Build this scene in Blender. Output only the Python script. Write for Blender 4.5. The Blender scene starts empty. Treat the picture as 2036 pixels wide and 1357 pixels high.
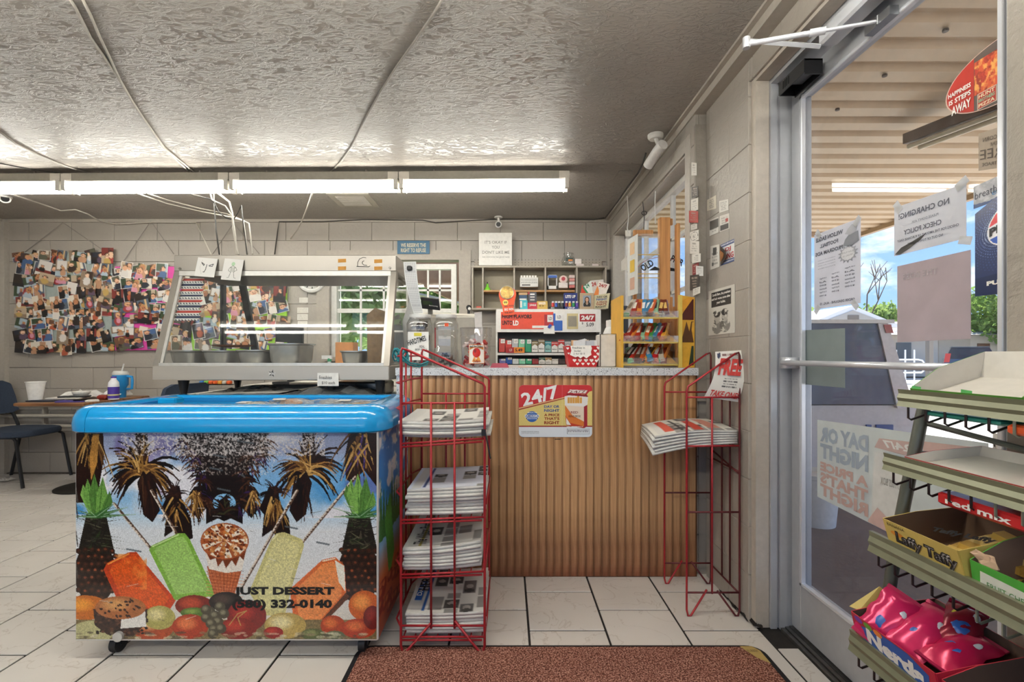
import bpy, math, random
import numpy as np
from mathutils import Vector, Matrix
rnd = random.Random(7)
sc = bpy.context.scene
COL = sc.collection
# ---------------------------------------------------------------- camera, world, sun, exposure
F, VX, HY, H = 945.0, 1008.0, 706.0, 1.14          # focal length in px of a 2036 px frame, eye height in m
cam_d = bpy.data.cameras.new('camera'); cam = bpy.data.objects.new('camera', cam_d); COL.objects.link(cam)
cam.location = (0, 0, H); cam.rotation_euler = (math.pi/2, 0, 0)
cam_d.sensor_width = 36; cam_d.lens = F/2036*36
cam_d.shift_x = (1018-VX)/2036; cam_d.shift_y = (HY-678.5)/2036
cam_d.clip_start = .02; cam_d.clip_end = 300
sc.camera = cam
w = bpy.data.worlds.new('sky'); sc.world = w; w.use_nodes = True
nt = w.node_tree; nt.nodes.clear()
def N(nt, t, **k):
    n = nt.nodes.new(t)
    for a, b in k.items():
        if a in n.inputs.keys(): n.inputs[a].default_value = b
        else: setattr(n, a, b)
    return n
_tc = N(nt, 'ShaderNodeTexCoord'); _sep = N(nt, 'ShaderNodeSeparateXYZ'); nt.links.new(_tc.outputs['Generated'], _sep.inputs[0])
_gr = N(nt, 'ShaderNodeValToRGB'); nt.links.new(_sep.outputs['Z'], _gr.inputs[0])
_e = _gr.color_ramp.elements; _e[0].position = 0; _e[0].color = (.33, .52, .82, 1); _e[1].position = .55; _e[1].color = (.10, .27, .70, 1)
_mp = N(nt, 'ShaderNodeMapping'); _mp.inputs['Scale'].default_value = (1, 1, 2.6); nt.links.new(_tc.outputs['Generated'], _mp.inputs[0])
_no = N(nt, 'ShaderNodeTexNoise', Scale=5.5, Detail=7, Roughness=.6); nt.links.new(_mp.outputs[0], _no.inputs['Vector'])
_cr = N(nt, 'ShaderNodeValToRGB'); _cr.color_ramp.elements[0].position = .52; _cr.color_ramp.elements[1].position = .68
nt.links.new(_no.outputs[0], _cr.inputs[0])
_mx = N(nt, 'ShaderNodeMixRGB'); nt.links.new(_cr.outputs[0], _mx.inputs[0]); nt.links.new(_gr.outputs[0], _mx.inputs[1]); _mx.inputs[2].default_value = (.95, .97, 1, 1)
_bg = N(nt, 'ShaderNodeBackground', Strength=.72); nt.links.new(_mx.outputs[0], _bg.inputs[0])
_wo = N(nt, 'ShaderNodeOutputWorld'); nt.links.new(_bg.outputs[0], _wo.inputs[0])
sun_d = bpy.data.lights.new('sun', 'SUN'); sun_d.energy = 5.5; sun_d.angle = .01; sun_d.color = (1, .95, .87)
sun = bpy.data.objects.new('sun', sun_d); COL.objects.link(sun); sun.location = (8, -6, 20)
sun.rotation_euler = Vector((-.32, -.6, -.85)).to_track_quat('-Z', 'Y').to_euler()
sc.view_settings.view_transform = 'Standard'; sc.view_settings.look = 'None'
sc.view_settings.exposure = 1.3; sc.view_settings.gamma = 1.0; sc.view_settings.use_curve_mapping = False
TUBE = 17.0
sc.cycles.max_bounces = 10; sc.cycles.diffuse_bounces = 5; sc.cycles.glossy_bounces = 4; sc.cycles.transparent_max_bounces = 24
sc.cycles.caustics_reflective = False; sc.cycles.caustics_refractive = False
sc.cycles.sample_clamp_indirect = 4.0
# ---------------------------------------------------------------- places in metres from where things appear
def P(px, py, Y): return Vector(((px-VX)*Y/F, Y, H-(py-HY)*Y/F))
def PX(px, py, X): return P(px, py, F*X/(px-VX))
def PZ(px, py, Z): return P(px, py, F*(H-Z)/(py-HY))
# ---------------------------------------------------------------- materials
def s2l(c): return c/12.92 if c <= .04045 else ((c+.055)/1.055)**2.4
def hexc(h):
    h = h.lstrip('#'); return tuple(s2l(int(h[i:i+2], 16)/255) for i in (0, 2, 4))
_M = {}
def mat(h, rough=.6, metal=0.0, spec=.5, var=0.0, nscale=40.0, bump=0.0, bscale=60.0, emit=0.0, coat=0.0, objvar=0.0, stretch=(1, 1, 1)):
    """painted / plastic / paper surface: a colour with fine procedural mottling and relief"""
    key = (h, rough, metal, spec, var, nscale, bump, bscale, emit, coat, objvar, stretch)
    if key in _M: return _M[key]
    m = bpy.data.materials.new('surface_'+h.lstrip('#')); m.use_nodes = True; nt = m.node_tree
    b = nt.nodes['Principled BSDF']; c = hexc(h)
    b.inputs['Roughness'].default_value = rough; b.inputs['Metallic'].default_value = metal
    b.inputs['Specular IOR Level'].default_value = spec; b.inputs['Coat Weight'].default_value = coat
    b.inputs['Base Color'].default_value = (*c, 1)
    tc = N(nt, 'ShaderNodeTexCoord'); mp = N(nt, 'ShaderNodeMapping'); mp.inputs['Scale'].default_value = stretch
    nt.links.new(tc.outputs['Object'], mp.inputs[0])
    v = var if var else .06
    no = N(nt, 'ShaderNodeTexNoise', Scale=nscale, Detail=4); nt.links.new(mp.outputs[0], no.inputs['Vector'])
    r = N(nt, 'ShaderNodeMapRange'); r.inputs['From Min'].default_value = .3; r.inputs['From Max'].default_value = .7
    r.inputs['To Min'].default_value = 1-v; r.inputs['To Max'].default_value = 1+v; nt.links.new(no.outputs[0], r.inputs[0])
    last = r.outputs[0]
    if objvar:
        oi = N(nt, 'ShaderNodeObjectInfo'); r2 = N(nt, 'ShaderNodeMapRange'); r2.inputs['To Min'].default_value = 1-objvar; r2.inputs['To Max'].default_value = 1+objvar
        nt.links.new(oi.outputs['Random'], r2.inputs[0]); mu = N(nt, 'ShaderNodeMath', operation='MULTIPLY')
        nt.links.new(last, mu.inputs[0]); nt.links.new(r2.outputs[0], mu.inputs[1]); last = mu.outputs[0]
    vm = N(nt, 'ShaderNodeVectorMath', operation='SCALE'); vm.inputs[0].default_value = c; nt.links.new(last, vm.inputs['Scale'])
    nt.links.new(vm.outputs[0], b.inputs['Base Color'])
    if bump:
        n2 = N(nt, 'ShaderNodeTexNoise', Scale=bscale, Detail=5); nt.links.new(mp.outputs[0], n2.inputs['Vector'])
        bu = N(nt, 'ShaderNodeBump', Strength=bump, Distance=.01); nt.links.new(n2.outputs[0], bu.inputs['Height']); nt.links.new(bu.outputs[0], b.inputs['Normal'])
    if emit:
        b.inputs['Emission Color'].default_value = (*c, 1); b.inputs['Emission Strength'].default_value = emit
    _M[key] = m; return m
def print_mat(rough=.5, coat=0.0):
    key = ('print', rough, coat)
    if key in _M: return _M[key]
    m = bpy.data.materials.new('printed_colours'); m.use_nodes = True; nt = m.node_tree; b = nt.nodes['Principled BSDF']
    a = N(nt, 'ShaderNodeAttribute', attribute_name='print'); nt.links.new(a.outputs['Color'], b.inputs['Base Color'])
    b.inputs['Roughness'].default_value = rough; b.inputs['Coat Weight'].default_value = coat
    _M[key] = m; return m
def glass_mat(tint=(.97, .98, .98), refl=.09, haze=0.0, name='clear_glass'):
    key = ('glass', tint, refl, haze)
    if key in _M: return _M[key]
    m = bpy.data.materials.new(name); m.use_nodes = True; nt = m.node_tree; nt.nodes.clear()
    tr = N(nt, 'ShaderNodeBsdfTransparent'); tr.inputs[0].default_value = (*tint, 1)
    gl = N(nt, 'ShaderNodeBsdfGlossy'); gl.inputs['Roughness'].default_value = .01
    lw = N(nt, 'ShaderNodeLayerWeight', Blend=.5); pw = N(nt, 'ShaderNodeMath', operation='POWER'); pw.inputs[1].default_value = 5.0; nt.links.new(lw.outputs['Facing'], pw.inputs[0])
    mr = N(nt, 'ShaderNodeMath', operation='MULTIPLY_ADD'); mr.use_clamp = True
    nt.links.new(pw.outputs[0], mr.inputs[0]); mr.inputs[1].default_value = .75; mr.inputs[2].default_value = refl*.7
    mx = N(nt, 'ShaderNodeMixShader'); nt.links.new(mr.outputs[0], mx.inputs[0]); nt.links.new(tr.outputs[0], mx.inputs[1]); nt.links.new(gl.outputs[0], mx.inputs[2])
    o = N(nt, 'ShaderNodeOutputMaterial'); last = mx.outputs[0]
    if haze:
        tc = N(nt, 'ShaderNodeTexCoord'); no = N(nt, 'ShaderNodeTexNoise', Scale=30, Detail=6); nt.links.new(tc.outputs['Object'], no.inputs[0])
        r = N(nt, 'ShaderNodeMapRange'); r.inputs['From Min'].default_value = .45; r.inputs['From Max'].default_value = .75; r.inputs['To Min'].default_value = haze*.5; r.inputs['To Max'].default_value = haze*2
        nt.links.new(no.outputs[0], r.inputs[0])
        df = N(nt, 'ShaderNodeBsdfDiffuse'); df.inputs[0].default_value = (.8, .8, .78, 1); m2 = N(nt, 'ShaderNodeMixShader')
        nt.links.new(r.outputs[0], m2.inputs[0]); nt.links.new(last, m2.inputs[1]); nt.links.new(df.outputs[0], m2.inputs[2]); last = m2.outputs[0]
    nt.links.new(last, o.inputs[0]); _M[key] = m; return m
def translucent(h, fac=.5, name='backlit_paper'):
    key = ('trl', h, fac)
    if key in _M: return _M[key]
    m = bpy.data.materials.new(name); m.use_nodes = True; nt = m.node_tree; nt.nodes.clear(); c = hexc(h)
    tc = N(nt, 'ShaderNodeTexCoord'); no = N(nt, 'ShaderNodeTexNoise', Scale=14, Detail=6); nt.links.new(tc.outputs['Object'], no.inputs[0])
    r = N(nt, 'ShaderNodeMapRange'); r.inputs['To Min'].default_value = .86; r.inputs['To Max'].default_value = 1.1; nt.links.new(no.outputs[0], r.inputs[0])
    vm = N(nt, 'ShaderNodeVectorMath', operation='SCALE'); vm.inputs[0].default_value = c; nt.links.new(r.outputs[0], vm.inputs['Scale'])
    a = N(nt, 'ShaderNodeBsdfDiffuse'); b = N(nt, 'ShaderNodeBsdfTranslucent'); mx = N(nt, 'ShaderNodeMixShader'); mx.inputs[0].default_value = fac
    nt.links.new(vm.outputs[0], a.inputs[0]); nt.links.new(vm.outputs[0], b.inputs[0]); nt.links.new(a.outputs[0], mx.inputs[1]); nt.links.new(b.outputs[0], mx.inputs[2])
    o = N(nt, 'ShaderNodeOutputMaterial'); nt.links.new(mx.outputs[0], o.inputs[0]); _M[key] = m; return m
def wood(h1, h2, scale=1.0, axis='Z', rough=.45, wear=None, gscale=7.0, spec=.5):
    key = ('wood', h1, h2, scale, axis, rough, wear, gscale)
    if key in _M: return _M[key]
    m = bpy.data.materials.new('wood_grain'); m.use_nodes = True; nt = m.node_tree; b = nt.nodes['Principled BSDF']
    tc = N(nt, 'ShaderNodeTexCoord'); mp = N(nt, 'ShaderNodeMapping')
    s = {'X': (.06, 1, 1), 'Y': (1, .06, 1), 'Z': (1, 1, .06)}[axis]; mp.inputs['Scale'].default_value = tuple(k*scale for k in s)
    nt.links.new(tc.outputs['Object'], mp.inputs[0])
    no = N(nt, 'ShaderNodeTexNoise', Scale=gscale*4, Detail=7, Roughness=.62, Distortion=1.2); nt.links.new(mp.outputs[0], no.inputs['Vector'])
    wv = N(nt, 'ShaderNodeTexWave', Scale=gscale*1.5, Distortion=9, Detail=3); wv.inputs['Detail Scale'].default_value = 1.5; nt.links.new(mp.outputs[0], wv.inputs['Vector'])
    ad = N(nt, 'ShaderNodeMath', operation='MULTIPLY_ADD'); nt.links.new(wv.outputs['Fac'], ad.inputs[0]); ad.inputs[1].default_value = .14; nt.links.new(no.outputs[0], ad.inputs[2])
    cr = N(nt, 'ShaderNodeValToRGB'); e = cr.color_ramp.elements; e[0].position = .36; e[0].color = (*hexc(h2), 1); e[1].position = .66; e[1].color = (*hexc(h1), 1)
    nt.links.new(ad.outputs[0], cr.inputs[0]); last = cr.outputs[0]
    oi = N(nt, 'ShaderNodeObjectInfo'); r2 = N(nt, 'ShaderNodeMapRange'); r2.inputs['To Min'].default_value = .88; r2.inputs['To Max'].default_value = 1.12
    nt.links.new(oi.outputs['Random'], r2.inputs[0]); vm = N(nt, 'ShaderNodeVectorMath', operation='SCALE'); nt.links.new(last, vm.inputs[0]); nt.links.new(r2.outputs[0], vm.inputs['Scale']); last = vm.outputs[0]
    if wear:
        sp = N(nt, 'ShaderNodeSeparateXYZ'); nt.links.new(tc.outputs['Object'], sp.inputs[0])
        n3 = N(nt, 'ShaderNodeTexNoise', Scale=9, Detail=5); nt.links.new(tc.outputs['Object'], n3.inputs[0])
        m3 = N(nt, 'ShaderNodeMath', operation='MULTIPLY_ADD'); nt.links.new(n3.outputs[0], m3.inputs[0]); m3.inputs[1].default_value = .35; nt.links.new(sp.outputs['Z'], m3.inputs[2])
        r4 = N(nt, 'ShaderNodeMapRange'); r4.inputs['From Min'].default_value = wear[1]; r4.inputs['From Max'].default_value = wear[2]; r4.inputs['To Min'].default_value = .8; r4.inputs['To Max'].default_value = 0
        nt.links.new(m3.outputs[0], r4.inputs[0]); mx = N(nt, 'ShaderNodeMixRGB', blend_type='MULTIPLY'); nt.links.new(r4.outputs[0], mx.inputs[0]); nt.links.new(last, mx.inputs[1]); mx.inputs[2].default_value = (*hexc(wear[0]), 1); last = mx.outputs[0]
    nt.links.new(last, b.inputs['Base Color']); b.inputs['Roughness'].default_value = rough
    bu = N(nt, 'ShaderNodeBump', Strength=.12, Distance=.004); nt.links.new(ad.outputs[0], bu.inputs['Height']); nt.links.new(bu.outputs[0], b.inputs['Normal'])
    _M[key] = m; return m
def painted_block(h, rough=.5, bump=.5, scale=55, name='painted_masonry', streak=False, spec=.5):
    key = ('pb', h, rough, bump, scale, streak)
    if key in _M: return _M[key]
    m = bpy.data.materials.new(name); m.use_nodes = True; nt = m.node_tree; b = nt.nodes['Principled BSDF']; c = hexc(h)
    ge = N(nt, 'ShaderNodeNewGeometry'); mp = N(nt, 'ShaderNodeMapping'); nt.links.new(ge.outputs['Position'], mp.inputs[0])
    n1 = N(nt, 'ShaderNodeTexNoise', Scale=1.3, Detail=5); nt.links.new(mp.outputs[0], n1.inputs[0])
    r = N(nt, 'ShaderNodeMapRange'); r.inputs['From Min'].default_value = .3; r.inputs['From Max'].default_value = .7; r.inputs['To Min'].default_value = .92; r.inputs['To Max'].default_value = 1.08
    nt.links.new(n1.outputs[0], r.inputs[0]); vm = N(nt, 'ShaderNodeVectorMath', operation='SCALE'); vm.inputs[0].default_value = c; nt.links.new(r.outputs[0], vm.inputs['Scale'])
    nt.links.new(vm.outputs[0], b.inputs['Base Color']); b.inputs['Roughness'].default_value = rough; b.inputs['Specular IOR Level'].default_value = spec
    mp2 = N(nt, 'ShaderNodeMapping'); nt.links.new(ge.outputs['Position'], mp2.inputs[0])
    if streak: mp2.inputs['Rotation'].default_value = (0, 0, .5); mp2.inputs['Scale'].default_value = (.55, 1.2, 1)
    n2 = N(nt, 'ShaderNodeTexNoise', Scale=scale, Detail=6, Roughness=.6, Distortion=1.5 if streak else .2); nt.links.new(mp2.outputs[0], n2.inputs[0])
    h2 = n2.outputs[0]
    if streak:
        rr = N(nt, 'ShaderNodeValToRGB'); rr.color_ramp.elements[0].position = .45; rr.color_ramp.elements[1].position = .62; nt.links.new(h2, rr.inputs[0])
        n4 = N(nt, 'ShaderNodeTexNoise', Scale=2.2, Detail=3); nt.links.new(mp.outputs[0], n4.inputs[0])
        r5 = N(nt, 'ShaderNodeMapRange'); r5.inputs['From Min'].default_value = .38; r5.inputs['From Max'].default_value = .6; r5.inputs['To Min'].default_value = .4; nt.links.new(n4.outputs[0], r5.inputs[0])
        mu = N(nt, 'ShaderNodeMath', operation='MULTIPLY'); nt.links.new(rr.outputs[0], mu.inputs[0]); nt.links.new(r5.outputs[0], mu.inputs[1]); h2 = mu.outputs[0]
    bu = N(nt, 'ShaderNodeBump', Strength=bump, Distance=.006); nt.links.new(h2, bu.inputs['Height']); nt.links.new(bu.outputs[0], b.inputs['Normal'])
    _M[key] = m; return m
# ---------------------------------------------------------------- mesh helpers
def wloc(o):
    v = Vector((0, 0, 0))
    while o is not None: v += o.location; o = o.parent
    return v
class MB:
    def __init__(s): s.v = []; s.f = []; s.mi = []; s.cur = 0
    def _add(s, vs, fs):
        k = len(s.v); s.v += [tuple(p) for p in vs]; s.f += [tuple(i+k for i in f) for f in fs]; s.mi += [s.cur]*len(fs); return s
    def box(s, x0, x1, y0, y1, z0, z1):
        return s._add([(x, y, z) for x in (x0, x1) for y in (y0, y1) for z in (z0, z1)],
                      [(0, 1, 3, 2), (4, 6, 7, 5), (0, 4, 5, 1), (2, 3, 7, 6), (0, 2, 6, 4), (1, 5, 7, 3)])
    def obox(s, c, u, v, w):
        """box from centre and three half-vectors"""
        c, u, v, w = map(Vector, (c, u, v, w))
        return s._add([c+a*u+b*v+d*w for a in (-1, 1) for b in (-1, 1) for d in (-1, 1)],
                      [(0, 1, 3, 2), (4, 6, 7, 5), (0, 4, 5, 1), (2, 3, 7, 6), (0, 2, 6, 4), (1, 5, 7, 3)])
    def bbox(s, x0, x1, y0, y1, z0, z1, b=.004):
        """box with chamfered edges: three stacked rings"""
        import itertools
        pts = []; cx, cy, cz = (x0+x1)/2, (y0+y1)/2, (z0+z1)/2
        rings = []
        for (z, i) in ((z0, b), (z0+b, 0), (z1-b, 0), (z1, b)):
            a0, a1, c0, c1 = x0+i, x1-i, y0+i, y1-i
            rings.append([(a0+b, c0, z), (a1-b, c0, z), (a1, c0+b, z), (a1, c1-b, z), (a1-b, c1, z), (a0+b, c1, z), (a0, c1-b, z), (a0, c0+b, z)])
        vs = [p for r in rings for p in r]; fs = [tuple(range(7, -1, -1)), tuple(range(24, 32))]
        for k in range(3):
            for i in range(8): fs.append((k*8+i, k*8+(i+1) % 8, (k+1)*8+(i+1) % 8, (k+1)*8+i))
        return s._add(vs, fs)
    def quad(s, a, b, c, d): return s._add([a, b, c, d], [(0, 1, 2, 3)])
    def slab(s, a, b, c, d, t):
        """a thin sheet a-b-c-d with thickness t away from its front"""
        a, b, c, d = map(Vector, (a, b, c, d)); n = (b-a).cross(d-a).normalized()*t
        return s._add([a, b, c, d, a-n, b-n, c-n, d-n], [(0, 1, 2, 3), (7, 6, 5, 4), (0, 4, 5, 1), (1, 5, 6, 2), (2, 6, 7, 3), (3, 7, 4, 0)])
    def poly(s, pts, n, t):
        pts = [Vector(p) for p in pts]; n = Vector(n)*t; k = len(pts)
        return s._add(pts+[p+n for p in pts], [tuple(range(k)), tuple(range(2*k-1, k-1, -1))]+[(i, i+k, (i+1) % k+k, (i+1) % k) for i in range(k)])
    def tube(s, pts, r, seg=8, closed=False, cap=True):
        pts = [Vector(p) for p in pts]; n = len(pts); rs = r if isinstance(r, (list, tuple)) else [r]*n
        k0 = len(s.v); vs = []; fs = []
        prev = None
        for i, p in enumerate(pts):
            if closed: t = (pts[(i+1) % n]-pts[i-1])
            else: t = pts[min(i+1, n-1)]-pts[max(i-1, 0)]
            t.normalize()
            if prev is None:
                a = Vector((0, 0, 1)) if abs(t.z) < .9 else Vector((1, 0, 0)); a = a.cross(t).normalized()
            else:
                a = prev-t*prev.dot(t)
                a = a.normalized() if a.length > 1e-6 else (Vector((0, 0, 1)).cross(t)).normalized()
            prev = a; b = t.cross(a)
            for j in range(seg):
                q = 2*math.pi*j/seg; vs.append(p+(a*math.cos(q)+b*math.sin(q))*rs[i])
        m = n if closed else n-1
        for i in range(m):
            for j in range(seg):
                A = i*seg+j; B = i*seg+(j+1) % seg; C = ((i+1) % n)*seg+(j+1) % seg; D = ((i+1) % n)*seg+j; fs.append((A, B, C, D))
        if cap and not closed: fs.append(tuple(range(seg-1, -1, -1))); fs.append(tuple(range((n-1)*seg, n*seg)))
        return s._add(vs, fs)
    def cyl(s, a, b, r, seg=16, r2=None): return s.tube([a, b], [r, r if r2 is None else r2], seg)
    def lathe(s, c, prof, seg=20, sx=1, sy=1, sq=0):
        """profile [(r, z)] turned round the vertical through c; sq>0 squares the section"""
        vs = []; fs = []; n = len(prof)
        for r, z in prof:
            for j in range(seg):
                q = 2*math.pi*(j+.5)/seg; ca, sa = math.cos(q), math.sin(q)
                if sq: e = (abs(ca)**(2+sq*6)+abs(sa)**(2+sq*6))**(-1/(2+sq*6)); ca *= e; sa *= e
                vs.append((c[0]+r*ca*sx, c[1]+r*sa*sy, c[2]+z))
        for i in range(n-1):
            for j in range(seg): fs.append((i*seg+j, i*seg+(j+1) % seg, (i+1)*seg+(j+1) % seg, (i+1)*seg+j))
        if prof[0][0] > 1e-5: fs.append(tuple(range(seg-1, -1, -1)))
        if prof[-1][0] > 1e-5: fs.append(tuple(range((n-1)*seg, n*seg)))
        return s._add(vs, fs)
    def ball(s, c, r, seg=12, rings=8, sc=(1, 1, 1)):
        pr = [(max(1e-6, math.sin(math.pi*i/rings))*r, -math.cos(math.pi*i/rings)*r*sc[2]) for i in range(rings+1)]
        return s.lathe(c, pr, seg, sc[0], sc[1])
    def rough_blob(s, c, rx, ry, rz, seed=0, amp=.25, seg=9, rings=6):
        R = random.Random(seed); vs = []; fs = []
        for i in range(rings+1):
            for j in range(seg):
                a = math.pi*i/rings; q = 2*math.pi*j/seg; k = 1+R.uniform(-amp, amp) if 0 < i < rings else 1
                vs.append((c[0]+rx*math.sin(a)*math.cos(q)*k, c[1]+ry*math.sin(a)*math.sin(q)*k, c[2]-rz*math.cos(a)*k))
        for i in range(rings):
            for j in range(seg): fs.append((i*seg+j, i*seg+(j+1) % seg, (i+1)*seg+(j+1) % seg, (i+1)*seg+j))
        return s._add(vs, fs)
    def build(s, name, m, parent=None, smooth=False, local=False):
        me = bpy.data.meshes.new(name)
        off = Vector((0, 0, 0)) if (parent is None or local) else wloc(parent)
        me.from_pydata([(x-off.x, y-off.y, z-off.z) for x, y, z in s.v], [], s.f)
        ms = m if isinstance(m, (list, tuple)) else [m]
        for x in ms: me.materials.append(x)
        if len(ms) > 1: me.polygons.foreach_set('material_index', s.mi)
        if smooth:
            me.polygons.foreach_set('use_smooth', [True]*len(s.f)); me.update()
            if smooth != 'all':
                try: me.set_sharp_from_angle(angle=math.radians(38))
                except Exception: pass
        me.update()
        o = bpy.data.objects.new(name, me); COL.objects.link(o)
        if parent is not None: o.parent = parent
        return o
def tag(o, label=None, cat=None, group=None, kind=None):
    if label: o['label'] = label
    if cat: o['category'] = cat
    if group: o['group'] = group
    if kind: o['kind'] = kind
    return o
def thing(name, label, cat, loc=(0, 0, 0), group=None, kind=None):
    o = bpy.data.objects.new(name, None); COL.objects.link(o); o.location = loc; o.empty_display_size = .05
    return tag(o, label, cat, group, kind)
def rebase(o):
    """a one-mesh thing: put its origin at its lowest middle"""
    me = o.data; n = len(me.vertices); a = np.empty(n*3, 'f'); me.vertices.foreach_get('co', a); a = a.reshape(-1, 3)
    c = Vector(((a[:, 0].min()+a[:, 0].max())/2, (a[:, 1].min()+a[:, 1].max())/2, a[:, 2].min()))
    a -= np.array(c, 'f'); me.vertices.foreach_set('co', a.ravel()); me.update(); o.location = o.location+c; return o
def dup(src, loc=None, rz=None, label=None, group=None, parent=None):
    c = src.copy(); COL.objects.link(c)
    if parent is not None: c.parent = parent
    if loc is not None: c.location = loc
    if rz is not None: c.rotation_euler = (0, 0, rz)
    if label: c['label'] = label
    if group: c['group'] = group
    for ch in list(src.children): dup(ch, parent=c)
    return c
# lettering: real flat letters fitted into a w x h box whose lower left corner is o
_TC = {}
def text_mesh(s, bold=0.0, align='LEFT', res=2):
    k = (s, bold, align)
    if k in _TC: return _TC[k]
    cu = bpy.data.curves.new('lettering', 'FONT'); cu.body = s; cu.offset = bold; cu.align_x = align; cu.resolution_u = res; cu.fill_mode = 'FRONT'
    ob = bpy.data.objects.new('lettering', cu); me = bpy.data.meshes.new_from_object(ob)
    n = len(me.vertices); a = np.empty(n*3, 'f'); me.vertices.foreach_get('co', a); a = a.reshape(-1, 3)
    fs = [tuple(p.vertices) for p in me.polygons]
    bpy.data.objects.remove(ob); bpy.data.curves.remove(cu); bpy.data.meshes.remove(me)
    if n: a[:, 0] -= a[:, 0].min(); a[:, 1] -= a[:, 1].min()
    _TC[k] = (a, fs); return _TC[k]
def put_text(mb, s, o, u, v, w, h, off=.0006, bold=0.0, align='LEFT', n=None, shear=0, arch=0):
    a, fs = text_mesh(s, bold, align)
    if not len(a): return
    u = Vector(u).normalized(); v = Vector(v).normalized(); n = u.cross(v).normalized() if n is None else Vector(n)
    sx = w/max(a[:, 0].max(), 1e-6); sy = h/max(a[:, 1].max(), 1e-6); o = Vector(o)
    vs = [o+u*(x*sx+shear*y*sy)+v*(y*sy+arch*(1-((x*sx/w)*2-1)**2))+n*off for x, y, _z in a]
    mb._add(vs, fs)
def lettering(s, o, u, v, w, h, m, parent, off=.0006, bold=0.0, align='LEFT', n=None, name='lettering', **k):
    mb = MB(); put_text(mb, s, o, u, v, w, h, off, bold, align, n, **k); return mb.build(name, m, parent)
# ---------------------------------------------------------------- drawn prints (colours computed here, one per grid point)
def C8(h): h = h.lstrip('#'); return np.array([int(h[i:i+2], 16)/255 for i in (0, 2, 4)], 'f')
def vnoise(h, w, cell, rs, octs=1):
    out = np.zeros((h, w), 'f'); amp = 1; tot = 0
    for o in range(octs):
        c = max(1.0, cell/2**o); gh, gw = int(h/c)+3, int(w/c)+3; g = rs.rand(gh, gw).astype('f')
        y = np.arange(h)/c; x = np.arange(w)/c; yi = y.astype(int); xi = x.astype(int); fy = (y-yi)[:, None]; fx = (x-xi)[None]
        fy = fy*fy*(3-2*fy); fx = fx*fx*(3-2*fx)
        a = g[yi][:, xi]; b = g[yi][:, xi+1]; cc = g[yi+1][:, xi]; d = g[yi+1][:, xi+1]
        out += amp*((a*(1-fx)+b*fx)*(1-fy)+(cc*(1-fx)+d*fx)*fy); tot += amp; amp *= .55
    return out/tot
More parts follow.
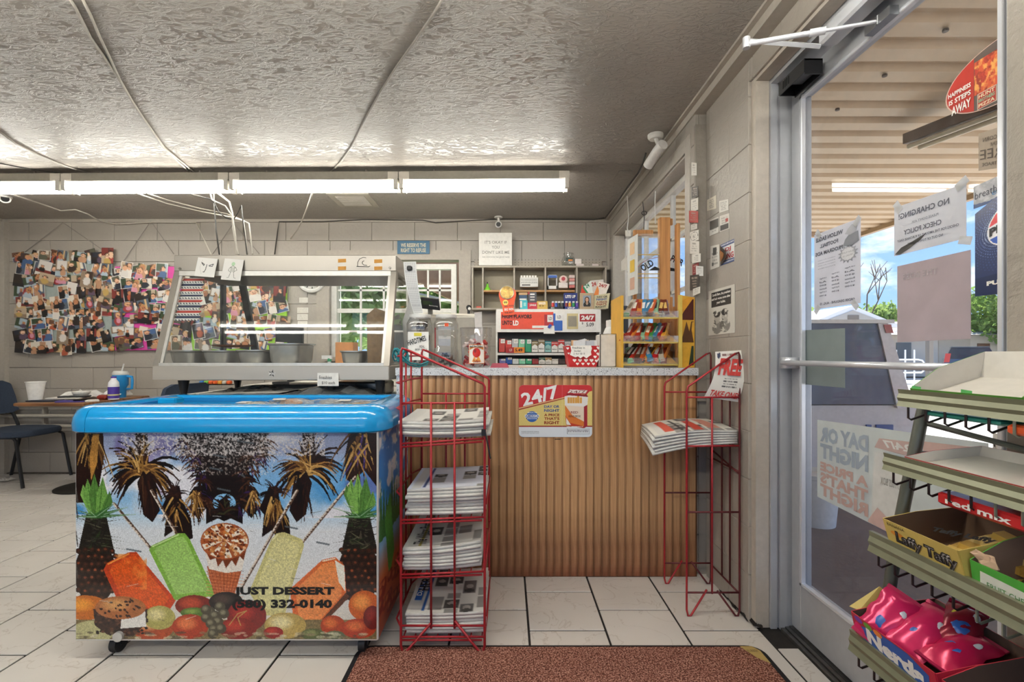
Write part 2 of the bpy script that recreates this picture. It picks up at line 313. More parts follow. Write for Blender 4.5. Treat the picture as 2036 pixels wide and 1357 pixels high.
class Cv:
    """a small drawing surface; coordinates are user units ux0..ux1, uy0..uy1 (y downwards)"""
    def __init__(s, w, h, bg='#ffffff', box=None, seed=1):
        s.w, s.h = w, h; s.a = np.empty((h, w, 3), 'f'); s.a[:] = C8(bg); s.box = box or (0, 0, w, h); s.rs = np.random.RandomState(seed)
        x0, y0, x1, y1 = s.box; s.X = (x0+(np.arange(w)+.5)/w*(x1-x0))[None, :]; s.Y = (y0+(np.arange(h)+.5)/h*(y1-y0))[:, None]
        s.kx = w/(x1-x0); s.ky = h/(y1-y0); s.n = vnoise(h, w, max(1.5, w/260), s.rs, 2)
    def _win(s, x0, y0, x1, y1):
        i0 = max(0, int((x0-s.box[0])*s.kx)-1); i1 = min(s.w, int((x1-s.box[0])*s.kx)+2); j0 = max(0, int((y0-s.box[1])*s.ky)-1); j1 = min(s.h, int((y1-s.box[1])*s.ky)+2)
        return i0, i1, j0, j1
    def _put(s, win, m, col, var, a=1.0):
        i0, i1, j0, j1 = win
        if i1 <= i0 or j1 <= j0: return
        c = C8(col) if isinstance(col, str) else np.array(col, 'f')
        px = c[None, None]*np.ones((j1-j0, i1-i0, 1), 'f')
        if var: px = px*(1+var*.7*(s.n[j0:j1, i0:i1, None]-.5)*2)
        m = np.clip(m, 0, 1)[:, :, None]*a
        s.a[j0:j1, i0:i1] = s.a[j0:j1, i0:i1]*(1-m)+px*m
    def rect(s, x0, y0, x1, y1, col, var=0, a=1):
        w = s._win(x0, y0, x1, y1); X = s.X[:, w[0]:w[1]]; Y = s.Y[w[2]:w[3]]; s._put(w, ((X >= x0) & (X <= x1) & (Y >= y0) & (Y <= y1)).astype('f'), col, var, a); return s
    def ell(s, cx, cy, rx, ry, col, rot=0, var=0, a=1, soft=0):
        R = max(rx, ry)*1.1; w = s._win(cx-R, cy-R, cx+R, cy+R); X = s.X[:, w[0]:w[1]]-cx; Y = s.Y[w[2]:w[3]]-cy
        c, sn = math.cos(rot), math.sin(rot); d = ((X*c+Y*sn)/rx)**2+((-X*sn+Y*c)/ry)**2
        m = (d <= 1).astype('f') if not soft else np.clip((1-d)/soft, 0, 1)
        s._put(w, m, col, var, a); return s
    def ball(s, cx, cy, rx, ry, c1, c2, var=.1, rot=0):
        """fruit: edge colour c1, middle colour c2 (two printed colours)"""
        s.ell(cx, cy, rx, ry, c1, rot, var); s.ell(cx-rx*.2, cy-ry*.25, rx*.7, ry*.65, c2, rot, var, soft=.9); return s
    def poly(s, pts, col, var=0, a=1):
        xs = [p[0] for p in pts]; ys = [p[1] for p in pts]; w = s._win(min(xs), min(ys), max(xs), max(ys)); X = s.X[:, w[0]:w[1]]; Y = s.Y[w[2]:w[3]]
        if w[1] <= w[0] or w[3] <= w[2]: return s
        m = np.zeros((w[3]-w[2], w[1]-w[0]), bool); n = len(pts)
        for i in range(n):
            (x1, y1), (x2, y2) = pts[i], pts[(i+1) % n]
            if y1 == y2: continue
            m ^= ((Y > min(y1, y2)) & (Y <= max(y1, y2))) & (X < (x2-x1)*(Y-y1)/(y2-y1)+x1)
        s._put(w, m.astype('f'), col, var, a); return s
    def line(s, p, q, wd, col, var=0, a=1):
        (x0, y0), (x1, y1) = p, q; w = s._win(min(x0, x1)-wd, min(y0, y1)-wd, max(x0, x1)+wd, max(y0, y1)+wd); X = s.X[:, w[0]:w[1]]; Y = s.Y[w[2]:w[3]]
        dx, dy = x1-x0, y1-y0; L = dx*dx+dy*dy+1e-9; t = np.clip(((X-x0)*dx+(Y-y0)*dy)/L, 0, 1)
        m = ((X-x0-t*dx)**2+(Y-y0-t*dy)**2 <= (wd/2)**2).astype('f'); s._put(w, m, col, var, a); return s
    def path(s, pts, wd, col, var=0):
        for i in range(len(pts)-1): s.line(pts[i], pts[i+1], wd if not isinstance(wd, (list, tuple)) else wd[i], col, var)
        return s
    def grad(s, stops):
        ys = [t[0] for t in stops]; cs = np.array([C8(t[1]) for t in stops]); Y = s.Y[:, 0]
        for k in range(3): s.a[:, :, k] = np.interp(Y, ys, cs[:, k])[:, None]
        return s
    def grain(s, amp, cell=1): s.a *= (1+amp*(vnoise(s.h, s.w, cell, s.rs)[:, :, None]-.5)*2); return s
    def mist(s, col, cell, lo, hi, y0=-1e9, y1=1e9, a=1, x0=-1e9, x1=1e9, ys=1.0):
        n = vnoise(s.h, s.w, cell, s.rs, 4); m = np.clip((n-lo)/(hi-lo), 0, 1)*((s.Y >= y0) & (s.Y <= y1) & (s.X >= x0) & (s.X <= x1)); s._put((0, s.w, 0, s.h), m, col, 0, a); return s
    def scrib(s, x0, y0, x1, y1, rows, col='#555555', wd=None, seed=0, align='j', a=1):
        """rows of small print"""
        R = random.Random(seed); hh = (y1-y0)/rows
        for r in range(rows):
            xa, xb = x0, x1
            if align == 'c': k = R.uniform(.05, .25)*(x1-x0); xa += k; xb -= k
            x = xa
            while x < xb:
                l = R.uniform(.02, .09)*(x1-x0); s.rect(x, y0+hh*(r+.25), min(x+l, xb), y0+hh*(r+.7), col, a=a); x += l+.02*(x1-x0)
        return s
def s2l_np(a): a = np.clip(a, 0, 1); return np.where(a <= .04045, a/12.92, ((a+.055)/1.055)**2.4)
def print_mesh(cv, o, u, v, name='printed_sheet', bend=None):
    """grid carrying the drawing: o = top left corner, u = full width vector, v = full height vector (downwards)"""
    h, w = cv.h, cv.w; o, u, v = (np.array(Vector(k), 'f') for k in (o, u, v))
    gx = (np.arange(w)/(w-1))[None, :, None]; gy = (np.arange(h)/(h-1))[:, None, None]
    co = (o[None, None]+u*gx+v*gy).astype('f')
    if bend is not None: co = bend(co, gx, gy)
    me = bpy.data.meshes.new(name); nv = h*w; nf = (h-1)*(w-1)
    me.vertices.add(nv); me.vertices.foreach_set('co', co.reshape(-1).astype('f'))
    i = (np.arange(h-1)[:, None]*w+np.arange(w-1)[None]).reshape(-1)
    lp = np.stack([i, i+w, i+w+1, i+1], 1).reshape(-1).astype('i')
    me.loops.add(nf*4); me.loops.foreach_set('vertex_index', lp); me.polygons.add(nf)
    me.polygons.foreach_set('loop_start', np.arange(0, nf*4, 4, dtype='i'))
    try: me.polygons.foreach_set('loop_total', np.full(nf, 4, 'i'))
    except Exception: pass
    me.update(calc_edges=True)
    at = me.color_attributes.new('print', 'FLOAT_COLOR', 'POINT'); c = np.ones((nv, 4), 'f'); c[:, :3] = s2l_np(cv.a.reshape(-1, 3)); at.data.foreach_set('color', c.reshape(-1))
    me.update(); return me
def print_on(cv, o, u, v, name, parent=None, rough=.5, coat=0.0, bend=None, m=None):
    off = wloc(parent) if parent is not None else Vector((0, 0, 0))
    me = print_mesh(cv, Vector(o)-off, u, v, name, bend); me.materials.append(m or print_mat(rough, coat))
    ob = bpy.data.objects.new(name, me); COL.objects.link(ob)
    if parent is not None: ob.parent = parent
    return ob
# ---------------------------------------------------------------- the room
YB = 4.57; CH = 2.44; XF = .985; XN = 1.035; XL = -4.83; YR = -2.2
WALL = '#a39c93'
m_wall = painted_block(WALL, .42, .55, 42); m_ceil = painted_block('#9a938b', .34, 1.0, 30, 'skim_plaster_ceiling', True)
m_trimw = mat('#a9a298', .5, var=.05, bump=.2); m_grout = mat('#26221f', .95, var=.2)
m_joint = painted_block('#9a938a', .6, .4, 60)
def struct(mb, name, m, parent=None, smooth=False):
    o = mb.build(name, m, parent, smooth)
    if parent is None: o['kind'] = 'structure'
    return o
# floor: dark bed with one tile object per tile
fl = struct(MB().box(XL-.1, 1.16, YR, YB+.1, -.06, -.005), 'floor', m_grout)
def tile_mat():
    m = bpy.data.materials.new('ceramic_tile'); m.use_nodes = True; nt = m.node_tree; b = nt.nodes['Principled BSDF']
    ge = N(nt, 'ShaderNodeNewGeometry'); oi = N(nt, 'ShaderNodeObjectInfo')
    ad = N(nt, 'ShaderNodeVectorMath', operation='MULTIPLY_ADD'); nt.links.new(oi.outputs['Random'], ad.inputs[0]); ad.inputs[1].default_value = (9, 9, 9); nt.links.new(ge.outputs['Position'], ad.inputs[2])
    n1 = N(nt, 'ShaderNodeTexNoise', Scale=5, Detail=8, Distortion=1.0); nt.links.new(ad.outputs[0], n1.inputs[0])
    su = N(nt, 'ShaderNodeMath', operation='SUBTRACT'); nt.links.new(n1.outputs[0], su.inputs[0]); su.inputs[1].default_value = .5
    ab = N(nt, 'ShaderNodeMath', operation='ABSOLUTE'); nt.links.new(su.outputs[0], ab.inputs[0])
    cr = N(nt, 'ShaderNodeValToRGB'); e = cr.color_ramp.elements; e[0].position = 0; e[0].color = (*hexc('#d0c7be'), 1); e[1].position = .010; e[1].color = (*hexc('#e3ddd6'), 1)
    nt.links.new(ab.outputs[0], cr.inputs[0])
    n2 = N(nt, 'ShaderNodeTexNoise', Scale=2.2, Detail=3); nt.links.new(ad.outputs[0], n2.inputs[0])
    r = N(nt, 'ShaderNodeMapRange'); r.inputs['From Min'].default_value = .3; r.inputs['From Max'].default_value = .7; r.inputs['To Min'].default_value = .93; r.inputs['To Max'].default_value = 1.05; nt.links.new(n2.outputs[0], r.inputs[0])
    vm = N(nt, 'ShaderNodeVectorMath', operation='SCALE'); nt.links.new(cr.outputs[0], vm.inputs[0]); nt.links.new(r.outputs[0], vm.inputs['Scale'])
    nt.links.new(vm.outputs[0], b.inputs['Base Color']); b.inputs['Roughness'].default_value = .22
    return m
m_tile = tile_mat(); TP = .319; g = .0045; _tc = {}
for ci in range(-16, 4):
    x0 = .09+TP*ci; x1 = x0+TP
    if x1 < XL: continue
    odd = (ci % 2 == 1); y0 = 1.965 if not odd else 2.124
    ks = range(-4, 9)
    if ci == 3: y0 = 1.53
    for k in ks:
        a = y0+TP*k; b = a+TP
        xa, xb = max(x0, XL), x1
        if ci == 3:
            xb = 1.135
            if k > 0: continue
            if k == -4 or k < -4: continue
        if b > YB: b = YB
        if a >= YB-.02 or b < 1.2: continue
        w_, h_ = round(xb-xa-2*g, 4), round(b-a-2*g, 4); key = (w_, h_)
        if key not in _tc:
            o = MB().bbox(0, w_, 0, h_, -.006, 0, .0016).build('tile', m_tile, fl, local=True); _tc[key] = o.data
        else:
            o = bpy.data.objects.new('tile', _tc[key]); COL.objects.link(o); o.parent = fl
        o.location = (xa+g, a+g, 0)
# ceiling
ceil = struct(MB().box(XL-.1, 1.2, YR, YB+.1, CH, CH+.08), 'ceiling', m_ceil)
# masonry walls, one object per block
def cut(r, holes):
    rs = [r]
    for (a0, a1, b0, b1) in holes:
        out = []
        for (x0, x1, z0, z1) in rs:
            if x1 <= a0 or x0 >= a1 or z1 <= b0 or z0 >= b1: out.append((x0, x1, z0, z1)); continue
            if x0 < a0: out.append((x0, a0, z0, z1))
            if x1 > a1: out.append((a1, x1, z0, z1))
            m0, m1 = max(x0, a0), min(x1, a1)
            if z0 < b0: out.append((m0, m1, z0, b0))
            if z1 > b1: out.append((m0, m1, b1, z1))
        rs = out
    return [q for q in rs if q[1]-q[0] > .015 and q[3]-q[2] > .015]
def masonry(wall, lo, hi, phase, place, holes=(), bw=.412, bh=.2035, n=12, g=.0014, t=.02):
    cache = {}
    for r in range(n):
        x = lo-bw+((phase+(bw/2 if r % 2 else 0)-lo) % bw)
        while x < hi:
            for (a, b, z0, z1) in cut((max(x, lo), min(x+bw, hi), r*bh, min((r+1)*bh, CH)), holes):
                key = (round(b-a, 3), round(z1-z0, 3))
                if key not in cache:
                    w_, h_ = key
                    o = MB().bbox(g, w_-g, 0, t, g, h_-g, .0025).build('block', m_wall, wall, local=True); cache[key] = o.data
                else:
                    o = bpy.data.objects.new('block', cache[key]); COL.objects.link(o); o.parent = wall
                place(o, a, z0)
            x += bw
WIN = (-1.70, -.44, 1.12, 2.06)    # hole of the window in the back wall
wb = MB()
for (a, b, z0, z1) in cut((XL-.1, 1.3, 0, CH), [WIN]): wb.box(a, b, YB+.012, YB+.16, z0, z1)
wall_back = struct(wb, 'wall_back', m_joint)
def pl_back(o, a, z0): o.location = (a, YB-.004, z0)
masonry(wall_back, XL, XF, -4.39, pl_back, [WIN])
struct(MB().box(XL, XF, YB-.022, YB-.004, CH-.028, CH), 'trim_1', m_trimw)
struct(MB().box(XL, XF, YB-.03, YB-.004, 0, .012), 'baseboard_back', mat('#57504a', .8, var=.3))
wall_left = struct(MB().box(XL-.12, XL, YR, YB+.1, 0, CH), 'wall_left', painted_block('#a39c93', .5, .4, 42))
struct(MB().box(XL, XL+.05, YB-.05, YB-.004, 0, CH-.03), 'trim_2', m_trimw)
_wf = MB()
for (a, b, z0, z1) in cut((XL-.1, 1.2, 0, CH), [(-3.8, .7, .5, 2.2)]): _wf.box(a, b, YR-.1, YR, z0, z1)
wall_front = struct(_wf, 'wall_front', painted_block('#a39c93', .5, .4, 42))
# right wall: far part with its window, near part with the door opening
WR = (2.60, 4.36, 1.22, 2.245)
DO = (.976, 2.02, 0.0, 2.30)
wr = MB()
for (a, b, z0, z1) in cut((2.47, YB+.1, 0, CH), [WR]): wr.box(XF+.012, XF+.17, a, b, z0, z1)
for (a, b, z0, z1) in cut((YR, 2.47, 0, CH), [DO]): wr.box(XN+.004, XN+.17, a, b, z0, z1)
wall_right = struct(wr, 'wall_right', m_joint)
def pl_right_far(o, a, z0): o.location = (XF+.012, a, z0); o.rotation_euler = (0, 0, math.pi/2)
def pl_right_near(o, a, z0): o.location = (XN+.012, a, z0); o.rotation_euler = (0, 0, math.pi/2)
masonry(wall_right, 2.47, YB-.02, 2.55, pl_right_far, [WR])
masonry(wall_right, 1.99, 2.45, 2.2, pl_right_near, [DO], g=.0003)
masonry(wall_right, -.6, 1.99, 1.99, pl_right_near, [(-9, .976, 0, 3), DO], g=.0003)
m_rough = painted_block('#968e84', .55, 1.0, 34)
mp_ = MB().box(XN-.008, XN+.012, -.9, .976, 0, CH); mp_.build('post_panel', painted_block('#9a9288', .5, 1.0, 26), wall_right)
# long batten where the two wall parts meet, cornice board under the ceiling
struct(MB().box(XF-.012, XN+.004, 2.452, 2.475, .9, 2.33), 'trim_3', mat('#8d867d', .55, bump=.3))
struct(MB().box(.945, XN+.012, -.6, YB-.02, CH-.012, CH).box(.968, XN+.012, -.6, YB-.02, CH-.05, CH-.012), 'trim_4', m_trimw)
struct(MB().box(.955, XF+.012, YB-.045, YB-.006, 1.95, CH-.05), 'trim_5', m_trimw)
# dirt and rot at the foot of the wall by the door
tag(MB().rough_blob((XN+.01, 2.06, .012), .022, .075, .012, 5, .5, 14, 6).rough_blob((XN+.0, 2.2, .006), .015, .09, .007, 8, .5, 14, 6).build('grime', mat('#1f1a17', .95, var=.4)), kind='stuff')
# ---------------------------------------------------------------- windows
m_white = mat('#dedcd6', .4); m_glass = glass_mat(); m_glassd = glass_mat(refl=.05)
def window_y(name, x0, x1, z0, z1, y, cols, rows, mid=None):
    w0 = thing(name, None, None, ((x0+x1)/2, y, z0)); w0['kind'] = 'structure'
    f = MB(); t = .05
    f.box(x0, x0+t, y, y+.07, z0, z1).box(x1-t, x1, y, y+.07, z0, z1).box(x0+t, x1-t, y, y+.07, z0, z0+t).box(x0+t, x1-t, y, y+.07, z1-t, z1)
    if mid: f.box(mid-.045, mid+.045, y+.005, y+.065, z0+t, z1-t)
    f.build('window_frame', m_white, w0)
    zs = [(z0+z1)/2]; mb = MB().box(x0+t, x1-t, y+.02, y+.055, zs[0]-.02, zs[0]+.02); mb.build('sash_rail', m_white, w0)
    parts = [(x0+t, (mid-.045) if mid else x1-t)]+([(mid+.045, x1-t)] if mid else [])
    for (a, b) in parts:
        for i in range(1, cols): q = a+(b-a)*i/cols; MB().box(q-.009, q+.009, y+.03, y+.048, z0+t, z1-t).build('muntin', m_white, w0)
        for j in range(1, rows):
            q = z0+t+(z1-z0-2*t)*j/rows
            if abs(q-zs[0]) > .05: MB().box(a, b, y+.03, y+.048, q-.009, q+.009).build('muntin', m_white, w0)
        MB().box(a, b, y+.036, y+.04, z0+t, z1-t).build('pane', m_glassd, w0)
    return w0
window_y('window_1', -1.70, -.49, 1.12, 2.02, YB+.03, 3, 4, mid=-.93)
m_cas = mat('#a69e94', .5, bump=.2)
cs = MB().box(-1.82, -1.70, YB-.03, YB-.003, 1.04, 2.14).box(-.46, -.345, YB-.03, YB-.003, 1.04, 2.14).box(-1.70, -.46, YB-.03, YB-.003, 2.05, 2.14).box(-1.74, -.42, YB-.06, YB-.003, 1.08, 1.115)
struct(cs, 'trim_6', m_cas)
# window in the right wall (its pane shows the bright porch)
w2 = thing('window_2', None, None, (XF+.1, 3.4, WR[2])); w2['kind'] = 'structure'
f = MB(); a, b, z0, z1 = WR; x = XF+.09
f.box(x, x+.05, a, a+.05, z0, z1).box(x, x+.05, b-.05, b, z0, z1).box(x, x+.05, a, b, z0, z0+.05).box(x, x+.05, a, b, z1-.05, z1)
f.build('window_frame', m_white, w2)
for q in (3.15, 3.75): MB().box(x+.01, x+.04, q-.012, q+.012, z0, z1).build('muntin', m_white, w2)
for q in (1.55, 1.9): MB().box(x+.01, x+.04, a, b, q-.01, q+.01).build('muntin', m_white, w2)
MB().box(x+.022, x+.026, a, b, z0+.05, z1-.05).build('pane', m_glassd, w2)
m_frm = mat('#b5afa6', .45, bump=.25)
fw = MB().box(XF-.012, XF+.012, a-.07, a, z0-.06, z1+.075).box(XF-.012, XF+.012, b, b+.06, z0-.06, z1+.075).box(XF-.012, XF+.012, a, b, z1, z1+.075).box(XF-.03, XF+.012, a, b, z0-.06, z0)
fw.box(XF, XF+.09, a-.004, a+.012, z0, z1).box(XF, XF+.09, b-.012, b+.004, z0, z1).box(XF, XF+.09, a, b, z1-.012, z1+.004).box(XF-.02, XF+.09, a, b, z0-.006, z0+.01)
struct(fw, 'trim_7', m_frm)
# ---------------------------------------------------------------- glass shop door in the right wall
XD = 1.178; DY0, DY1 = 1.062, 1.968; DZ0, DZ1 = .022, 2.26
m_alu = mat('#b9bbbf', .32, .25, var=.03); m_alul = mat('#dfe2e8', .25, .35, var=.02); m_black = mat('#17171a', .45)
ST = .062
door = thing('door_1', None, None, (XD+.02, 1.5, 0)); door['kind'] = 'structure'
GZ0, GZ1, GY0, GY1 = .216, 2.175, DY0+ST, DY1-ST
MB().bbox(XD, XD+.045, GY1, DY1, DZ0, DZ1, .003).build('hinge_stile', m_alu, door)
MB().bbox(XD, XD+.045, DY0, GY0, DZ0, DZ1, .003).build('lock_stile', m_alu, door)
MB().bbox(XD, XD+.045, GY0, GY1, DZ0, GZ0, .003).build('bottom_rail', m_alu, door)
MB().bbox(XD, XD+.045, GY0, GY1, GZ1, DZ1, .003).build('top_rail', m_alu, door)
gs = MB(); k = .014
gs.bbox(XD-.006, XD+.012, GY1-k, GY1, GZ0, GZ1, .002).bbox(XD-.006, XD+.012, GY0, GY0+k, GZ0, GZ1, .002).bbox(XD-.006, XD+.012, GY0, GY1, GZ0, GZ0+k, .002).bbox(XD-.006, XD+.012, GY0, GY1, GZ1-k, GZ1, .002)
gs.build('glazing_bead', m_alul, door)
MB().box(XD+.02, XD+.026, GY0, GY1, GZ0, GZ1).build('pane', glass_mat(refl=.03, haze=.02, name='dusty_door_glass'), door)
hb = MB().tube([(XD-.055, DY0+.03, 1.108), (XD-.055, DY1-.03, 1.108)], .011, 10)
hb.box(XD-.06, XD, DY1-.06, DY1-.02, 1.085, 1.13).box(XD-.06, XD, DY0+.02, DY0+.06, 1.085, 1.13)
hb.build('push_bar', m_alul, door, 'all')
# aluminium frame, wooden casing, threshold
fr = MB()
fr.box(XN+.062, XN+.088, 1.975, 2.018, 0, 2.30).box(XN+.088, XN+.098, 1.985, 2.018, 0, 2.30).box(XN+.098, XN+.128, 1.971, 2.018, 0, 2.30).box(XN+.128, XN+.2, 1.976, 2.018, 0, 2.30)
fr.box(XN+.062, XN+.09, .99, 1.975, 2.268, 2.30).box(XN+.09, XN+.2, .99, 1.975, 2.28, 2.30)
struct(fr, 'trim_8', m_alu)
struct(MB().box(XN+.004, XN+.06, 1.985, 2.022, 0, 2.30).box(XN+.004, XN+.06, .985, 1.985, 2.285, 2.325), 'trim_9', mat('#b9b0a4', .5, bump=.15))
th_ = MB()
for i, (xa, xb, zz) in enumerate(((1.135, 1.15, .008), (1.153, 1.168, .013), (1.171, 1.20, .016), (1.20, 1.235, .010))): th_.box(xa, xb, .99, 1.972, -.01, zz)
struct(th_, 'trim_10', mat('#6f6d6a', .35, .8, var=.2))
# door closer and its arms
dc = thing('door_closer', 'silver door closer with a folding arm reaching into the room', 'door closer', (1.1, 1.5, 2.25))
MB().bbox(1.085, 1.15, 1.30, 1.66, 2.215, 2.268, .008).build('closer_body', m_alul, dc)
J = P(1484, 88, 1.62); B1 = PX(1630, 92, 1.07); B2 = PX(1748, 42, 1.150)
MB().tube([J, J+(B2-J)*.55], .0085, 10).tube([J+(B2-J)*.5, J+(B2-J)*.62], .012, 10).tube([J+(B2-J)*.55, B2], .006, 10).build('arm', m_alul, dc, True)
MB().tube([J+Vector((0, 0, .012)), B1], .009, 4).build('arm', m_alul, dc)
MB().cyl(J+Vector((0, 0, -.014)), J+Vector((0, 0, .022)), .012, 12).build('pivot', m_alu, dc, True)
MB().obox(B2+Vector((.006, 0, 0)), (.014, 0, 0), (0, .05, .0), (0, 0, .014)).cyl(B2-Vector((0, 0, .012)), B2+Vector((0, 0, .016)), .01, 10).build('bracket', mat('#8a8c90', .3, .8), dc)
# black sensor housing with an open underside
bs = thing('door_sensor', 'black plastic housing with cooling slots above the glass door', 'sensor', (1.12, 1.8, 2.17))
sb = MB(); a0, a1 = 1.743, 1.907
sb.box(1.09, 1.094, a0, a1, 2.178, 2.228).box(1.154, 1.158, a0, a1, 2.172, 2.228).box(1.094, 1.154, a0, a0+.005, 2.172, 2.228).box(1.094, 1.154, a1-.005, a1, 2.178, 2.228).box(1.094, 1.154, a0, a1, 2.222, 2.228)
for i in range(4): q = a0+.03+.03*i; sb.box(1.094, 1.154, q, q+.003, 2.20, 2.222)
sb.build('housing', m_black, bs)
MB().box(1.10, 1.145, a0+.02, a0+.10, 2.19, 2.215).build('circuit', mat('#2b2c33', .3), bs)
for i in range(4): q = a1-.07+.012*i; MB().box(1.0885, 1.0902, q, q+.005, 2.19, 2.22).build('slot', mat('#050505', .9), bs)
struct(MB().box(-5.2, 1.2, -2.5, 6.0, 2.62, 2.74), 'roof', mat('#b8ae9e', .8))  # unseen roof, rear overhang added to keep sun off the back window
struct(MB().box(-5.2, -4.95, -2.5, 4.75, 2.44, 2.62), 'roof', mat('#b8ae9e', .8))
# ---------------------------------------------------------------- porch and street outside the door
m_conc = painted_block('#7f7168', .9, .7, 30, 'porch_concrete'); m_road = painted_block('#c9c2b6', .95, .5, 12, 'pale_asphalt')
GZ = -.04
struct(MB().box(1.2, 4.9, -4, 9.0, GZ-.1, GZ), 'floor_porch', m_conc)
struct(MB().box(4.9, 60, -30, 80, GZ-.16, GZ-.06).box(-30, 4.9, 9.0, 80, GZ-.16, GZ-.06).box(-30, -4.95, -30, 9.0, GZ-.16, GZ-.06), 'ground', m_road)
struct(MB().box(-4.95, 1.2, -30, -2.3, GZ-.16, GZ-.06).box(1.2, 4.9, -30, -4, GZ-.16, GZ-.06), 'ground', m_road)
w3 = thing('fill_window', None, None, (-1.5, YR, .5)); w3['kind'] = 'structure'  # unseen storefront window, added to bring daylight onto the ceiling
MB().box(-3.8, .7, YR-.06, YR-.054, .5, 2.2).build('pane', m_glassd, w3)
for q in (-3.8, -2.32, -.82, .65): MB().box(q, q+.05, YR-.08, YR-.02, .5, 2.2).build('mullion', mat('#a3a5a8', .32, .75), w3)
# corrugated porch ceiling, one object per rib sheet strip
sof = thing('porch_canopy', 'beige ribbed metal canopy over the porch outside the door', 'canopy', (3, 3, 2.75))
def m_sof():
    m = mat('#c3ab8c', .5, var=.05, nscale=5); return m
for i in range(44):
    y = -2.3+.2*i
    if y > 6.2: break
    MB().slab((1.2, y, 2.75), (4.64, y, 2.75), (4.64, y+.105, 2.75), (1.2, y+.105, 2.75), -.003)\
        .slab((1.2, y+.105, 2.75), (4.64, y+.105, 2.75), (4.64, y+.125, 2.785), (1.2, y+.125, 2.785), -.003)\
        .slab((1.2, y+.125, 2.785), (4.64, y+.125, 2.785), (4.64, y+.18, 2.785), (1.2, y+.18, 2.785), -.003)\
        .slab((1.2, y+.18, 2.785), (4.64, y+.18, 2.785), (4.64, y+.2, 2.75), (1.2, y+.2, 2.75), -.003).build('panel', m_sof(), sof)
MB().box(4.64, 4.70, -2.3, 6.3, 2.70, 2.86).box(1.2, 4.70, 6.28, 6.34, 2.70, 2.86).build('fascia', mat('#a98c68', .5), sof)
for (px, py) in ((1880, 58), (1759, 148), (1665, 216)):
    q = PZ(px, py, 2.745); MB().cyl(q, q+Vector((0, 0, -.012)), .013, 8).build('screw', mat('#4b3a2c', .6), sof)
# porch lamp
A = P(1812, 291, 3.32); Bq = P(1997, 222, 2.78); d = (Bq-A); d2 = A+d*2.3; dn = d.normalized(); sd = Vector((dn.y, -dn.x, 0))
pl = thing('porch_lamp', 'brown fluorescent strip lamp under the porch canopy', 'lamp', A)
MB().obox((A+d2)/2+Vector((0, 0, .045)), (d2-A)/2, sd*.07, (0, 0, .035)).build('lamp_housing', mat('#6b5443', .6), pl)
MB().cyl(d2+Vector((0, 0, .07)), d2+Vector((0, 0, .17)), .01, 8).build('hanger', m_black, pl)
for s in (-1, 1): MB().cyl(A+dn*.02+sd*.045*s+Vector((0, 0, -.012)), d2+sd*.045*s+Vector((0, 0, -.012)), .017, 10).build('tube', mat('#d9cdb4', .3), pl, True)
# ice chest with a slanting blue upper part
ic = thing('ice_chest', 'blue and white outdoor ice chest standing on the porch', 'ice chest', (2.9, 4.2, GZ))
y0, y1 = 3.93, 4.75
pr = [(2.15, .73), (3.30, .73), (3.12, 1.40), (2.15, 1.40)]
MB().poly([(a, y0, b) for a, b in pr], (0, 1, 0), y1-y0).build('hood', mat('#4a5268', .5, var=.12, nscale=8), ic)
MB().poly([(3.06, y0-.012, 1.40), (3.14, y0-.012, 1.40), (3.36, y0-.012, .70), (3.22, y0-.012, .70)], (0, 1, 0), .03).build('side_band', mat('#cfc9c6', .6), ic)
MB().box(2.1, 3.18, y0-.03, y1, 1.40, 1.43).build('top_lip', mat('#d8d4cc', .5), ic)
MB().box(2.15, 3.46, y0+.02, y1, GZ, .72).build('base_cabinet', mat('#c9c4c2', .6, var=.05), ic)
for a, b in ((2.98, 3.02), (3.06, 3.2)): MB().box(a, b, y0+.006, y0+.02, .28, .56).build('blue_panel', mat('#2f4f8c', .5), ic)
MB().poly([(3.10, y0-.02, 1.39), (3.16, y0-.02, 1.39), (3.18, y0-.02, 1.32), (3.12, y0-.02, 1.32)], (0, 1, 0), .004).build('striped_sticker', mat('#a85a52', .6), ic)
# bucket on the porch
bk = thing('bucket', 'white plastic bucket on the porch beside the glass door', 'bucket', (2.28, 3.35, GZ))
MB().lathe((2.16, 3.33, GZ), [(.12, 0), (.15, .33), (.158, .335), (.158, .36), (.15, .365), (.145, .33)], 24).build('body', mat('#e3e1dc', .5), bk, True)
MB().tube([(2.16+.16*math.cos(a), 3.33-.02-.1*math.sin(a), GZ+.33-.12*math.sin(a)) for a in [math.pi*i/10 for i in range(11)]], .003, 5).build('handle', mat('#8d8d8d', .4, .8), bk)
# houses, car, railing, trees
h1 = thing('house', 'white gabled house across the street', 'house', (16, 24, GZ))
def hx(px, Y): return (px-VX)*Y/F
Yh = 22.0; xa, xb = hx(1600, Yh), hx(1772, Yh)
MB().box(xa, xb, Yh, Yh+8, GZ, 2.45).build('wall', mat('#d9d0c2', .8), h1)
mx_ = (xa+xb)/2
MB().poly([(xa-.4, Yh-.3, 2.40), (xb+.4, Yh-.3, 2.40), (mx_, Yh-.3, 3.4)], (0, 1, 0), 8.6).build('roof', mat('#e8e6e2', .7), h1)
MB().poly([(xa+.2, Yh-.33, 2.50), (xb-.2, Yh-.33, 2.50), (mx_, Yh-.33, 3.18)], (0, 1, 0), .02).build('gable_board', mat('#b9b1a6', .8), h1)
MB().box(mx_-.25, mx_+.25, Yh-.36, Yh-.33, 2.6, 2.95).build('vent', mat('#7c7268', .8), h1)
Yh = 25.0
h2 = thing('garage_house', 'long cream house with a brown garage door behind the parked car', 'house', (20, 22, GZ))
xa, xb = hx(1772, Yh), hx(2100, Yh)
MB().box(xa, xb, Yh+.6, Yh+8, GZ, 2.25).build('wall', mat('#d3c9bb', .8), h2)
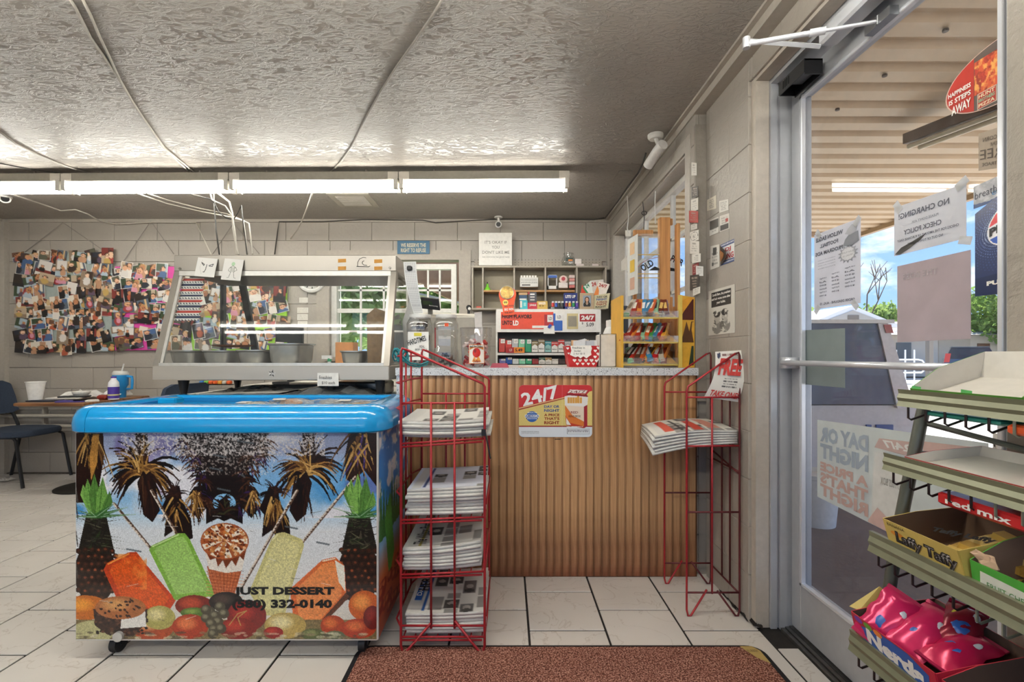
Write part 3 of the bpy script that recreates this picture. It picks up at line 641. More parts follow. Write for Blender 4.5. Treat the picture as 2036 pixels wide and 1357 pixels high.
MB().poly([(xa-.5, Yh, 2.2), (xa-.5, Yh+4.5, 3.2), (xa-.5, Yh+9, 2.2)], (1, 0, 0), xb-xa+1).build('roof', mat('#b3aca3', .9, var=.1), h2)
MB().box(hx(1886, Yh), hx(1950, Yh), Yh+.56, Yh+.6, GZ, 2.0).build('garage_door', mat('#c0b4a4', .8), h2)
MB().box(hx(1965, Yh), hx(1990, Yh), Yh+.56, Yh+.6, 1.0, 1.75).build('window', mat('#6f4b38', .5), h2)
MB().box(hx(1800, Yh), hx(1830, Yh), Yh+.56, Yh+.6, .9, 1.8).build('window', mat('#586066', .3), h2)
po = MB().box(hx(1848, 20), hx(1856, 20), 20, 20.2, GZ, 2.3); po.build('porch_post', mat('#8f8578', .8), h2)
car = thing('car', 'dark grey hatchback car seen from behind, parked before the garage', 'car', (hx(1930, 20.5), 20.5, GZ))
Yc = 20.5; cm = hx(1930, Yc); cw = .84
def cring(z, ws, yy): return [(cm-ws, yy, z), (cm+ws, yy, z)]
body = MB(); prof = [(.25, .98, 0), (.55, 1.0, -.08), (.85, 1.0, 0), (1.0, .96, .05)]
vs = []; fs = []
for z, k, dy in prof: vs += [(cm-cw*k, Yc+dy, GZ+z), (cm+cw*k, Yc+dy, GZ+z), (cm+cw*k, Yc+4.1, GZ+z), (cm-cw*k, Yc+4.1, GZ+z)]
for i in range(3):
    for j in range(4): fs.append((i*4+j, i*4+(j+1) % 4, (i+1)*4+(j+1) % 4, (i+1)*4+j))
fs += [(3, 2, 1, 0), (12, 13, 14, 15)]
body._add(vs, fs).build('body', mat('#59616b', .25, .5, coat=.5), car)
MB()._add([(cm-cw*.95, Yc+.05, GZ+1.0), (cm+cw*.95, Yc+.05, GZ+1.0), (cm+cw*.9, Yc+2.9, GZ+1.0), (cm-cw*.9, Yc+2.9, GZ+1.0), (cm-cw*.72, Yc+.4, GZ+1.5), (cm+cw*.72, Yc+.4, GZ+1.5), (cm+cw*.7, Yc+2.2, GZ+1.5), (cm-cw*.7, Yc+2.2, GZ+1.5)],
    [(0, 1, 5, 4), (1, 2, 6, 5), (2, 3, 7, 6), (3, 0, 4, 7), (4, 5, 6, 7)]).build('cabin', mat('#2c3138', .12, .3), car)
MB().box(cm-cw*.72, cm+cw*.72, Yc+.38, Yc+2.2, GZ+1.5, GZ+1.54).build('roof', mat('#59616b', .25, .5), car)
MB().box(cm-cw, cm+cw, Yc-.14, Yc-.02, GZ+.38, GZ+.58).build('bumper', mat('#a9adb2', .35, .3), car)
for s in (-1, 1):
    MB().obox((cm+s*cw*.88, Yc+.05, GZ+1.02), (.09, 0, 0), (0, .05, 0), (-s*.03, 0, .22)).build('tail_lamp', mat('#c23b37', .3), car)
    for yy in (Yc+.7, Yc+3.3): MB().cyl((cm+s*(cw-.1), yy, GZ+.3), (cm+s*(cw+.03), yy, GZ+.3), .3, 18).build('wheel', m_black, car)
car.rotation_euler = (0, 0, -.72)
rl = thing('railing', 'white pipe railing in front of the cream house', 'railing', (hx(1800, 16), 16, GZ))
rl_m = mat('#f0efec', .4)
for dz in (1.02, .78): MB().tube([(hx(1775, 16), 16, GZ+dz), (hx(1825, 16), 16, GZ+dz), (hx(1834, 16), 16, GZ+dz-.03), (hx(1838, 16), 16, GZ+dz-.12), (hx(1832, 16), 16, GZ+dz-.2), (hx(1775, 16), 16, GZ+dz-.2)], .025, 8).build('rail', rl_m, rl, True)
for px in (1782, 1800, 1818): MB().cyl((hx(px, 16), 16, GZ), (hx(px, 16), 16, GZ+1.35), .022, 8).build('post', rl_m, rl)
def tree(name, label, c, hgt, r, seed, m, n=1300, leaf=.16, group=None, sq=.8):
    t = thing(name, label, 'tree', c, group); R = random.Random(seed)
    MB().tube([(c[0], c[1], c[2]), (c[0]+.1, c[1], c[2]+hgt*.35), (c[0]-.1, c[1], c[2]+hgt*.7)], [.05*hgt, .035*hgt, .015*hgt], 8).build('trunk', mat('#5b4a3b', .9, var=.2), t, True)
    mb = MB(); cs_ = [(c[0]+R.uniform(-r, r)*.62, c[1]+R.uniform(-r, r)*.62, c[2]+hgt*R.uniform(.45, .85), r*R.uniform(.35, .55)) for _ in range(13)]
    for i in range(n):
        q = cs_[i % len(cs_)]; th, ph = R.uniform(0, 6.283), math.acos(R.uniform(-1, 1)); k = q[3]*R.uniform(.75, 1.05)
        p = Vector((q[0]+k*math.sin(ph)*math.cos(th), q[1]+k*math.sin(ph)*math.sin(th), q[2]+k*math.cos(ph)*sq))
        a = Vector((R.uniform(-1, 1), R.uniform(-1, 1), R.uniform(-1, 1))).normalized()*leaf; b = Vector((R.uniform(-1, 1), R.uniform(-1, 1), R.uniform(-1, 1))).normalized().cross(a).normalized()*leaf*.6
        mb._add([p-a, p+b, p+a, p-b], [(0, 1, 2, 3)])
    o = mb.build('foliage', m, t); o['kind'] = 'stuff'; return t
mlf = translucent('#7d9a50', .45, 'leaves'); mlf2 = translucent('#93ab62', .45, 'leaves')
tree('tree', 'large leafy green tree rising behind the garage house', (hx(1975, 26), 26, GZ), 5.0, 2.4, 3, mlf, 5000, .13)
tree('tree', 'green tree to the right of the large tree, partly behind the door post', (hx(2060, 24), 24, GZ), 4.6, 2.2, 4, mlf, 2500, .13)
for i, (px, hh) in enumerate(((1630, 3.6), (1720, 3.9), (1765, 4.4), (1850, 4.2))):
    tree('tree', ['low green tree behind the white gabled house, left side', 'low green tree behind the gable roof, right side', 'pale green tree between the two houses', 'pale green tree behind the long cream roof'][i], (hx(px, 33), 33, GZ), hh+.8, 2.3, 10+i, mlf2, 1800, .16)
bt = thing('bare_tree', 'thin leafless tree standing beyond the house roofs', 'tree', (hx(1722, 28), 28, GZ)); bm_ = MB(); R = random.Random(5)
def branch(p, d, L, r, k):
    q = p+d*L; bm_.tube([p, q], [r, r*.6], 5)
    if k:
        for _ in range(3): branch(q, (d+Vector((R.uniform(-.8, .8), R.uniform(-.4, .4), R.uniform(-.1, .5)))).normalized(), L*.66, r*.6, k-1)
branch(Vector((hx(1722, 28), 28, GZ)), Vector((0, 0, 1)), 2.9, .09, 3); bm_.build('branches', mat('#6d5c4c', .9), bt)
# garden behind the back window
for i, (x, y, hh, r) in enumerate(((-4.2, 11, 4.4, 2.0), (-2.4, 10, 4.2, 1.9), (-.6, 10.5, 4.5, 2.0), (.9, 11.5, 4.3, 1.9))):
    tree('garden_tree', ['bright green tree behind the back window, far left', 'bright green tree filling the left half of the back window', 'bright green tree in the middle of the back window', 'bright green tree at the right edge of the back window'][i], (x, y, GZ), hh, r, 30+i, translucent('#9dbb7a', .5, 'leaves'), 4200, .11)
struct(MB().box(-8, 4.9, 4.75, 9.0, GZ-.12, GZ-.02), 'ground', mat('#8aa05c', .9, var=.2, nscale=5))
aw = thing('awning', 'rust coloured awning roof outside the back window', 'awning', (-1.1, 6.5, 2.3))
MB()._add([(-1.62, 6.6, 2.34), (-.1, 6.6, 1.55), (.6, 6.6, 1.55), (.6, 6.6, 2.9), (-1.3, 6.6, 2.9), (-1.62, 6.9, 2.34), (-.1, 6.9, 1.55), (.6, 6.9, 1.55), (.6, 6.9, 2.9), (-1.3, 6.9, 2.9)], [(0, 1, 2, 3, 4), (9, 8, 7, 6, 5), (0, 5, 6, 1), (1, 6, 7, 2), (2, 7, 8, 3), (3, 8, 9, 4), (4, 9, 5, 0)]).build('roof_sheet', mat('#b08a72', .8, var=.25, nscale=4), aw)
MB().tube([(-2.3, 6.5, 2.2), (-.1, 6.5, 1.72)], .03, 6).build('strut', mat('#d8d8d2', .5), aw)
MB().tube([(-2.3, 6.5, 2.2), (-2.3, 6.5, GZ-.02)], .03, 6).build('post', mat('#d8d8d2', .5), aw); MB().tube([(.5, 6.7, 1.6), (.5, 6.7, GZ-.02)], .03, 6).build('post', mat('#d8d8d2', .5), aw)
# ---------------------------------------------------------------- ceiling lamps
m_tube = mat('#fffdf4', .4, emit=TUBE); m_lampw = mat('#8f8a80', .4); m_lampd = mat('#8a857c', .5)
def lamp_row(x0, n, y, z, rot, label, group, sub=1.18):
    for i in range(n):
        cx = x0+sub*i+sub/2
        t = thing('fluorescent_lamp', label[i], 'ceiling lamp', (0, 0, 0), group)
        L = sub/2-.003
        MB().bbox(-L, L, -.055, .055, .045, .105, .006).build('lamp_housing', m_lampw, t)
        MB()._add([(-L, -.055, .045), (L, -.055, .045), (L, 0, .018), (-L, 0, .018), (-L, .055, .045), (L, .055, .045)], [(0, 1, 2, 3), (3, 2, 5, 4), (0, 3, 4), (1, 5, 2)]).build('reflector', mat('#e6dfd0', .35), t)
        for s in (-1, 1):
            MB().tube([(-L+.035, .047*s, .004), (-L+.05, .047*s, .004), (L-.05, .047*s, .004), (L-.035, .047*s, .004)], .0128, 12).build('tube', m_tube, t, True)
            for e in (-L+.004, L-.03): MB().box(e, e+.026, .047*s-.014, .047*s+.014, -.016, .05).build('socket', mat('#d7d4cc', .5), t)
        for e in (-L, L-.07): MB().box(e, e+.07, -.058, -.0552, .05, .098).build('end_plate', mat('#cfc9be', .45), t)
        for e in (-.6, .6): MB().tube([(L*e, 0, .103), (L*e, 0, .135)], .008, 8).build('hanger', m_lampd, t)
        t.location = (cx, y-(cx-.444)*rot, z); t.rotation_euler = (0, 0, -rot)
ZF = 2.305
lamp_row(.444-1.183*4, 4, 3.315, ZF, .014, ['ceiling lamp at the far left end of the visible row', 'second lit ceiling lamp from the left wall', 'third lit ceiling lamp, above the food warmer', 'lit ceiling lamp at the right end of the row, over the counter'], 'fluorescent lamps in the row across the ceiling')
lamp_row(-2.55, 3, 1.20, ZF, 0, ['overhead lamp above the freezer, just out of view, left', 'overhead lamp above the newspaper rack, out of view', 'overhead lamp nearest the glass door, out of view'], 'fluorescent lamps in the front row')
lamp_row(-4.0, 4, -.9, ZF, 0, ['added fill lamp behind the viewer, first from the left wall', 'added fill lamp behind the viewer, second from the left wall', 'added fill lamp behind the viewer, third from the left wall', 'added fill lamp behind the viewer, nearest the right wall'], 'added fill lamps in the rear row')  # unseen rear row, added as fill light from the viewer's side
# ---------------------------------------------------------------- chest freezer with a printed front
FX0, FX1, FY0, FY1 = -1.605, -.478, 1.765, 2.29
FB, FT = .076, .862
m_blue = mat('#129ade', .18, var=.02, coat=.6); m_blued = mat('#1080cc', .3, var=.02)
fz = thing('chest_freezer', 'white chest freezer with a bright blue rim and a tropical fruit and palm tree picture', 'freezer', ((FX0+FX1)/2, 2.03, 0))
MB().bbox(FX0, FX1, FY0, FY1, FB, FT, .004).build('body', mat('#dcdad5', .4), fz)
def freezer_front():
    c = Cv(640, 440, '#cfd0d2', (42, 208, 1562, 1250), 3)
    c.grad([(208, '#9aa3bf'), (300, '#a9b3cf'), (400, '#78a6cf'), (520, '#7fb2da'), (620, '#bcd3e4'), (700, '#dcdfe2'), (900, '#dedfdf'), (1250, '#cfc8ba')])
    c.mist('#e3e1e6', 110, .48, .62, 208, 640); c.mist('#4f93c9', 90, .5, .66, 360, 620); c.mist('#6a5a9a', 60, .56, .7, 208, 520, .55)
    R = random.Random(4); dk = ['#1d1210', '#2a1712', '#14100f', '#3a2015']; gd = ['#8a6632', '#a97f45', '#6d4a26', '#c09a5c']
    def tw(p, n, L, a0, a1, cols, wd, grav=.9, sp=0):
        for i in range(n):
            a = R.uniform(a0, a1); x, y = p[0]+R.uniform(-sp, sp), p[1]+R.uniform(-sp, sp); l = L*R.uniform(.6, 1.05); dx, dy = math.cos(a), -math.sin(a); pts = [(x, y)]
            for k in range(5):
                x += dx*l/5; y += dy*l/5; dy += grav*.3; q = math.hypot(dx, dy); dx, dy = dx/q, dy/q; pts.append((x, y))
            c.path(pts, [wd, wd*.9, wd*.75, wd*.55, wd*.35], R.choice(cols), .15)
    def palm(cx, cy, s, fl, low):
        c.poly([(cx-26*s, 205), (cx+30*s, 205), (cx+38*s, cy), (cx-30*s, cy)], '#2b1712', .35)
        for i in range(60): y = R.uniform(205, cy); c.line((cx+R.uniform(-35, 35)*s, y), (cx+R.uniform(-35, 35)*s, y+R.uniform(4, 16)), 4, R.choice(dk+['#5f3d23']), .2)
        tw((cx, cy), 60, 205*s, -.6, 3.7, dk+gd[:1], 17*s, 1.1, 16*s); tw((cx, cy), 26, 160*s, -.3, 3.4, gd, 8*s, 1.15, 22*s)
        c.poly([(cx+fl*10, cy), (cx+fl*70*s, cy+70*s), (cx+fl*90*s, low-60), (cx+fl*55*s, low), (cx+fl*10*s, low-40), (cx-fl*20, cy+60)], '#23130f', .4)
        tw((cx+fl*30*s, cy+50*s), 18, 170*s, -1.9, -1.2, dk+['#4a3020'], 9*s, .4, 30*s)
    palm(372, 400, 1.05, 1, 660); palm(1215, 400, 1.05, -1, 660)
    c.poly([(42, 205), (180, 205), (186, 330), (170, 420), (150, 540), (120, 560), (42, 560)], '#28150f', .45); tw((120, 230), 26, 200, -2.2, -.9, gd+dk, 10, .4, 45)
    c.poly([(130, 215), (160, 215), (150, 360), (120, 450), (110, 330)], '#b07f3e', .25)
    c.poly([(1562, 205), (1425, 205), (1400, 330), (1405, 440), (1430, 460), (1500, 400), (1562, 480)], '#2b1812', .45); tw((1470, 240), 30, 230, -2.6, -.8, gd+dk+['#53407a'], 10, .4, 45)
    # dark crown mass in the middle, mirrored left and right of x = 792
    ms = [(560, 205), (590, 250), (615, 290), (640, 350), (665, 392), (700, 400), (650, 425), (645, 450), (690, 470), (640, 480), (612, 520), (640, 560), (625, 600), (655, 640), (700, 590), (700, 668), (760, 640), (792, 655)]
    c.poly(ms+[(1584-x, y) for x, y in reversed(ms)], '#1c1210', .5)
    for sx in (-1, 1):
        for (x, y) in ((200, 250), (185, 300), (150, 340), (130, 390), (110, 440), (120, 520), (80, 560), (150, 580)): tw((792+sx*x, y), 16, 80, -3.4, .3, dk+['#4a2f1c', '#5b3a2a', '#33204a'], 10, .7, 18)
        tw((792+sx*145, 520), 16, 120, -2.4, -.8, gd, 7, .6, 20)
    c.ell(792, 562, 58, 46, '#86b7dc', 0, .15); c.ell(792, 575, 30, 38, '#1d1412', 0, .3); tw((792, 545), 14, 46, 0, 3.14, dk, 8, 1.0); tw((792, 610), 40, 90, -.2, 3.3, dk+['#3b3a22'], 9, .9, 16)
    for (x, y) in ((548, 600), (1042, 600)):
        c.poly([(x-25, 480), (x+18, 475), (x+32, 560), (x+76, 640), (x+86, 740), (x+30, 760), (x-10, 700), (x-60, 735), (x-50, 620), (x-74, 590)], '#20120e', .5); tw((x+8, 560), 22, 140, -2.5, -.7, dk+gd, 9, .5, 26); tw((x, 520), 20, 90, .2, 3.0, dk, 9, 1.0, 12)
    c.mist('#e9e2dd', 3, .49, .60, 208, 325, .9, 270, 1300); c.mist('#d9cfc8', 3, .56, .66, 208, 420, .6, 560, 1050)
    for a, b in (((235, 565), (432, 805)), ((425, 500), (560, 735)), ((1456, 430), (1180, 768)), ((1160, 500), (880, 985))):
        c.line(a, b, 15, '#6b5040', .3); c.line((a[0]-4, a[1]), (b[0]-4, b[1]), 8, '#d9cdbf', .2)
        for k in range(26): t = R.random(); c.ell(a[0]+(b[0]-a[0])*t, a[1]+(b[1]-a[1])*t, 5, 3, '#4b3527')
    for sx, cx in ((1, 145), (-1, 1475)):
        c.ell(cx-5, 915, 105, 155, '#2a1b14', 0, .6); c.poly([(cx-50, 620), (cx+50, 620), (cx+95, 820), (cx-95, 820)], '#26211a', .5)
        for i in range(46):
            y = 800+(i//6)*34+R.uniform(-5, 5); x = cx-90+(i % 6)*34+(17 if (i//6) % 2 else 0); c.ell(x, y, 15, 13, '#3a241a', 0, .3); c.ell(x, y-2, 7, 6, R.choice(['#8c4a2c', '#6f3722', '#4f2a1e']), 0, .2)
        for i in range(70):
            a = R.uniform(-.25, 3.4); y = R.uniform(600, 800); x = cx+R.uniform(-45, 45); l = R.uniform(70, 150); c.poly([(x-9, y), (x+9, y), (x+math.cos(a)*l, y-math.sin(a)*l*.45+14)], R.choice(['#33302a', '#4a4338', '#26211c', '#5b5a45', '#2f3b22']), .25)
        for (dx, top, wd) in ((-60, 470, 20), (-40, 440, 26), (-8, 415, 30), (30, 430, 28), (62, 500, 22)):
            c.poly([(cx+dx*.3-wd*.5, 640), (cx+dx-wd, 520 if top < 500 else 560), (cx+dx*1.1, top), (cx+dx+wd, 520 if top < 500 else 560), (cx+dx*.3+wd*.5, 640)], R.choice(['#6d9a4a', '#7dab55', '#56803c']), .22); c.line((cx+dx*.4, 640), (cx+dx*1.08, top+18), 3, '#3a6a2a')
        for (a, l) in ((2.7, 150), (.4, 170), (.15, 200), (3.0, 130), (.75, 130), (2.3, 120)): c.poly([(cx-14, 620), (cx+14, 640), (cx+math.cos(a)*l, 650-math.sin(a)*l)], '#3d6b35', .3); c.line((cx, 632), (cx+math.cos(a)*l, 650-math.sin(a)*l), 3, '#8fae8d')
    def pop(pts, c1, c2, hi):
        for k in range(len(pts)): c.line(pts[k-1], pts[k], 14, c1, .2)
        c.poly(pts, c1, .22); mx = sum(p[0] for p in pts)/len(pts); my = sum(p[1] for p in pts)/len(pts)
        c.poly([(mx+(x-mx)*.86, my+(y-my)*.9) for x, y in pts], c2, .22); c.line(pts[1], pts[2], 6, hi, .1)
    pop([(190, 900), (205, 870), (310, 818), (345, 815), (380, 862), (540, 1052), (500, 1112), (430, 1112), (255, 1040)], '#c0431d', '#d65a22', '#f0a04a')
    c.mist('#ee9446', 25, .52, .7, 820, 1000, .7, 215, 400)
    pop([(420, 800), (430, 782), (560, 722), (590, 722), (612, 750), (742, 1025), (545, 1045)], '#7fae45', '#9cc36a', '#c9df9c')
    pop([(925, 1010), (1035, 750), (1060, 722), (1092, 716), (1178, 750), (1188, 775), (1125, 990), (1090, 1130), (990, 1120)], '#c9c184', '#d6cf96', '#e9e5bb')
    pop([(1130, 1000), (1290, 855), (1350, 842), (1392, 880), (1402, 1030), (1260, 1185), (1150, 1160)], '#d66b36', '#e58d52', '#f4e0c4'); c.poly([(1350, 850), (1398, 880), (1404, 1010), (1370, 960)], '#f1ead8', .1)
    c.poly([(1405, 1015), (1425, 1035), (1270, 1195), (1245, 1195)], '#5a3320', .4)
    # ice cream cone
    c.poly([(704, 880), (886, 880), (838, 1045), (745, 1045)], '#b5603a', .2)
    for i in range(9): c.line((706+i*21, 905), (750+i*10, 1040), 3, '#8e4526'); c.line((700, 905+i*16), (890, 925+i*16), 2, '#d68a5c')
    c.poly([(690, 800), (905, 800), (880, 905), (800, 915), (715, 895)], '#e8ded2', .08)
    c.poly([(690, 790), (905, 790), (890, 850), (870, 830), (850, 880), (830, 850), (800, 893), (785, 850), (760, 885), (748, 840), (720, 850)], '#7a3a20', .2)
    c.ell(794, 755, 122, 92, '#a85b33', 0, .2)
    for i in range(9):
        a = i*math.pi/4.5; c.poly([(794, 750), (794+math.cos(a-.16)*116, 755+math.sin(a-.16)*86), (794+math.cos(a+.16)*116, 755+math.sin(a+.16)*86)], '#efe0cd', .08)
    for i in range(150):
        a = R.uniform(0, 6.28); r = R.random()**.7; c.ell(794+math.cos(a)*112*r, 752+math.sin(a)*84*r, R.uniform(5, 10), R.uniform(4, 8), R.choice(['#8a3f1c', '#c3763c', '#e0b184', '#5f2a14', '#c98c52']), R.random(), .2)
    # fruit along the bottom
    c.ball(90, 1090, 120, 62, '#c06a22', '#e79a3a', .15); c.rect(42, 1150, 1562, 1250, '#7d6d4a', .35); c.ell(130, 1210, 110, 55, '#b7b383', 0, .2)
    for (x, y, rx, ry, a, b) in ((430, 1180, 110, 78, '#a84a28', '#dcb981'), (465, 1140, 80, 60, '#a9a15e', '#d9cf98'), (640, 1080, 96, 54, '#7c2418', '#b4472c'), (640, 1115, 70, 26, '#51702f', '#7f9a4b'), (620, 1185, 92, 62, '#a63a20', '#d8784a'),
        (800, 1060, 86, 50, '#241c18', '#4a3a34'), (905, 1130, 100, 80, '#7c1c1c', '#a8302a'), (860, 1195, 95, 55, '#7f1a16', '#b23a2c'), (1100, 1180, 105, 66, '#b39a5a', '#ddd2a0'), (1340, 1180, 62, 52, '#a9401f', '#d9713a'), (1500, 1080, 80, 76, '#c05c22', '#e6954a'), (1470, 1195, 88, 50, '#a9391f', '#d66f3e'), (1040, 1215, 50, 30, '#8d1e1c', '#b5372c'), (1240, 1225, 60, 30, '#59613a', '#868c5a'), (1350, 1230, 50, 24, '#5d6449', '#8b906f'), (1540, 1140, 46, 60, '#6b1414', '#8c2420')): c.ball(x, y, rx, ry, a, b, .18)
    for (x, y) in ((770, 1085), (720, 1110), (745, 1130), (700, 1140), (790, 1120), (760, 1160), (725, 1170), (740, 1200), (700, 1100), (775, 1195), (735, 1222)): c.ball(x, y, 27, 25, '#4b4637', '#847e68', .12)
    for s in (0, 1): c.path([(905, 1105), (860, 1120+s*20), (815+s*60, 1180)], 4, '#b5a05a')
    c.poly([(130, 1095), (405, 1095), (398, 1170), (330, 1235), (200, 1225), (140, 1180)], '#3a211a', .5)
    for i in range(120): c.ell(R.uniform(135, 400), R.uniform(1120, 1225), 8, 6, R.choice(['#20120e', '#5c3a2a', '#2e1a14']), 0, .2)
    c.poly([(275, 1115), (392, 1105), (398, 1185), (268, 1195)], '#e4e0d8', .06)
    c.ball(268, 1090, 128, 58, '#a9683c', '#d09a62', .15)
    for i in range(26): a = R.uniform(0, 6.28); r = R.random()**.5; c.ell(268+math.cos(a)*112*r, 1088+math.sin(a)*48*r, R.uniform(5, 10), R.uniform(4, 7), '#3a1d12', R.random())
    # scuffs
    for i in range(46): x, y = R.uniform(120, 1480), R.uniform(260, 1150); l = R.uniform(10, 60); a = R.uniform(-.4, .4); c.line((x, y), (x+l*math.cos(a), y+l*math.sin(a)), 2.4, R.choice(['#e9e7e3', '#d8d4ce', '#3b3836']), a=.7)
    for (x, y, l) in ((720, 385, 60), (740, 320, 60), (760, 490, 60), (1100, 680, 60), (1260, 760, 60), (300, 795, 70), (860, 250, 80), (880, 420, 14)): c.line((x, y), (x+l, y+12), 9, '#5a6268', .2, a=.8)
    for i in range(70): x = R.uniform(42, 1562); c.ell(x, R.uniform(1215, 1250), R.uniform(8, 34), R.uniform(3, 9), R.choice(['#c9c2a8', '#4a4034', '#8a7d60']), 0, .2, a=.6)
    for y in (480, 560, 700, 860): c.line((42, y), (52, y+80), 6, '#55504a')
    c.a *= (1+.10*(c.rs.rand(c.h, c.w, 1).astype('f')-.5)*2); c.a = .5+(c.a-.5)*1.06
    return c
print_on(freezer_front(), (FX0+.006, FY0-.0015, FT-.012), (FX1-FX0-.012, 0, 0), (0, 0, -(FT-FB-.02)), 'front_picture', fz, .28, .3)
cv = Cv(90, 200, '#2d7fd0', (0, 0, 60, 130), 5); cv.grad([(0, '#2a7fd6'), (45, '#3b93de'), (75, '#8fc0e6'), (95, '#c96a3a'), (130, '#a8482e')]); cv.mist('#f2f4f8', 14, .5, .62, 0, 70)
for k in range(12): cv.poly([(k*5, 70), (k*5+3, 30+k % 4*6), (k*5+7, 72)], '#3f7a3a', .3)
cv.poly([(10, 60), (20, 45), (28, 90), (18, 105)], '#57a546', .2)
for k in range(24): cv.ball(rnd.uniform(0, 60), rnd.uniform(98, 128), 5, 4, '#8c2c22', '#cf7a4a')
print_on(cv, (FX1+.0015, FY0+.006, FT-.012), (0, FY1-FY0-.012, 0), (0, 0, -(FT-FB-.02)), 'side_picture', fz, .35)
# dark name and number on the front
m_ink = mat('#141210', .6)
def fpt(x, y): return Vector((FX0+.006+(x-42)/1520*(FX1-FX0-.012), FY0-.0022, FT-.012-(y-208)/1042*(FT-FB-.02)))
for (s, x0, x1, y0, y1) in (('JUST DESSERT', 842, 1350, 985, 1036), ('(580) 332-0140', 832, 1338, 1048, 1104)):
    p0 = fpt(x0, y1); p1 = fpt(x1, y0); lettering(s, p0, (1, 0, 0), (0, 0, 1), p1.x-p0.x, p1.z-p0.z, m_ink, fz, bold=.05)
# rim: rounded front, sides and back, corner caps, sliding glass with frames
def rim_section(d, top=.953, bot=.853):
    """distance outwards, height"""
    return [(0, bot), (.028, bot), (.036, bot+.006), (.038, bot+.03), (.034, bot+.055), (.022, bot+.08), (.0, top-.006), (-.03, top), (-.062, top-.002), (-.07, top-.012), (-.07, top-.03), (-.06, top-.03)]
def rim(name, p, q, out, m=m_blue, grow=0.0):
    p, q, out = Vector(p), Vector(q), Vector(out); s = rim_section(0); k = len(s); vs = []
    for base in (p, q):
        for (a, z) in s: vs.append((base.x+out.x*(a+grow), base.y+out.y*(a+grow), z+grow*.5))
    fs = [(i, (i+1) % k, (i+1) % k+k, i+k) for i in range(k)]+[tuple(range(k-1, -1, -1)), tuple(range(k, 2*k))]
    b = MB(); b._add(vs, fs); return b.build(name, m, fz, True)
CL = .07
rim('rim', (FX0+CL, FY0, 0), (FX1-CL, FY0, 0), (0, -1, 0)); rim('rim', (FX1-CL, FY1, 0), (FX0+CL, FY1, 0), (0, 1, 0))
rim('rim', (FX0, FY1-CL, 0), (FX0, FY0+CL, 0), (-1, 0, 0)); rim('rim', (FX1, FY0+CL, 0), (FX1, FY1-CL, 0), (1, 0, 0))
for sx, sy in ((-1, -1), (1, -1), (1, 1), (-1, 1)):
    cx, cy = (FX0+CL if sx < 0 else FX1-CL), (FY0+CL if sy < 0 else FY1-CL); s = rim_section(0); vs = []; fs = []; n = 9; k = len(s)
    for i in range(n):
        a = math.pi/2*i/(n-1)
        for (dd, z) in s: r = CL+dd+.0012; r = max(r, .001); vs.append((cx+sx*r*math.cos(a), cy+sy*r*math.sin(a), z+.0006))
    for i in range(n-1):
        for j in range(k): fs.append((i*k+j, i*k+(j+1) % k, (i+1)*k+(j+1) % k, (i+1)*k+j))
    MB()._add(vs, fs).build('corner_cap', m_blue, fz, True)
MB().box(FX0+.06, FX1-.06, FY0+.06, FY0+.085, .915, .935).box(FX0+.06, FX1-.06, FY1-.085, FY1-.06, .915, .94).box(FX0+.06, FX0+.085, FY0+.06, FY1-.06, .915, .94).box(FX1-.085, FX1-.06, FY0+.06, FY1-.06, .915, .94).build('inner_track', m_blued, fz)
MB().box(FX0+.07, -1.04, FY0+.075, FY1-.07, .926, .930).build('sliding_glass', glass_mat(refl=.12, name='freezer_glass'), fz)
MB().box(-1.06, FX1-.07, FY0+.075, FY1-.07, .918, .922).build('sliding_glass', glass_mat(refl=.12, name='freezer_glass'), fz)
MB().bbox(-1.475, -1.395, 2.0, 2.06, .930, .958, .006).build('lid_handle', m_blue, fz)
MB().box(-1.066, -1.044, FY0+.08, FY1-.08, .93, .937).build('glass_edge', m_blued, fz)
# things inside the freezer seen through the glass
MB().box(FX0+.03, FX1-.03, FY0+.03, FY1-.03, .72, .73).build('inner_floor', mat('#dfe3e6', .5), fz)
cols = ['#c33a2c', '#e7b43c', '#3a8d48', '#2f62a8', '#e8e4da', '#7b3f9a', '#d9713a']
for i in range(14):
    x = -1.5+.068*i; y = rnd.uniform(1.88, 2.1); o = MB().obox((x, y, .752), (.03, 0, .003), (0, .07, 0), (0, .002, .013)).build('frozen_treat', mat(cols[i % 7], .4))
    tag(rebase(o), ['red', 'yellow', 'green', 'blue', 'white', 'purple', 'orange'][i % 7]+' wrapped ice lolly inside the chest freezer, '+('front' if y < 1.98 else 'back')+(' left half' if i < 7 else ' right half'), 'ice lolly', 'ice lollies in the freezer')
# drain cap, casters, scratched edge
MB().cyl((-1.438, FY0-.012, .097), (-1.438, FY0, .097), .018, 18).build('drain_cap', mat('#c9c9c6', .3, .5), fz, True)
for (x, y) in ((-1.495, 1.83), (-.552, 1.83), (-1.495, 2.2), (-.552, 2.2)):
    MB().cyl((x-.012, y, .034), (x+.012, y, .034), .034, 18).build('caster_wheel', mat('#1c1d20', .5), fz, True)
    MB().obox((x, y+.012, .062), (.02, 0, 0), (0, .026, 0), (0, 0, .012)).cyl((x-.016, y, .034), (x+.016, y, .034), .01, 10).build('caster_fork', mat('#3a3b3e', .4, .6), fz)
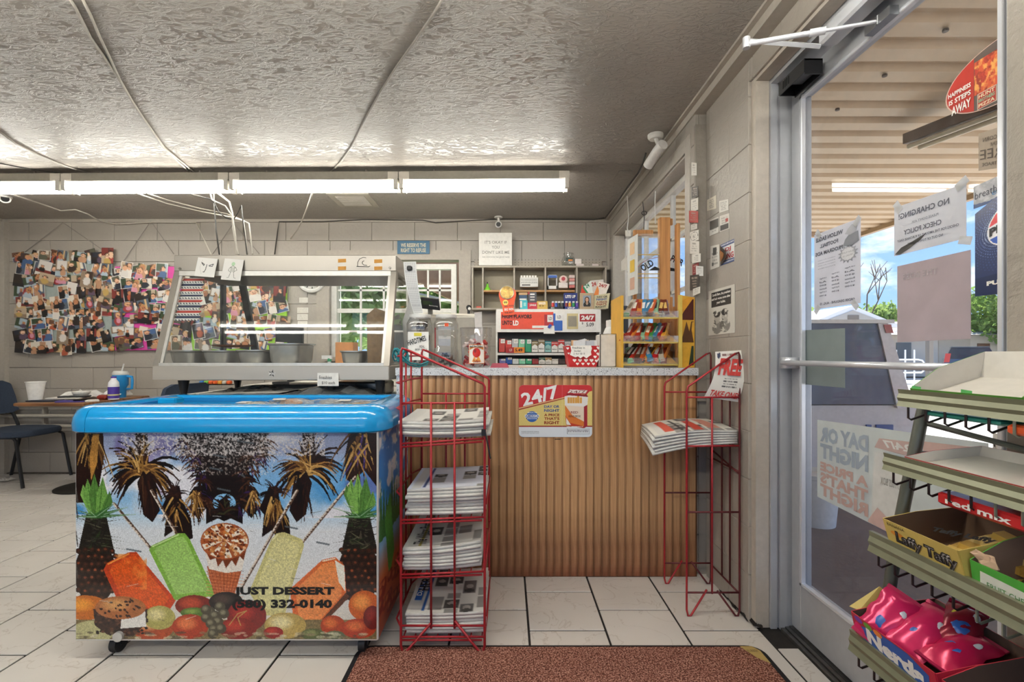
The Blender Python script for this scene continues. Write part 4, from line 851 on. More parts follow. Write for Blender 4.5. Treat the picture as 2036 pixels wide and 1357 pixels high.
# shrink-wrapped scented hangers lying on the freezer lid
def packet(x, y, z, rz, w, l, col, lab, dome=.012, seed=0):
    t = thing('scented_packet', lab, 'packet', (x, y, z), 'clear packets on the freezer'); R = random.Random(seed)
    n, m = 9, 7; vs = []; fs = []
    for i in range(n):
        for j in range(m):
            a, b = i/(n-1)*2-1, j/(m-1)*2-1; h = dome*max(0, 1-(a*a+b*b)*.75)+R.uniform(0, .007)*(.4+abs(a)*abs(b)+abs(a)*.5)
            vs.append((x+math.cos(rz)*a*w-math.sin(rz)*b*l, y+math.sin(rz)*a*w+math.cos(rz)*b*l, z+.002+h))
    for i in range(n-1):
        for j in range(m-1): fs.append((i*m+j, (i+1)*m+j, (i+1)*m+j+1, i*m+j+1))
    MB()._add(vs, fs).build('clear_bag', glass_mat(tint=(.93, .93, .92), refl=.22, haze=.22, name='crinkled_film'), t)
    MB().lathe((x, y, z+.001), [(.035, 0), (.04, .004), (.036, dome*.8), (.015, dome)], 14, 1.2, .8).build('scented_disc', mat(col, .7, var=.3, nscale=150), t, True)
    if seed % 2 == 0: MB().slab(*[Vector((x, y, z+dome+.003))+Vector((math.cos(rz)*a*w*.8-math.sin(rz)*b*l*.5, math.sin(rz)*a*w*.8+math.cos(rz)*b*l*.5, 0)) for a, b in ((-1, -1), (-.3, -1), (-.3, 1), (-1, 1))], .0008).build('card_label', mat('#e3e0da', .6), t)
    return t
pk = [(-.90, 1.88, .926, .1, .09, .07, '#b0435a', 'clear packet with a dusky pink disc on the freezer lid'), (-.78, 1.90, .926, -.2, .08, .07, '#9c8a6c', 'clear packet with a beige disc on the freezer lid'),
      (-.68, 1.87, .926, .05, .08, .06, '#cf7a2e', 'clear packet with a flat orange disc at the front of the freezer lid'), (-.585, 1.88, .926, .3, .07, .07, '#c8975a', 'clear packet with a tan disc at the right corner of the freezer lid'),
      (-.93, 2.05, .926, .4, .09, .09, '#d0853c', 'clear packet with a wide orange disc in the middle of the lid'), (-.78, 2.10, .926, -.4, .11, .08, '#8a94a0', 'clear packet with a grey-blue disc behind the pink one'),
      (-.66, 2.08, .926, .2, .09, .08, '#5a86b5', 'clear packet with a blue disc on the freezer lid'), (-.60, 2.00, .926, .6, .08, .07, '#b59a5c', 'clear packet with a mustard disc on the freezer lid'), (-1.03, 1.93, .932, .1, .07, .06, '#d9d2b8', 'clear packet with a cream disc at the left of the packets')]
for i, q in enumerate(pk): packet(*q, dome=.022 if i in (4, 3) else .014, seed=i)
# ---------------------------------------------------------------- sales counter with beadboard front
CX0, CX1, CY, CZ = -.562, .975, 2.437, 1.073
ct = thing('sales_counter', 'sales counter with varnished oak beadboard front and speckled white laminate top', 'counter', (.22, 2.7, 0))
m_oak = wood('#cda276', '#a0744a', .8, 'Z', .38, wear=('#8f4326', .16, .52)); m_oakd = mat('#5f3a20', .8)
bw_ = .0405; n_ = int((CX1-CX0-.03)/bw_)
MB().box(CX0+.02, CX1, CY+.0032, CY+.022, 0, CZ-.036).build('backing_board', m_oakd, ct)
_pk = None
for i in range(n_+1):
    a = CX0+.033+i*bw_; b = min(a+bw_, CX1)
    if b-a < .01: continue
    w_ = b-a
    mb = MB(); mb.box(0, .0035, 0, .008, .004, CZ-.037).box(.0058, w_-.0022, 0, .008, .004, CZ-.037)
    if _pk is None or abs(w_-bw_) > 1e-4: o = mb.build('plank', m_oak, ct, local=True); _pk = _pk or o.data
    else: o = bpy.data.objects.new('plank', _pk); COL.objects.link(o); o.parent = ct
    o.location = (a-.22, CY-2.7, 0)
def speckle():
    m = bpy.data.materials.new('speckled_laminate'); m.use_nodes = True; nt = m.node_tree; b = nt.nodes['Principled BSDF']; tc = N(nt, 'ShaderNodeTexCoord')
    n1 = N(nt, 'ShaderNodeTexNoise', Scale=170, Detail=3, Distortion=1.0); nt.links.new(tc.outputs['Object'], n1.inputs[0])
    cr = N(nt, 'ShaderNodeValToRGB'); e = cr.color_ramp.elements; e[0].position = .34; e[0].color = (*hexc('#3a3f46'), 1); e[1].position = .42; e[1].color = (*hexc('#d9dce0'), 1); q = e.new(.60); q.color = (*hexc('#e2e4e6'), 1); q = e.new(.66); q.color = (*hexc('#9aa0a8'), 1)
    nt.links.new(n1.outputs[0], cr.inputs[0]); nt.links.new(cr.outputs[0], b.inputs['Base Color']); b.inputs['Roughness'].default_value = .3; return m
m_spk = speckle()
MB().box(CX0-.006, CX1, CY-.018, CY+.50, CZ-.038, CZ).build('worktop', m_spk, ct)
MB().box(CX0-.004, CX0+.032, CY-.004, CY+.5, 0, CZ-.038).build('end_edge', m_spk, ct)
MB().box(CX0, CX1-.02, CY+.46, CY+.48, 0, CZ-.04).build('back_panel', mat('#8d7a5f', .6), ct)
# marks on the boards
MB().box(.245, .275, CY-.0006, CY+.0002, .705, .709).build('scuff', mat('#2c2622', .8), ct)['kind'] = 'stuff'
# price sign on the front
def c7(x, y): return P(980+x/7.83, 730+y/7.83, CY-.004)
sg = thing('tobacco_sign', 'red and yellow 24/7 tobacco price sign on the oak counter front', 'sign', c7(975, 1090))
cv = Cv(300, 214, '#c72f33', (405, 283, 1545, 1093), 9)
cv.poly([(405, 660), (1120, 490), (1545, 375), (1545, 1100), (405, 1100)], '#ddc878', .04)
for i in range(38):
    for j in range(16): cv.ell(420+i*30+(15 if j % 2 else 0), 560+j*26, 4, 4, '#e9dca6', a=.7 if 560+j*26 > 700-(i*30)*.2 else 0)
cv.poly([(405, 655), (1120, 482), (1120, 497), (405, 675)], '#a02a24'); cv.poly([(405, 640), (1120, 470), (1120, 482), (405, 655)], '#e8c98c')
cv.rect(405, 915, 1545, 935, '#9c2c22'); cv.rect(405, 935, 1545, 1093, '#dfe6ee')
cv.line((1080, 285), (1080, 1090), 3, '#ffffff', a=.35)
cv.ell(610, 775, 92, 84, '#2f62ae'); cv.rect(500, 745, 722, 785, '#e6ecf2'); cv.poly([(520, 800), (700, 800), (690, 820), (610, 860), (530, 820)], '#2f62ae')
for i in range(5): cv.ell(548+i*31, 806, 9, 8, '#ffffff')
cv.poly([(1120, 595), (1415, 620), (1415, 955), (1140, 905)], '#ead8c4'); cv.poly([(1120, 595), (1140, 620), (1240, 760), (1415, 850), (1415, 955), (1140, 905)], '#d97a33', .1); cv.poly([(1128, 760), (1200, 870), (1415, 925), (1415, 955), (1140, 905)], '#b93a25'); cv.poly([(1140, 790), (1215, 905), (1145, 900)], '#f0eee8')
cv.poly([(1415, 620), (1470, 585), (1470, 925), (1415, 955)], '#a12735'); cv.poly([(1115, 460), (1180, 445), (1480, 465), (1470, 590), (1415, 620), (1120, 600)], '#e9e6e2')
for i in range(6): cv.rect(1163+i*38, 475, 1163+i*38+33, 565, '#d9a04a', .06)
cv.rect(1308, 432, 1345, 560, '#d9a04a'); cv.poly([(1140, 415), (1190, 350), (1490, 362), (1495, 390), (1460, 430)], '#b72c33'); cv.poly([(1160, 408), (1200, 356), (1472, 366), (1440, 414)], '#efe6df'); cv.poly([(1140, 420), (1460, 432), (1485, 470), (1150, 440)], '#8d1f28')
cv.rect(1155, 960, 1500, 1045, '#5d646c'); cv.rect(1160, 965, 1495, 1040, '#e6ebf1'); cv.scrib(1170, 975, 1490, 1020, 2, '#3c4046'); cv.scrib(445, 1000, 720, 1045, 4, '#8a9098'); cv.scrib(1150, 915, 1400, 940, 1, '#f2e6de', seed=4)
# rounded corners by leaving the corner cells out of the outline: real rounded plate behind, print inset
def rrect(x0, x1, z0, z1, y, r, n=6):
    pts = []
    for (cx, cz, a0) in ((x1-r, z1-r, 0), (x0+r, z1-r, 90), (x0+r, z0+r, 180), (x1-r, z0+r, 270)):
        for i in range(n+1): a = math.radians(a0+90*i/n); pts.append((cx+r*math.cos(a), y, cz+r*math.sin(a)))
    return pts
A, Bq = c7(405, 1093), c7(1545, 283)
MB().poly(rrect(A.x, Bq.x, A.z, Bq.z, CY-.0035, .022), (0, 1, 0), .003).build('plate', mat('#c9ccd2', .4), sg)
def round_print(cv, A, Bq, y, r, name, parent, rough=.4):
    """print whose corners follow a circle of radius r"""
    W, Hh = Bq.x-A.x, Bq.z-A.z
    def bend(co, gx, gy):
        x = gx*W+0*gy; z = gy*Hh+0*gx
        dz = np.minimum(z, Hh-z); ins = np.where(dz < r, r-np.sqrt(np.maximum(0, r*r-(r-dz)**2)), 0)
        x2 = ins+(x/W)*(W-2*ins); mid = (x > r) & (x < W-r); co = co.copy(); co[:, :, 0] = co[:, :, 0]-x[:, :, 0]+np.where(mid, x, np.clip(x, ins, W-ins))[:, :, 0]; return co
    return print_on(cv, (A.x, y, Bq.z), (W, 0, 0), (0, 0, -Hh), name, parent, rough, bend=bend)
round_print(cv, A, Bq, CY-.0042, .022, 'printed_face', sg)
mw, mb_, mr_ = mat('#f2f2f0', .5), mat('#28509a', .5), mat('#96231c', .5)
def c7t(s, x0, x1, y0, y1, m, shear=0, rot=0, **k):
    p0, p1 = c7(x0, y1), c7(x1, y0); u = Vector((math.cos(rot), 0, math.sin(rot))); v = Vector((-math.sin(rot), 0, math.cos(rot)))
    return lettering(s, (p0.x, CY-.005, p0.z), u, v, (p1.x-p0.x), (p1.z-p0.z), m, sg, shear=shear, **k)
c7t('24/7', 475, 1060, 410, 620, mw, rot=.24, bold=.03)
for s, y0, y1, m in (('DAY OR', 597, 638, mb_), ('NIGHT', 657, 700, mb_), ('A PRICE', 728, 768, mr_), ("THAT'S", 783, 826, mr_), ('RIGHT', 845, 893, mr_)): c7t(s, 798, 1035, y0, y1, m, bold=.025)
c7t('AMERICA', 503, 718, 748, 782, mb_, bold=.02); c7t("MADE IN", 540, 680, 704, 722, mw, bold=.01); c7t('24/7', 1180, 1440, 368, 408, mat('#7a2020', .5)); c7t('RED', 1215, 1325, 690, 725, mr_); c7t('KING BOX', 1180, 1365, 752, 785, mat('#33201c', .5))
# ---------------------------------------------------------------- back counter with the food warmer
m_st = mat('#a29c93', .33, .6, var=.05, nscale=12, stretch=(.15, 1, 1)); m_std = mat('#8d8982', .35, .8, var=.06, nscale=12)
m_lam = mat('#cfcac2', .45)
bt_ = thing('low_counter', 'low white laminate counter behind the freezer, carrying the food warmer', 'counter', (-1.25, 2.9, 0))
MB().bbox(-1.93, CX0-.012, 2.40, 3.50, .875, .905, .003).build('worktop', m_lam, bt_)
MB().box(-1.88, CX0-.03, 2.50, 3.45, .0, .875).build('cabinet', mat('#8f7d66', .6), bt_)
WX0, WX1, WY, WZ = -1.83, -.608, 2.45, 1.008
wm = thing('food_warmer', 'stainless steel food warmer with slanted glass front on the back counter', 'food warmer', (-1.22, 2.8, .905))
YT, YK = 2.61, 3.06        # front and rear of the canopy
MB().bbox(WX0, WX1, WY, YK, WZ, 1.083, .004).build('base', mat('#bdb6ab', .36, .35, var=.05, nscale=12, stretch=(.15, 1, 1)), wm)
MB().bbox(WX0, WX1, YT, YK, 1.600, 1.688, .003).build('canopy', m_st, wm)
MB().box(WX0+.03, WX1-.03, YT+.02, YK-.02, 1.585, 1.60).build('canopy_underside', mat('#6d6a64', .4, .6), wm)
for i in range(22): q = YT+.03+.0185*i; MB().box(WX0+.05, WX1-.05, q, q+.006, 1.579, 1.585).build('grille_bar', mat('#a19d96', .35, .7), wm)
dv = Vector((0, YT-WY, 1.600-1.083))
for xa, xb, nm in ((WX0, WX0+.03, 'front_post'), (WX1-.03, WX1, 'front_post')):
    MB().poly([(xa, WY+.005, 1.083), (xa, WY+.04, 1.083), (xa, YT+.04, 1.6), (xa, YT+.004, 1.6)], (1, 0, 0), xb-xa).build(nm, m_st, wm)
for xa, xb in ((WX0+.03, WX0+.045), (WX1-.045, WX1-.03)): MB().poly([(xa, WY+.012, 1.09), (xa, WY+.022, 1.09), (xa, YT+.02, 1.6), (xa, YT+.01, 1.6)], (1, 0, 0), xb-xa).build('glass_channel', mat('#d5d2cb', .35, .4), wm)
MB().box(WX0+.03, WX1-.03, WY+.006, WY+.03, 1.083, 1.098).build('glass_channel', mat('#d5d2cb', .35, .4), wm)
MB().box(WX0+.03, WX1-.03, YT-.002, YT+.02, 1.575, 1.600).build('glass_channel', mat('#d5d2cb', .35, .4), wm)
MB().slab((WX0+.04, WY+.018, 1.098), (WX1-.04, WY+.018, 1.098), (WX1-.04, YT+.012, 1.59), (WX0+.04, YT+.012, 1.59), .004).build('front_glass', glass_mat(refl=.026, haze=.02, name='warmer_glass'), wm)
for x in (WX0+.012, WX1-.014):
    MB().poly([(x, WY+.04, 1.09), (x, YK-.03, 1.09), (x, YK-.03, 1.59), (x, YT+.04, 1.59)], (1, 0, 0), .004).build('side_glass', glass_mat(refl=.04, name='warmer_side_glass'), wm)
for x in (WX0, WX1-.024): MB().box(x, x+.024, YK-.03, YK, 1.083, 1.60).build('rear_post', m_black if x < -1 else m_st, wm)
MB().slab((-1.60, YK-.05, 1.10), (-1.565, YK-.05, 1.10), (-1.66, YK-.05, 1.585), (-1.70, YK-.05, 1.585), .02).build('inner_strut', m_black, wm)
MB().box(WX0+.03, WX1-.03, WY+.05, YK-.02, 1.083, 1.088).build('deck', mat('#a9a59d', .3, .8), wm)
for x in (WX0+.13, WX1-.06):
    for y in (WY+.05, YK-.06): MB().lathe((x, y, .905), [(.014, 0), (.016, .01), (.013, .014), (.027, .103)], 16).build('leg', m_black, wm, True)
for x, z in ((WX0+.035, 1.613), (WX1-.035, 1.618)): MB().cyl((x, YT-.004, z), (x, YT, z), .007, 12).build('screw', mat('#77736c', .3, .9), wm)
# emblem of a star on the base band
e0 = P(541, 743, WY-.001); pts = [(e0.x+(.020 if i % 2 == 0 else .008)*math.sin(i*math.pi/5+.2), WY-.0006, e0.z+(.020 if i % 2 == 0 else .008)*math.cos(i*math.pi/5+.2)) for i in range(10)]
MB().poly(pts, (0, 1, 0), .0006).build('star_emblem', mat('#3b3a38', .5), wm)
lettering('star', (e0.x-.017, WY-.0012, e0.z-.006), (1, 0, 0), (0, 0, 1), .036, .013, mat('#e0ddd6', .5), wm, bold=.03)
# curly outline and tape marks on the canopy
mk = MB()
for (px, py) in ((680, 519), (752, 520), (680, 534), (752, 534)): q = P(px, py, YT-.001); mk.slab((q.x-.022, q.y, q.z-.010), (q.x+.022, q.y, q.z-.008), (q.x+.022, q.y, q.z+.012), (q.x-.022, q.y, q.z+.010), .0008)
mk.build('tape_marks', mat('#c1872f', .6), wm)['kind'] = 'stuff'
def W3(px, py, y=YT-.0012): return P(px, py, y)
MB().tube([W3(*p) for p in ((711, 530), (711, 522), (715, 515), (722, 512), (728, 513))], .0012, 4).build('marker_scribble', m_black, wm)
MB().tube([W3(*p) for p in ((709, 530), (733, 531), (736, 529))], .0016, 4).tube([W3(*p) for p in ((730, 528), (723, 527), (720, 524), (721, 520), (724, 519))], .0014, 4).build('marker_scribble', m_black, wm)
# food pans and other things in the warmer
def pan(px0, px1, pyt, pyb, y, lab, food=None, empty=True):
    a, b = P(px0, pyt, y), P(px1, pyb, y); cx = (a.x+b.x)/2; w = (b.x-a.x)/2; z0, z1 = 1.0895, a.z; t = thing('food_pan', lab, 'pan', (cx, y+.1, z0), 'steel pans in the food warmer')
    d = .13; pr = []
    vs = []; fs = []; R8 = []
    def ring(hw, hd, z, r=.03):
        out = []
        for (sx, sy, a0) in ((1, 1, 0), (-1, 1, 90), (-1, -1, 180), (1, -1, 270)):
            for i in range(4): q = math.radians(a0+30*i); out.append((cx+sx*(hw-r)+r*math.cos(q), y+.1+sy*(hd-r)+r*math.sin(q), z))
        return out
    rs = [ring(w*.8, d*.8, z0+.002), ring(w*.86, d*.86, z0+.02), ring(w*.92, d*.92, z1-.012), ring(w, d, z1-.006), ring(w, d, z1), ring(w*.9, d*.9, z1-.001), ring(w*.84, d*.84, z0+.02), ring(w*.78, d*.78, z0+.008)]
    vs = [p for r in rs for p in r]; k = 16
    for i in range(len(rs)-1):
        for j in range(k): fs.append((i*k+j, i*k+(j+1) % k, (i+1)*k+(j+1) % k, (i+1)*k+j))
    fs += [tuple(range(k-1, -1, -1)), tuple(range(7*k, 8*k))]
    MB()._add(vs, fs).build('pan_body', mat('#bdbab3', .24, .55, var=.04), t, True)
    if food: MB().rough_blob((cx, y+.1, z1-.03), w*.8, d*.8, .025, 3, .2, 12, 6).build('food', food, t, True)
    return t
pan(336, 390, 697, 720, 2.60, 'shallow steel pan at the left end of the food warmer'); pan(402, 458, 697, 720, 2.60, 'second shallow steel pan from the left in the warmer'); pan(470, 528, 696, 720, 2.60, 'third shallow steel pan, beside the deep pan')
pan(531, 598, 683, 720, 2.60, 'deep steel pan in the middle of the food warmer'); pan(676, 722, 698, 719, 2.62, 'small steel pan beside the brown paper bag')
wk = P(462, 690, 2.72); o = MB().lathe((wk.x, 2.72, wk.z-.004), [(.03, 0), (.10, .006), (.118, .014), (.10, .012), (.03, .006)], 20, 1, .7).build('wicker_mat', mat('#a9683a', .9, var=.4, nscale=120, bump=.5)); tag(rebase(o), 'small brown wicker plate holder lying across two steel pans', 'plate holder')
bg_ = thing('paper_bag', 'crumpled brown paper bag standing at the right end of the food warmer', 'bag', (-.70, 2.72, 1.09))
xa, xb = P(733, 700, 2.66).x, P(772, 700, 2.66).x; zt = P(752, 621, 2.66).z
MB()._add([(xa, 2.64, 1.09), (xb, 2.64, 1.09), (xb, 2.80, 1.09), (xa, 2.80, 1.09), (xa-.004, 2.635, 1.36), (xb+.004, 2.64, 1.37), (xb, 2.8, 1.37), (xa, 2.8, 1.36), (xa+.03, 2.70, zt-.03), (xb-.004, 2.70, zt), (xb-.004, 2.74, zt), (xa+.03, 2.74, zt-.03), ((xa+xb)/2, 2.628, 1.24), ((xa+xb)/2-.01, 2.625, 1.40)],
    [(3, 2, 1, 0), (0, 1, 12), (1, 5, 12), (5, 13, 12), (13, 4, 12), (4, 0, 12), (1, 2, 6, 5), (2, 3, 7, 6), (3, 0, 4, 7), (4, 13, 8), (13, 9, 8), (13, 5, 9), (5, 6, 10, 9), (6, 7, 11, 10), (7, 4, 8, 11), (8, 9, 10, 11)]).build('bag', mat('#8a6f52', .85, var=.15, bump=.4, bscale=25), bg_)
# folded garland with stars hanging inside the glass
cv = Cv(60, 90, '#e9e6de', (0, 0, 60, 90), 8)
for i, c_ in enumerate(['#b8382c', '#262d4d', '#b8382c', '#262d4d', '#b8382c', '#262d4d', '#b8382c', '#262d4d']):
    cv.rect(0, 2+i*11.2, 60, 6.8+i*11.2, c_, .1)
    for k in range(8): cv.ell(4+k*7.4+(i % 2)*3, 10+i*11.2, 2.0, 1.6, '#3a3a48')
gl = thing('star_banner', 'red, white and blue star patterned banner hanging inside the warmer glass', 'banner', P(372, 640, 2.62))
def onw(px, py):  # point just behind the slanted glass
    z = 1.3; y = 2.5
    for _ in range(20): y = WY+.03+(z-1.098)*(YT-WY)/.5; z = H-(py-HY)*y/F
    return P(px, py, y+.004)
A, B_, C_ = onw(363, 553), onw(398, 553), onw(346, 638)
def bendg(co, gx, gy):
    co = co.copy(); co[:, :, 0] += ((gx*.018*gy)+.004*np.sin(gy*50))[:, :, 0]*1.0; co[:, :, 1] += (.004*np.sin(gy*50)+0*gx)[:, :, 0]; return co
print_on(cv, A, (B_.x-A.x+.02, 0, 0), C_-A, 'cloth', gl, .8, bend=bendg)
# drawings taped to the canopy
def sheet(name, lab, cat, tl, tr, bl, cv, parent_group=None, thick=.0012, rough=.6, back='#e6e3dd', tape=None, m=None):
    tl, tr, bl = Vector(tl), Vector(tr), Vector(bl); u, v = tr-tl, bl-tl; n = v.cross(u).normalized()
    t = thing(name, lab, cat, tl+(u+v)/2, parent_group)
    MB().slab(bl-n*.0004, bl+u-n*.0004, tr-n*.0004, tl-n*.0004, thick).build('paper', m or mat(back, .7), t) if True else None
    if cv is not None: print_on(cv, tl+n*.0003, u, v, 'print', t, rough)
    return t
cv = Cv(60, 56, '#e4e1db', (0, 0, 60, 56), 2); cv.path([(14, 14), (24, 20), (22, 23), (15, 16)], 2, '#2d2d2d'); cv.path([(38, 22), (50, 17), (48, 24), (39, 24)], 2, '#2d2d2d'); cv.path([(31, 20), (30, 34), (27, 42), (24, 42)], 2, '#2d2d2d'); cv.path([(16, 6), (12, 30), (20, 48)], .8, '#b9b6b0')
sheet('drawing', "child's pencil drawing of two slanted eyes and a nose, taped to the warmer", 'drawing', P(394, 512, YT-.006), P(433, 515, YT-.006), P(386, 549, YT-.03), cv, 'drawings taped to the food warmer')
cv = Cv(56, 62, '#e2dfd9', (0, 0, 56, 62), 2); cv.ell(28, 15, 5, 6, '#a9c9a4'); cv.path([(28, 20), (20, 26), (17, 34), (22, 38)], 1.4, '#77796f'); cv.path([(28, 20), (37, 25), (41, 32), (34, 36)], 1.4, '#77796f'); cv.path([(23, 24), (24, 40), (21, 54), (16, 55)], 1.4, '#77796f'); cv.path([(34, 24), (33, 40), (36, 54), (41, 55)], 1.4, '#77796f'); cv.rect(24, 24, 33, 38, '#c4c3bb')
sheet('drawing', "child's pencil drawing of a figure with a green head, taped to the warmer", 'drawing', P(447, 514, YT-.006), P(485, 517, YT-.006), P(439, 556, YT-.03), cv, 'drawings taped to the food warmer')
cd = sheet('price_card', 'handwritten Freshies $10 each card taped to the warmer base', 'card', P(631, 742, WY-.004), P(673, 742, WY-.004), P(631, 768, WY-.014), None)
mi = mat('#2c2a2e', .6); p = P(635, 754, WY-.0085); lettering('Freshies', p, (1, 0, 0), (0, 0, 1), .065, .017, mi, cd, off=.003); p = P(640, 765, WY-.013); lettering('$10 each', p, (1, 0, 0), (0, 0, 1), .068, .016, mi, cd, off=.003)
# folded bags, newspapers and trays between the warmer legs
R = random.Random(12)
def crumple(name, lab, cat, cx, cy, z, w, d, h, m, seed, rz=0, grp=None):
    R = random.Random(seed); n, k = 12, 8; vs = []; fs = []
    for i in range(n):
        for j in range(k):
            a, b = i/(n-1)*2-1, j/(k-1)*2-1; x, y = a*w, b*d
            vs.append((cx+x*math.cos(rz)-y*math.sin(rz), cy+x*math.sin(rz)+y*math.cos(rz), z+.002+h*(.35+.65*R.random())*(1-.6*max(abs(a), abs(b))**3)))
    for i in range(n-1):
        for j in range(k-1): fs.append((i*k+j, (i+1)*k+j, (i+1)*k+j+1, i*k+j+1))
    o = MB()._add(vs, fs).build(name, m); return tag(rebase(o), lab, cat, grp)
crumple('plastic_bag', 'crumpled silver plastic bag under the left half of the warmer', 'plastic bag', -1.36, 2.62, .906, .20, .12, .07, mat('#86837e', .25, .6, bump=.6, bscale=20), 1)
crumple('plastic_bag', 'shiny crumpled foil bag under the right half of the warmer', 'plastic bag', -.93, 2.56, .906, .22, .12, .08, mat('#8c8f90', .2, .7, bump=.6, bscale=20), 2)
o = MB().obox((-1.50, 2.52, .918), (.14, 0, .0), (0, .1, 0), (0, 0, .010)).build('tray', mat('#5d5f62', .5)); tag(rebase(o), 'dark grey flat tray on the low counter behind the freezer', 'tray')
o = MB().slab((-1.62, 2.5, .936), (-1.18, 2.46, .945), (-1.05, 2.72, .972), (-1.45, 2.74, .968), .004).build('newspaper', mat('#b9b6ae', .8, var=.2, nscale=30)); tag(rebase(o), 'loose newspaper pages lying on the low counter under the warmer', 'newspaper')
o = MB().bbox(-1.0, -.70, 2.72, 2.95, .906, .985, .01).build('steel_tray', mat('#aaa8a3', .25, .85)); tag(rebase(o), 'low steel tray at the rear under the warmer, right side', 'tray')
o = MB().box(-1.42, -1.10, 3.1, 3.3, .906, .96).build('carton', mat('#d9d5cc', .7)); tag(rebase(o), 'flat white carton behind the warmer legs', 'carton')
o = MB().tube([(-1.72, 2.50, .912), (-1.68, 2.46, .93), (-1.62, 2.47, .935), (-1.58, 2.52, .912)], .003, 6).build('wire_hook', m_black); tag(rebase(o), 'small loop of black wire on the low counter by the warmer leg', 'wire')
# colourful beads strip seen under the warmer
bs_ = thing('bead_strip', 'strip of green, orange and yellow toy blocks seen under the warmer', 'toy', (-2.6, 4.3, .85)); 
for i, c_ in enumerate(['#3173b8', '#7ab648', '#e2602a', '#e2602a', '#e8a13c', '#c9c2b2', '#e2602a']):
    q = P(402+i*9, 761, 4.3); MB().bbox(q.x-.018, q.x+.018, 4.28, 4.32, q.z-.016, q.z+.016, .006).build('toy_block', mat(c_, .5), bs_)
MB().box(P(398, 761, 4.3).x, P(462, 761, 4.3).x, 4.27, 4.33, P(0, 761, 4.3).z-.022, P(0, 761, 4.3).z-.016).build('tray', m_black, bs_)
# ---------------------------------------------------------------- photo boards on the back wall
skin = ['#e0b394', '#c98f6c', '#e8c2a4', '#b57a56', '#d9a583', '#8a5a40']; cloth = ['#d6d0ca', '#2a2d38', '#9c3a3a', '#45618c', '#c98a9c', '#5a5a4a', '#b99a5a', '#5a4a5c', '#1d1a1a', '#a9b8c4', '#a9543a', '#e0dad2', '#b58a6c', '#3a2a22']
bgs = ['#2d2420', '#6b4a38', '#8d7a66', '#3a4a34', '#b7a48c', '#a3b3bd', '#dcd3c4', '#4a3836', '#7a3530', '#55606e', '#c7a97e', '#1c1a1e']
hair = ['#1c1411', '#3a261a', '#7a5836', '#b98f5a', '#5b3a22']
def photo_mesh(i, aw=14, ah=18):
    R = random.Random(100+i); c = Cv(aw, ah, R.choice(bgs), (0, 0, 14, 18), i)
    c.rect(0, R.uniform(8, 14), 14, 18, R.choice(bgs)); c.rect(R.uniform(0, 9), 0, R.uniform(9, 14), R.uniform(5, 14), R.choice(bgs+cloth))
    for k in range(R.choice([1, 1, 2, 2, 3])):
        x, y = R.uniform(3, 11), R.uniform(4.5, 10); s = R.uniform(1.4, 3.2); c.ell(x, y+s*2.6, s*1.7, s*2.0, R.choice(cloth)); c.ell(x, y-s*.3, s*1.12, s*1.2, R.choice(hair)); c.ell(x, y, s*.9, s*1.1, R.choice(skin)); c.rect(x-s*.5, y+s*.45, x+s*.5, y+s*.62, '#8c4a3a'); c.rect(x-s*.5, y-s*.15, x-s*.15, y+.1, '#2a1c18'); c.rect(x+s*.15, y-s*.15, x+s*.5, y+.1, '#2a1c18')
    if R.random() < .22: c.rect(0, 0, 14, .9, '#efece6'); c.rect(0, 17.1, 14, 18, '#efece6'); c.rect(0, 0, .9, 18, '#efece6'); c.rect(13.1, 0, 14, 18, '#efece6')
    me = print_mesh(c, (-.5, 0, .5), (1, 0, 0), (0, 0, -1), 'photo'); me.materials.append(print_mat(.35, .2)); return me
PH = [photo_mesh(i) for i in range(40)]
def board(name, lab, x0, x1, y0, y1, col, n, seed, bare=(), tilt=0):
    a, b = P(x0, y1, YB-.035), P(x1, y0, YB-.035); t = thing('photo_board', lab, 'photo board', ((a.x+b.x)/2, YB-.03, a.z), 'photo boards hung from the ceiling trim')
    o = MB().bbox(a.x, b.x, YB-.034, YB-.018, a.z, b.z, .003).build('board', mat(col, .6), t)
    R = random.Random(seed); W_, H_ = b.x-a.x, b.z-a.z; cols_ = max(1, int(W_/.082)); rows = max(1, int(H_/.105)); k = 0
    cells = [(i, j) for j in range(rows) for i in range(cols_)]; R.shuffle(cells)
    for (i, j) in cells[:n]:
        x = a.x+(i+.5+R.uniform(-.25, .25))*W_/cols_; z = a.z+(j+.5+R.uniform(-.2, .2))*H_/rows
        px = VX+x*F/YB; py = HY-(z-H)*F/YB
        if any(q[0] < px < q[2] and q[1] < py < q[3] for q in bare): continue
        p_ = bpy.data.objects.new('photo', PH[R.randrange(len(PH))]); COL.objects.link(p_); p_.parent = t
        ls = R.random() < .4; s = R.uniform(.09, .125); w_, h_ = (s*1.25, s*.95) if ls else (s*.95, s*1.25)
        p_.scale = (w_, 1, h_); p_.rotation_euler = (0, R.uniform(-.28, .28), 0); p_.location = Vector((x, YB-.036-.0006*k-.001, z))-t.location; k = (k+1) % 24
    return t
board('b', 'grey board crowded with family photos at the left end of the back wall', 33, 222, 502, 700, '#98a29e', 94, 1, bare=((168, 520, 200, 548), (95, 580, 125, 600)))
board('b', 'pink board crowded with family photos next to the grey one', 228, 366, 530, 697, '#d0489c', 52, 2)
board('b', 'lime green board crowded with photos, seen through the warmer glass', 366, 570, 552, 700, '#93c83a', 84, 3, bare=((388, 595, 396, 640), (545, 640, 556, 700)))
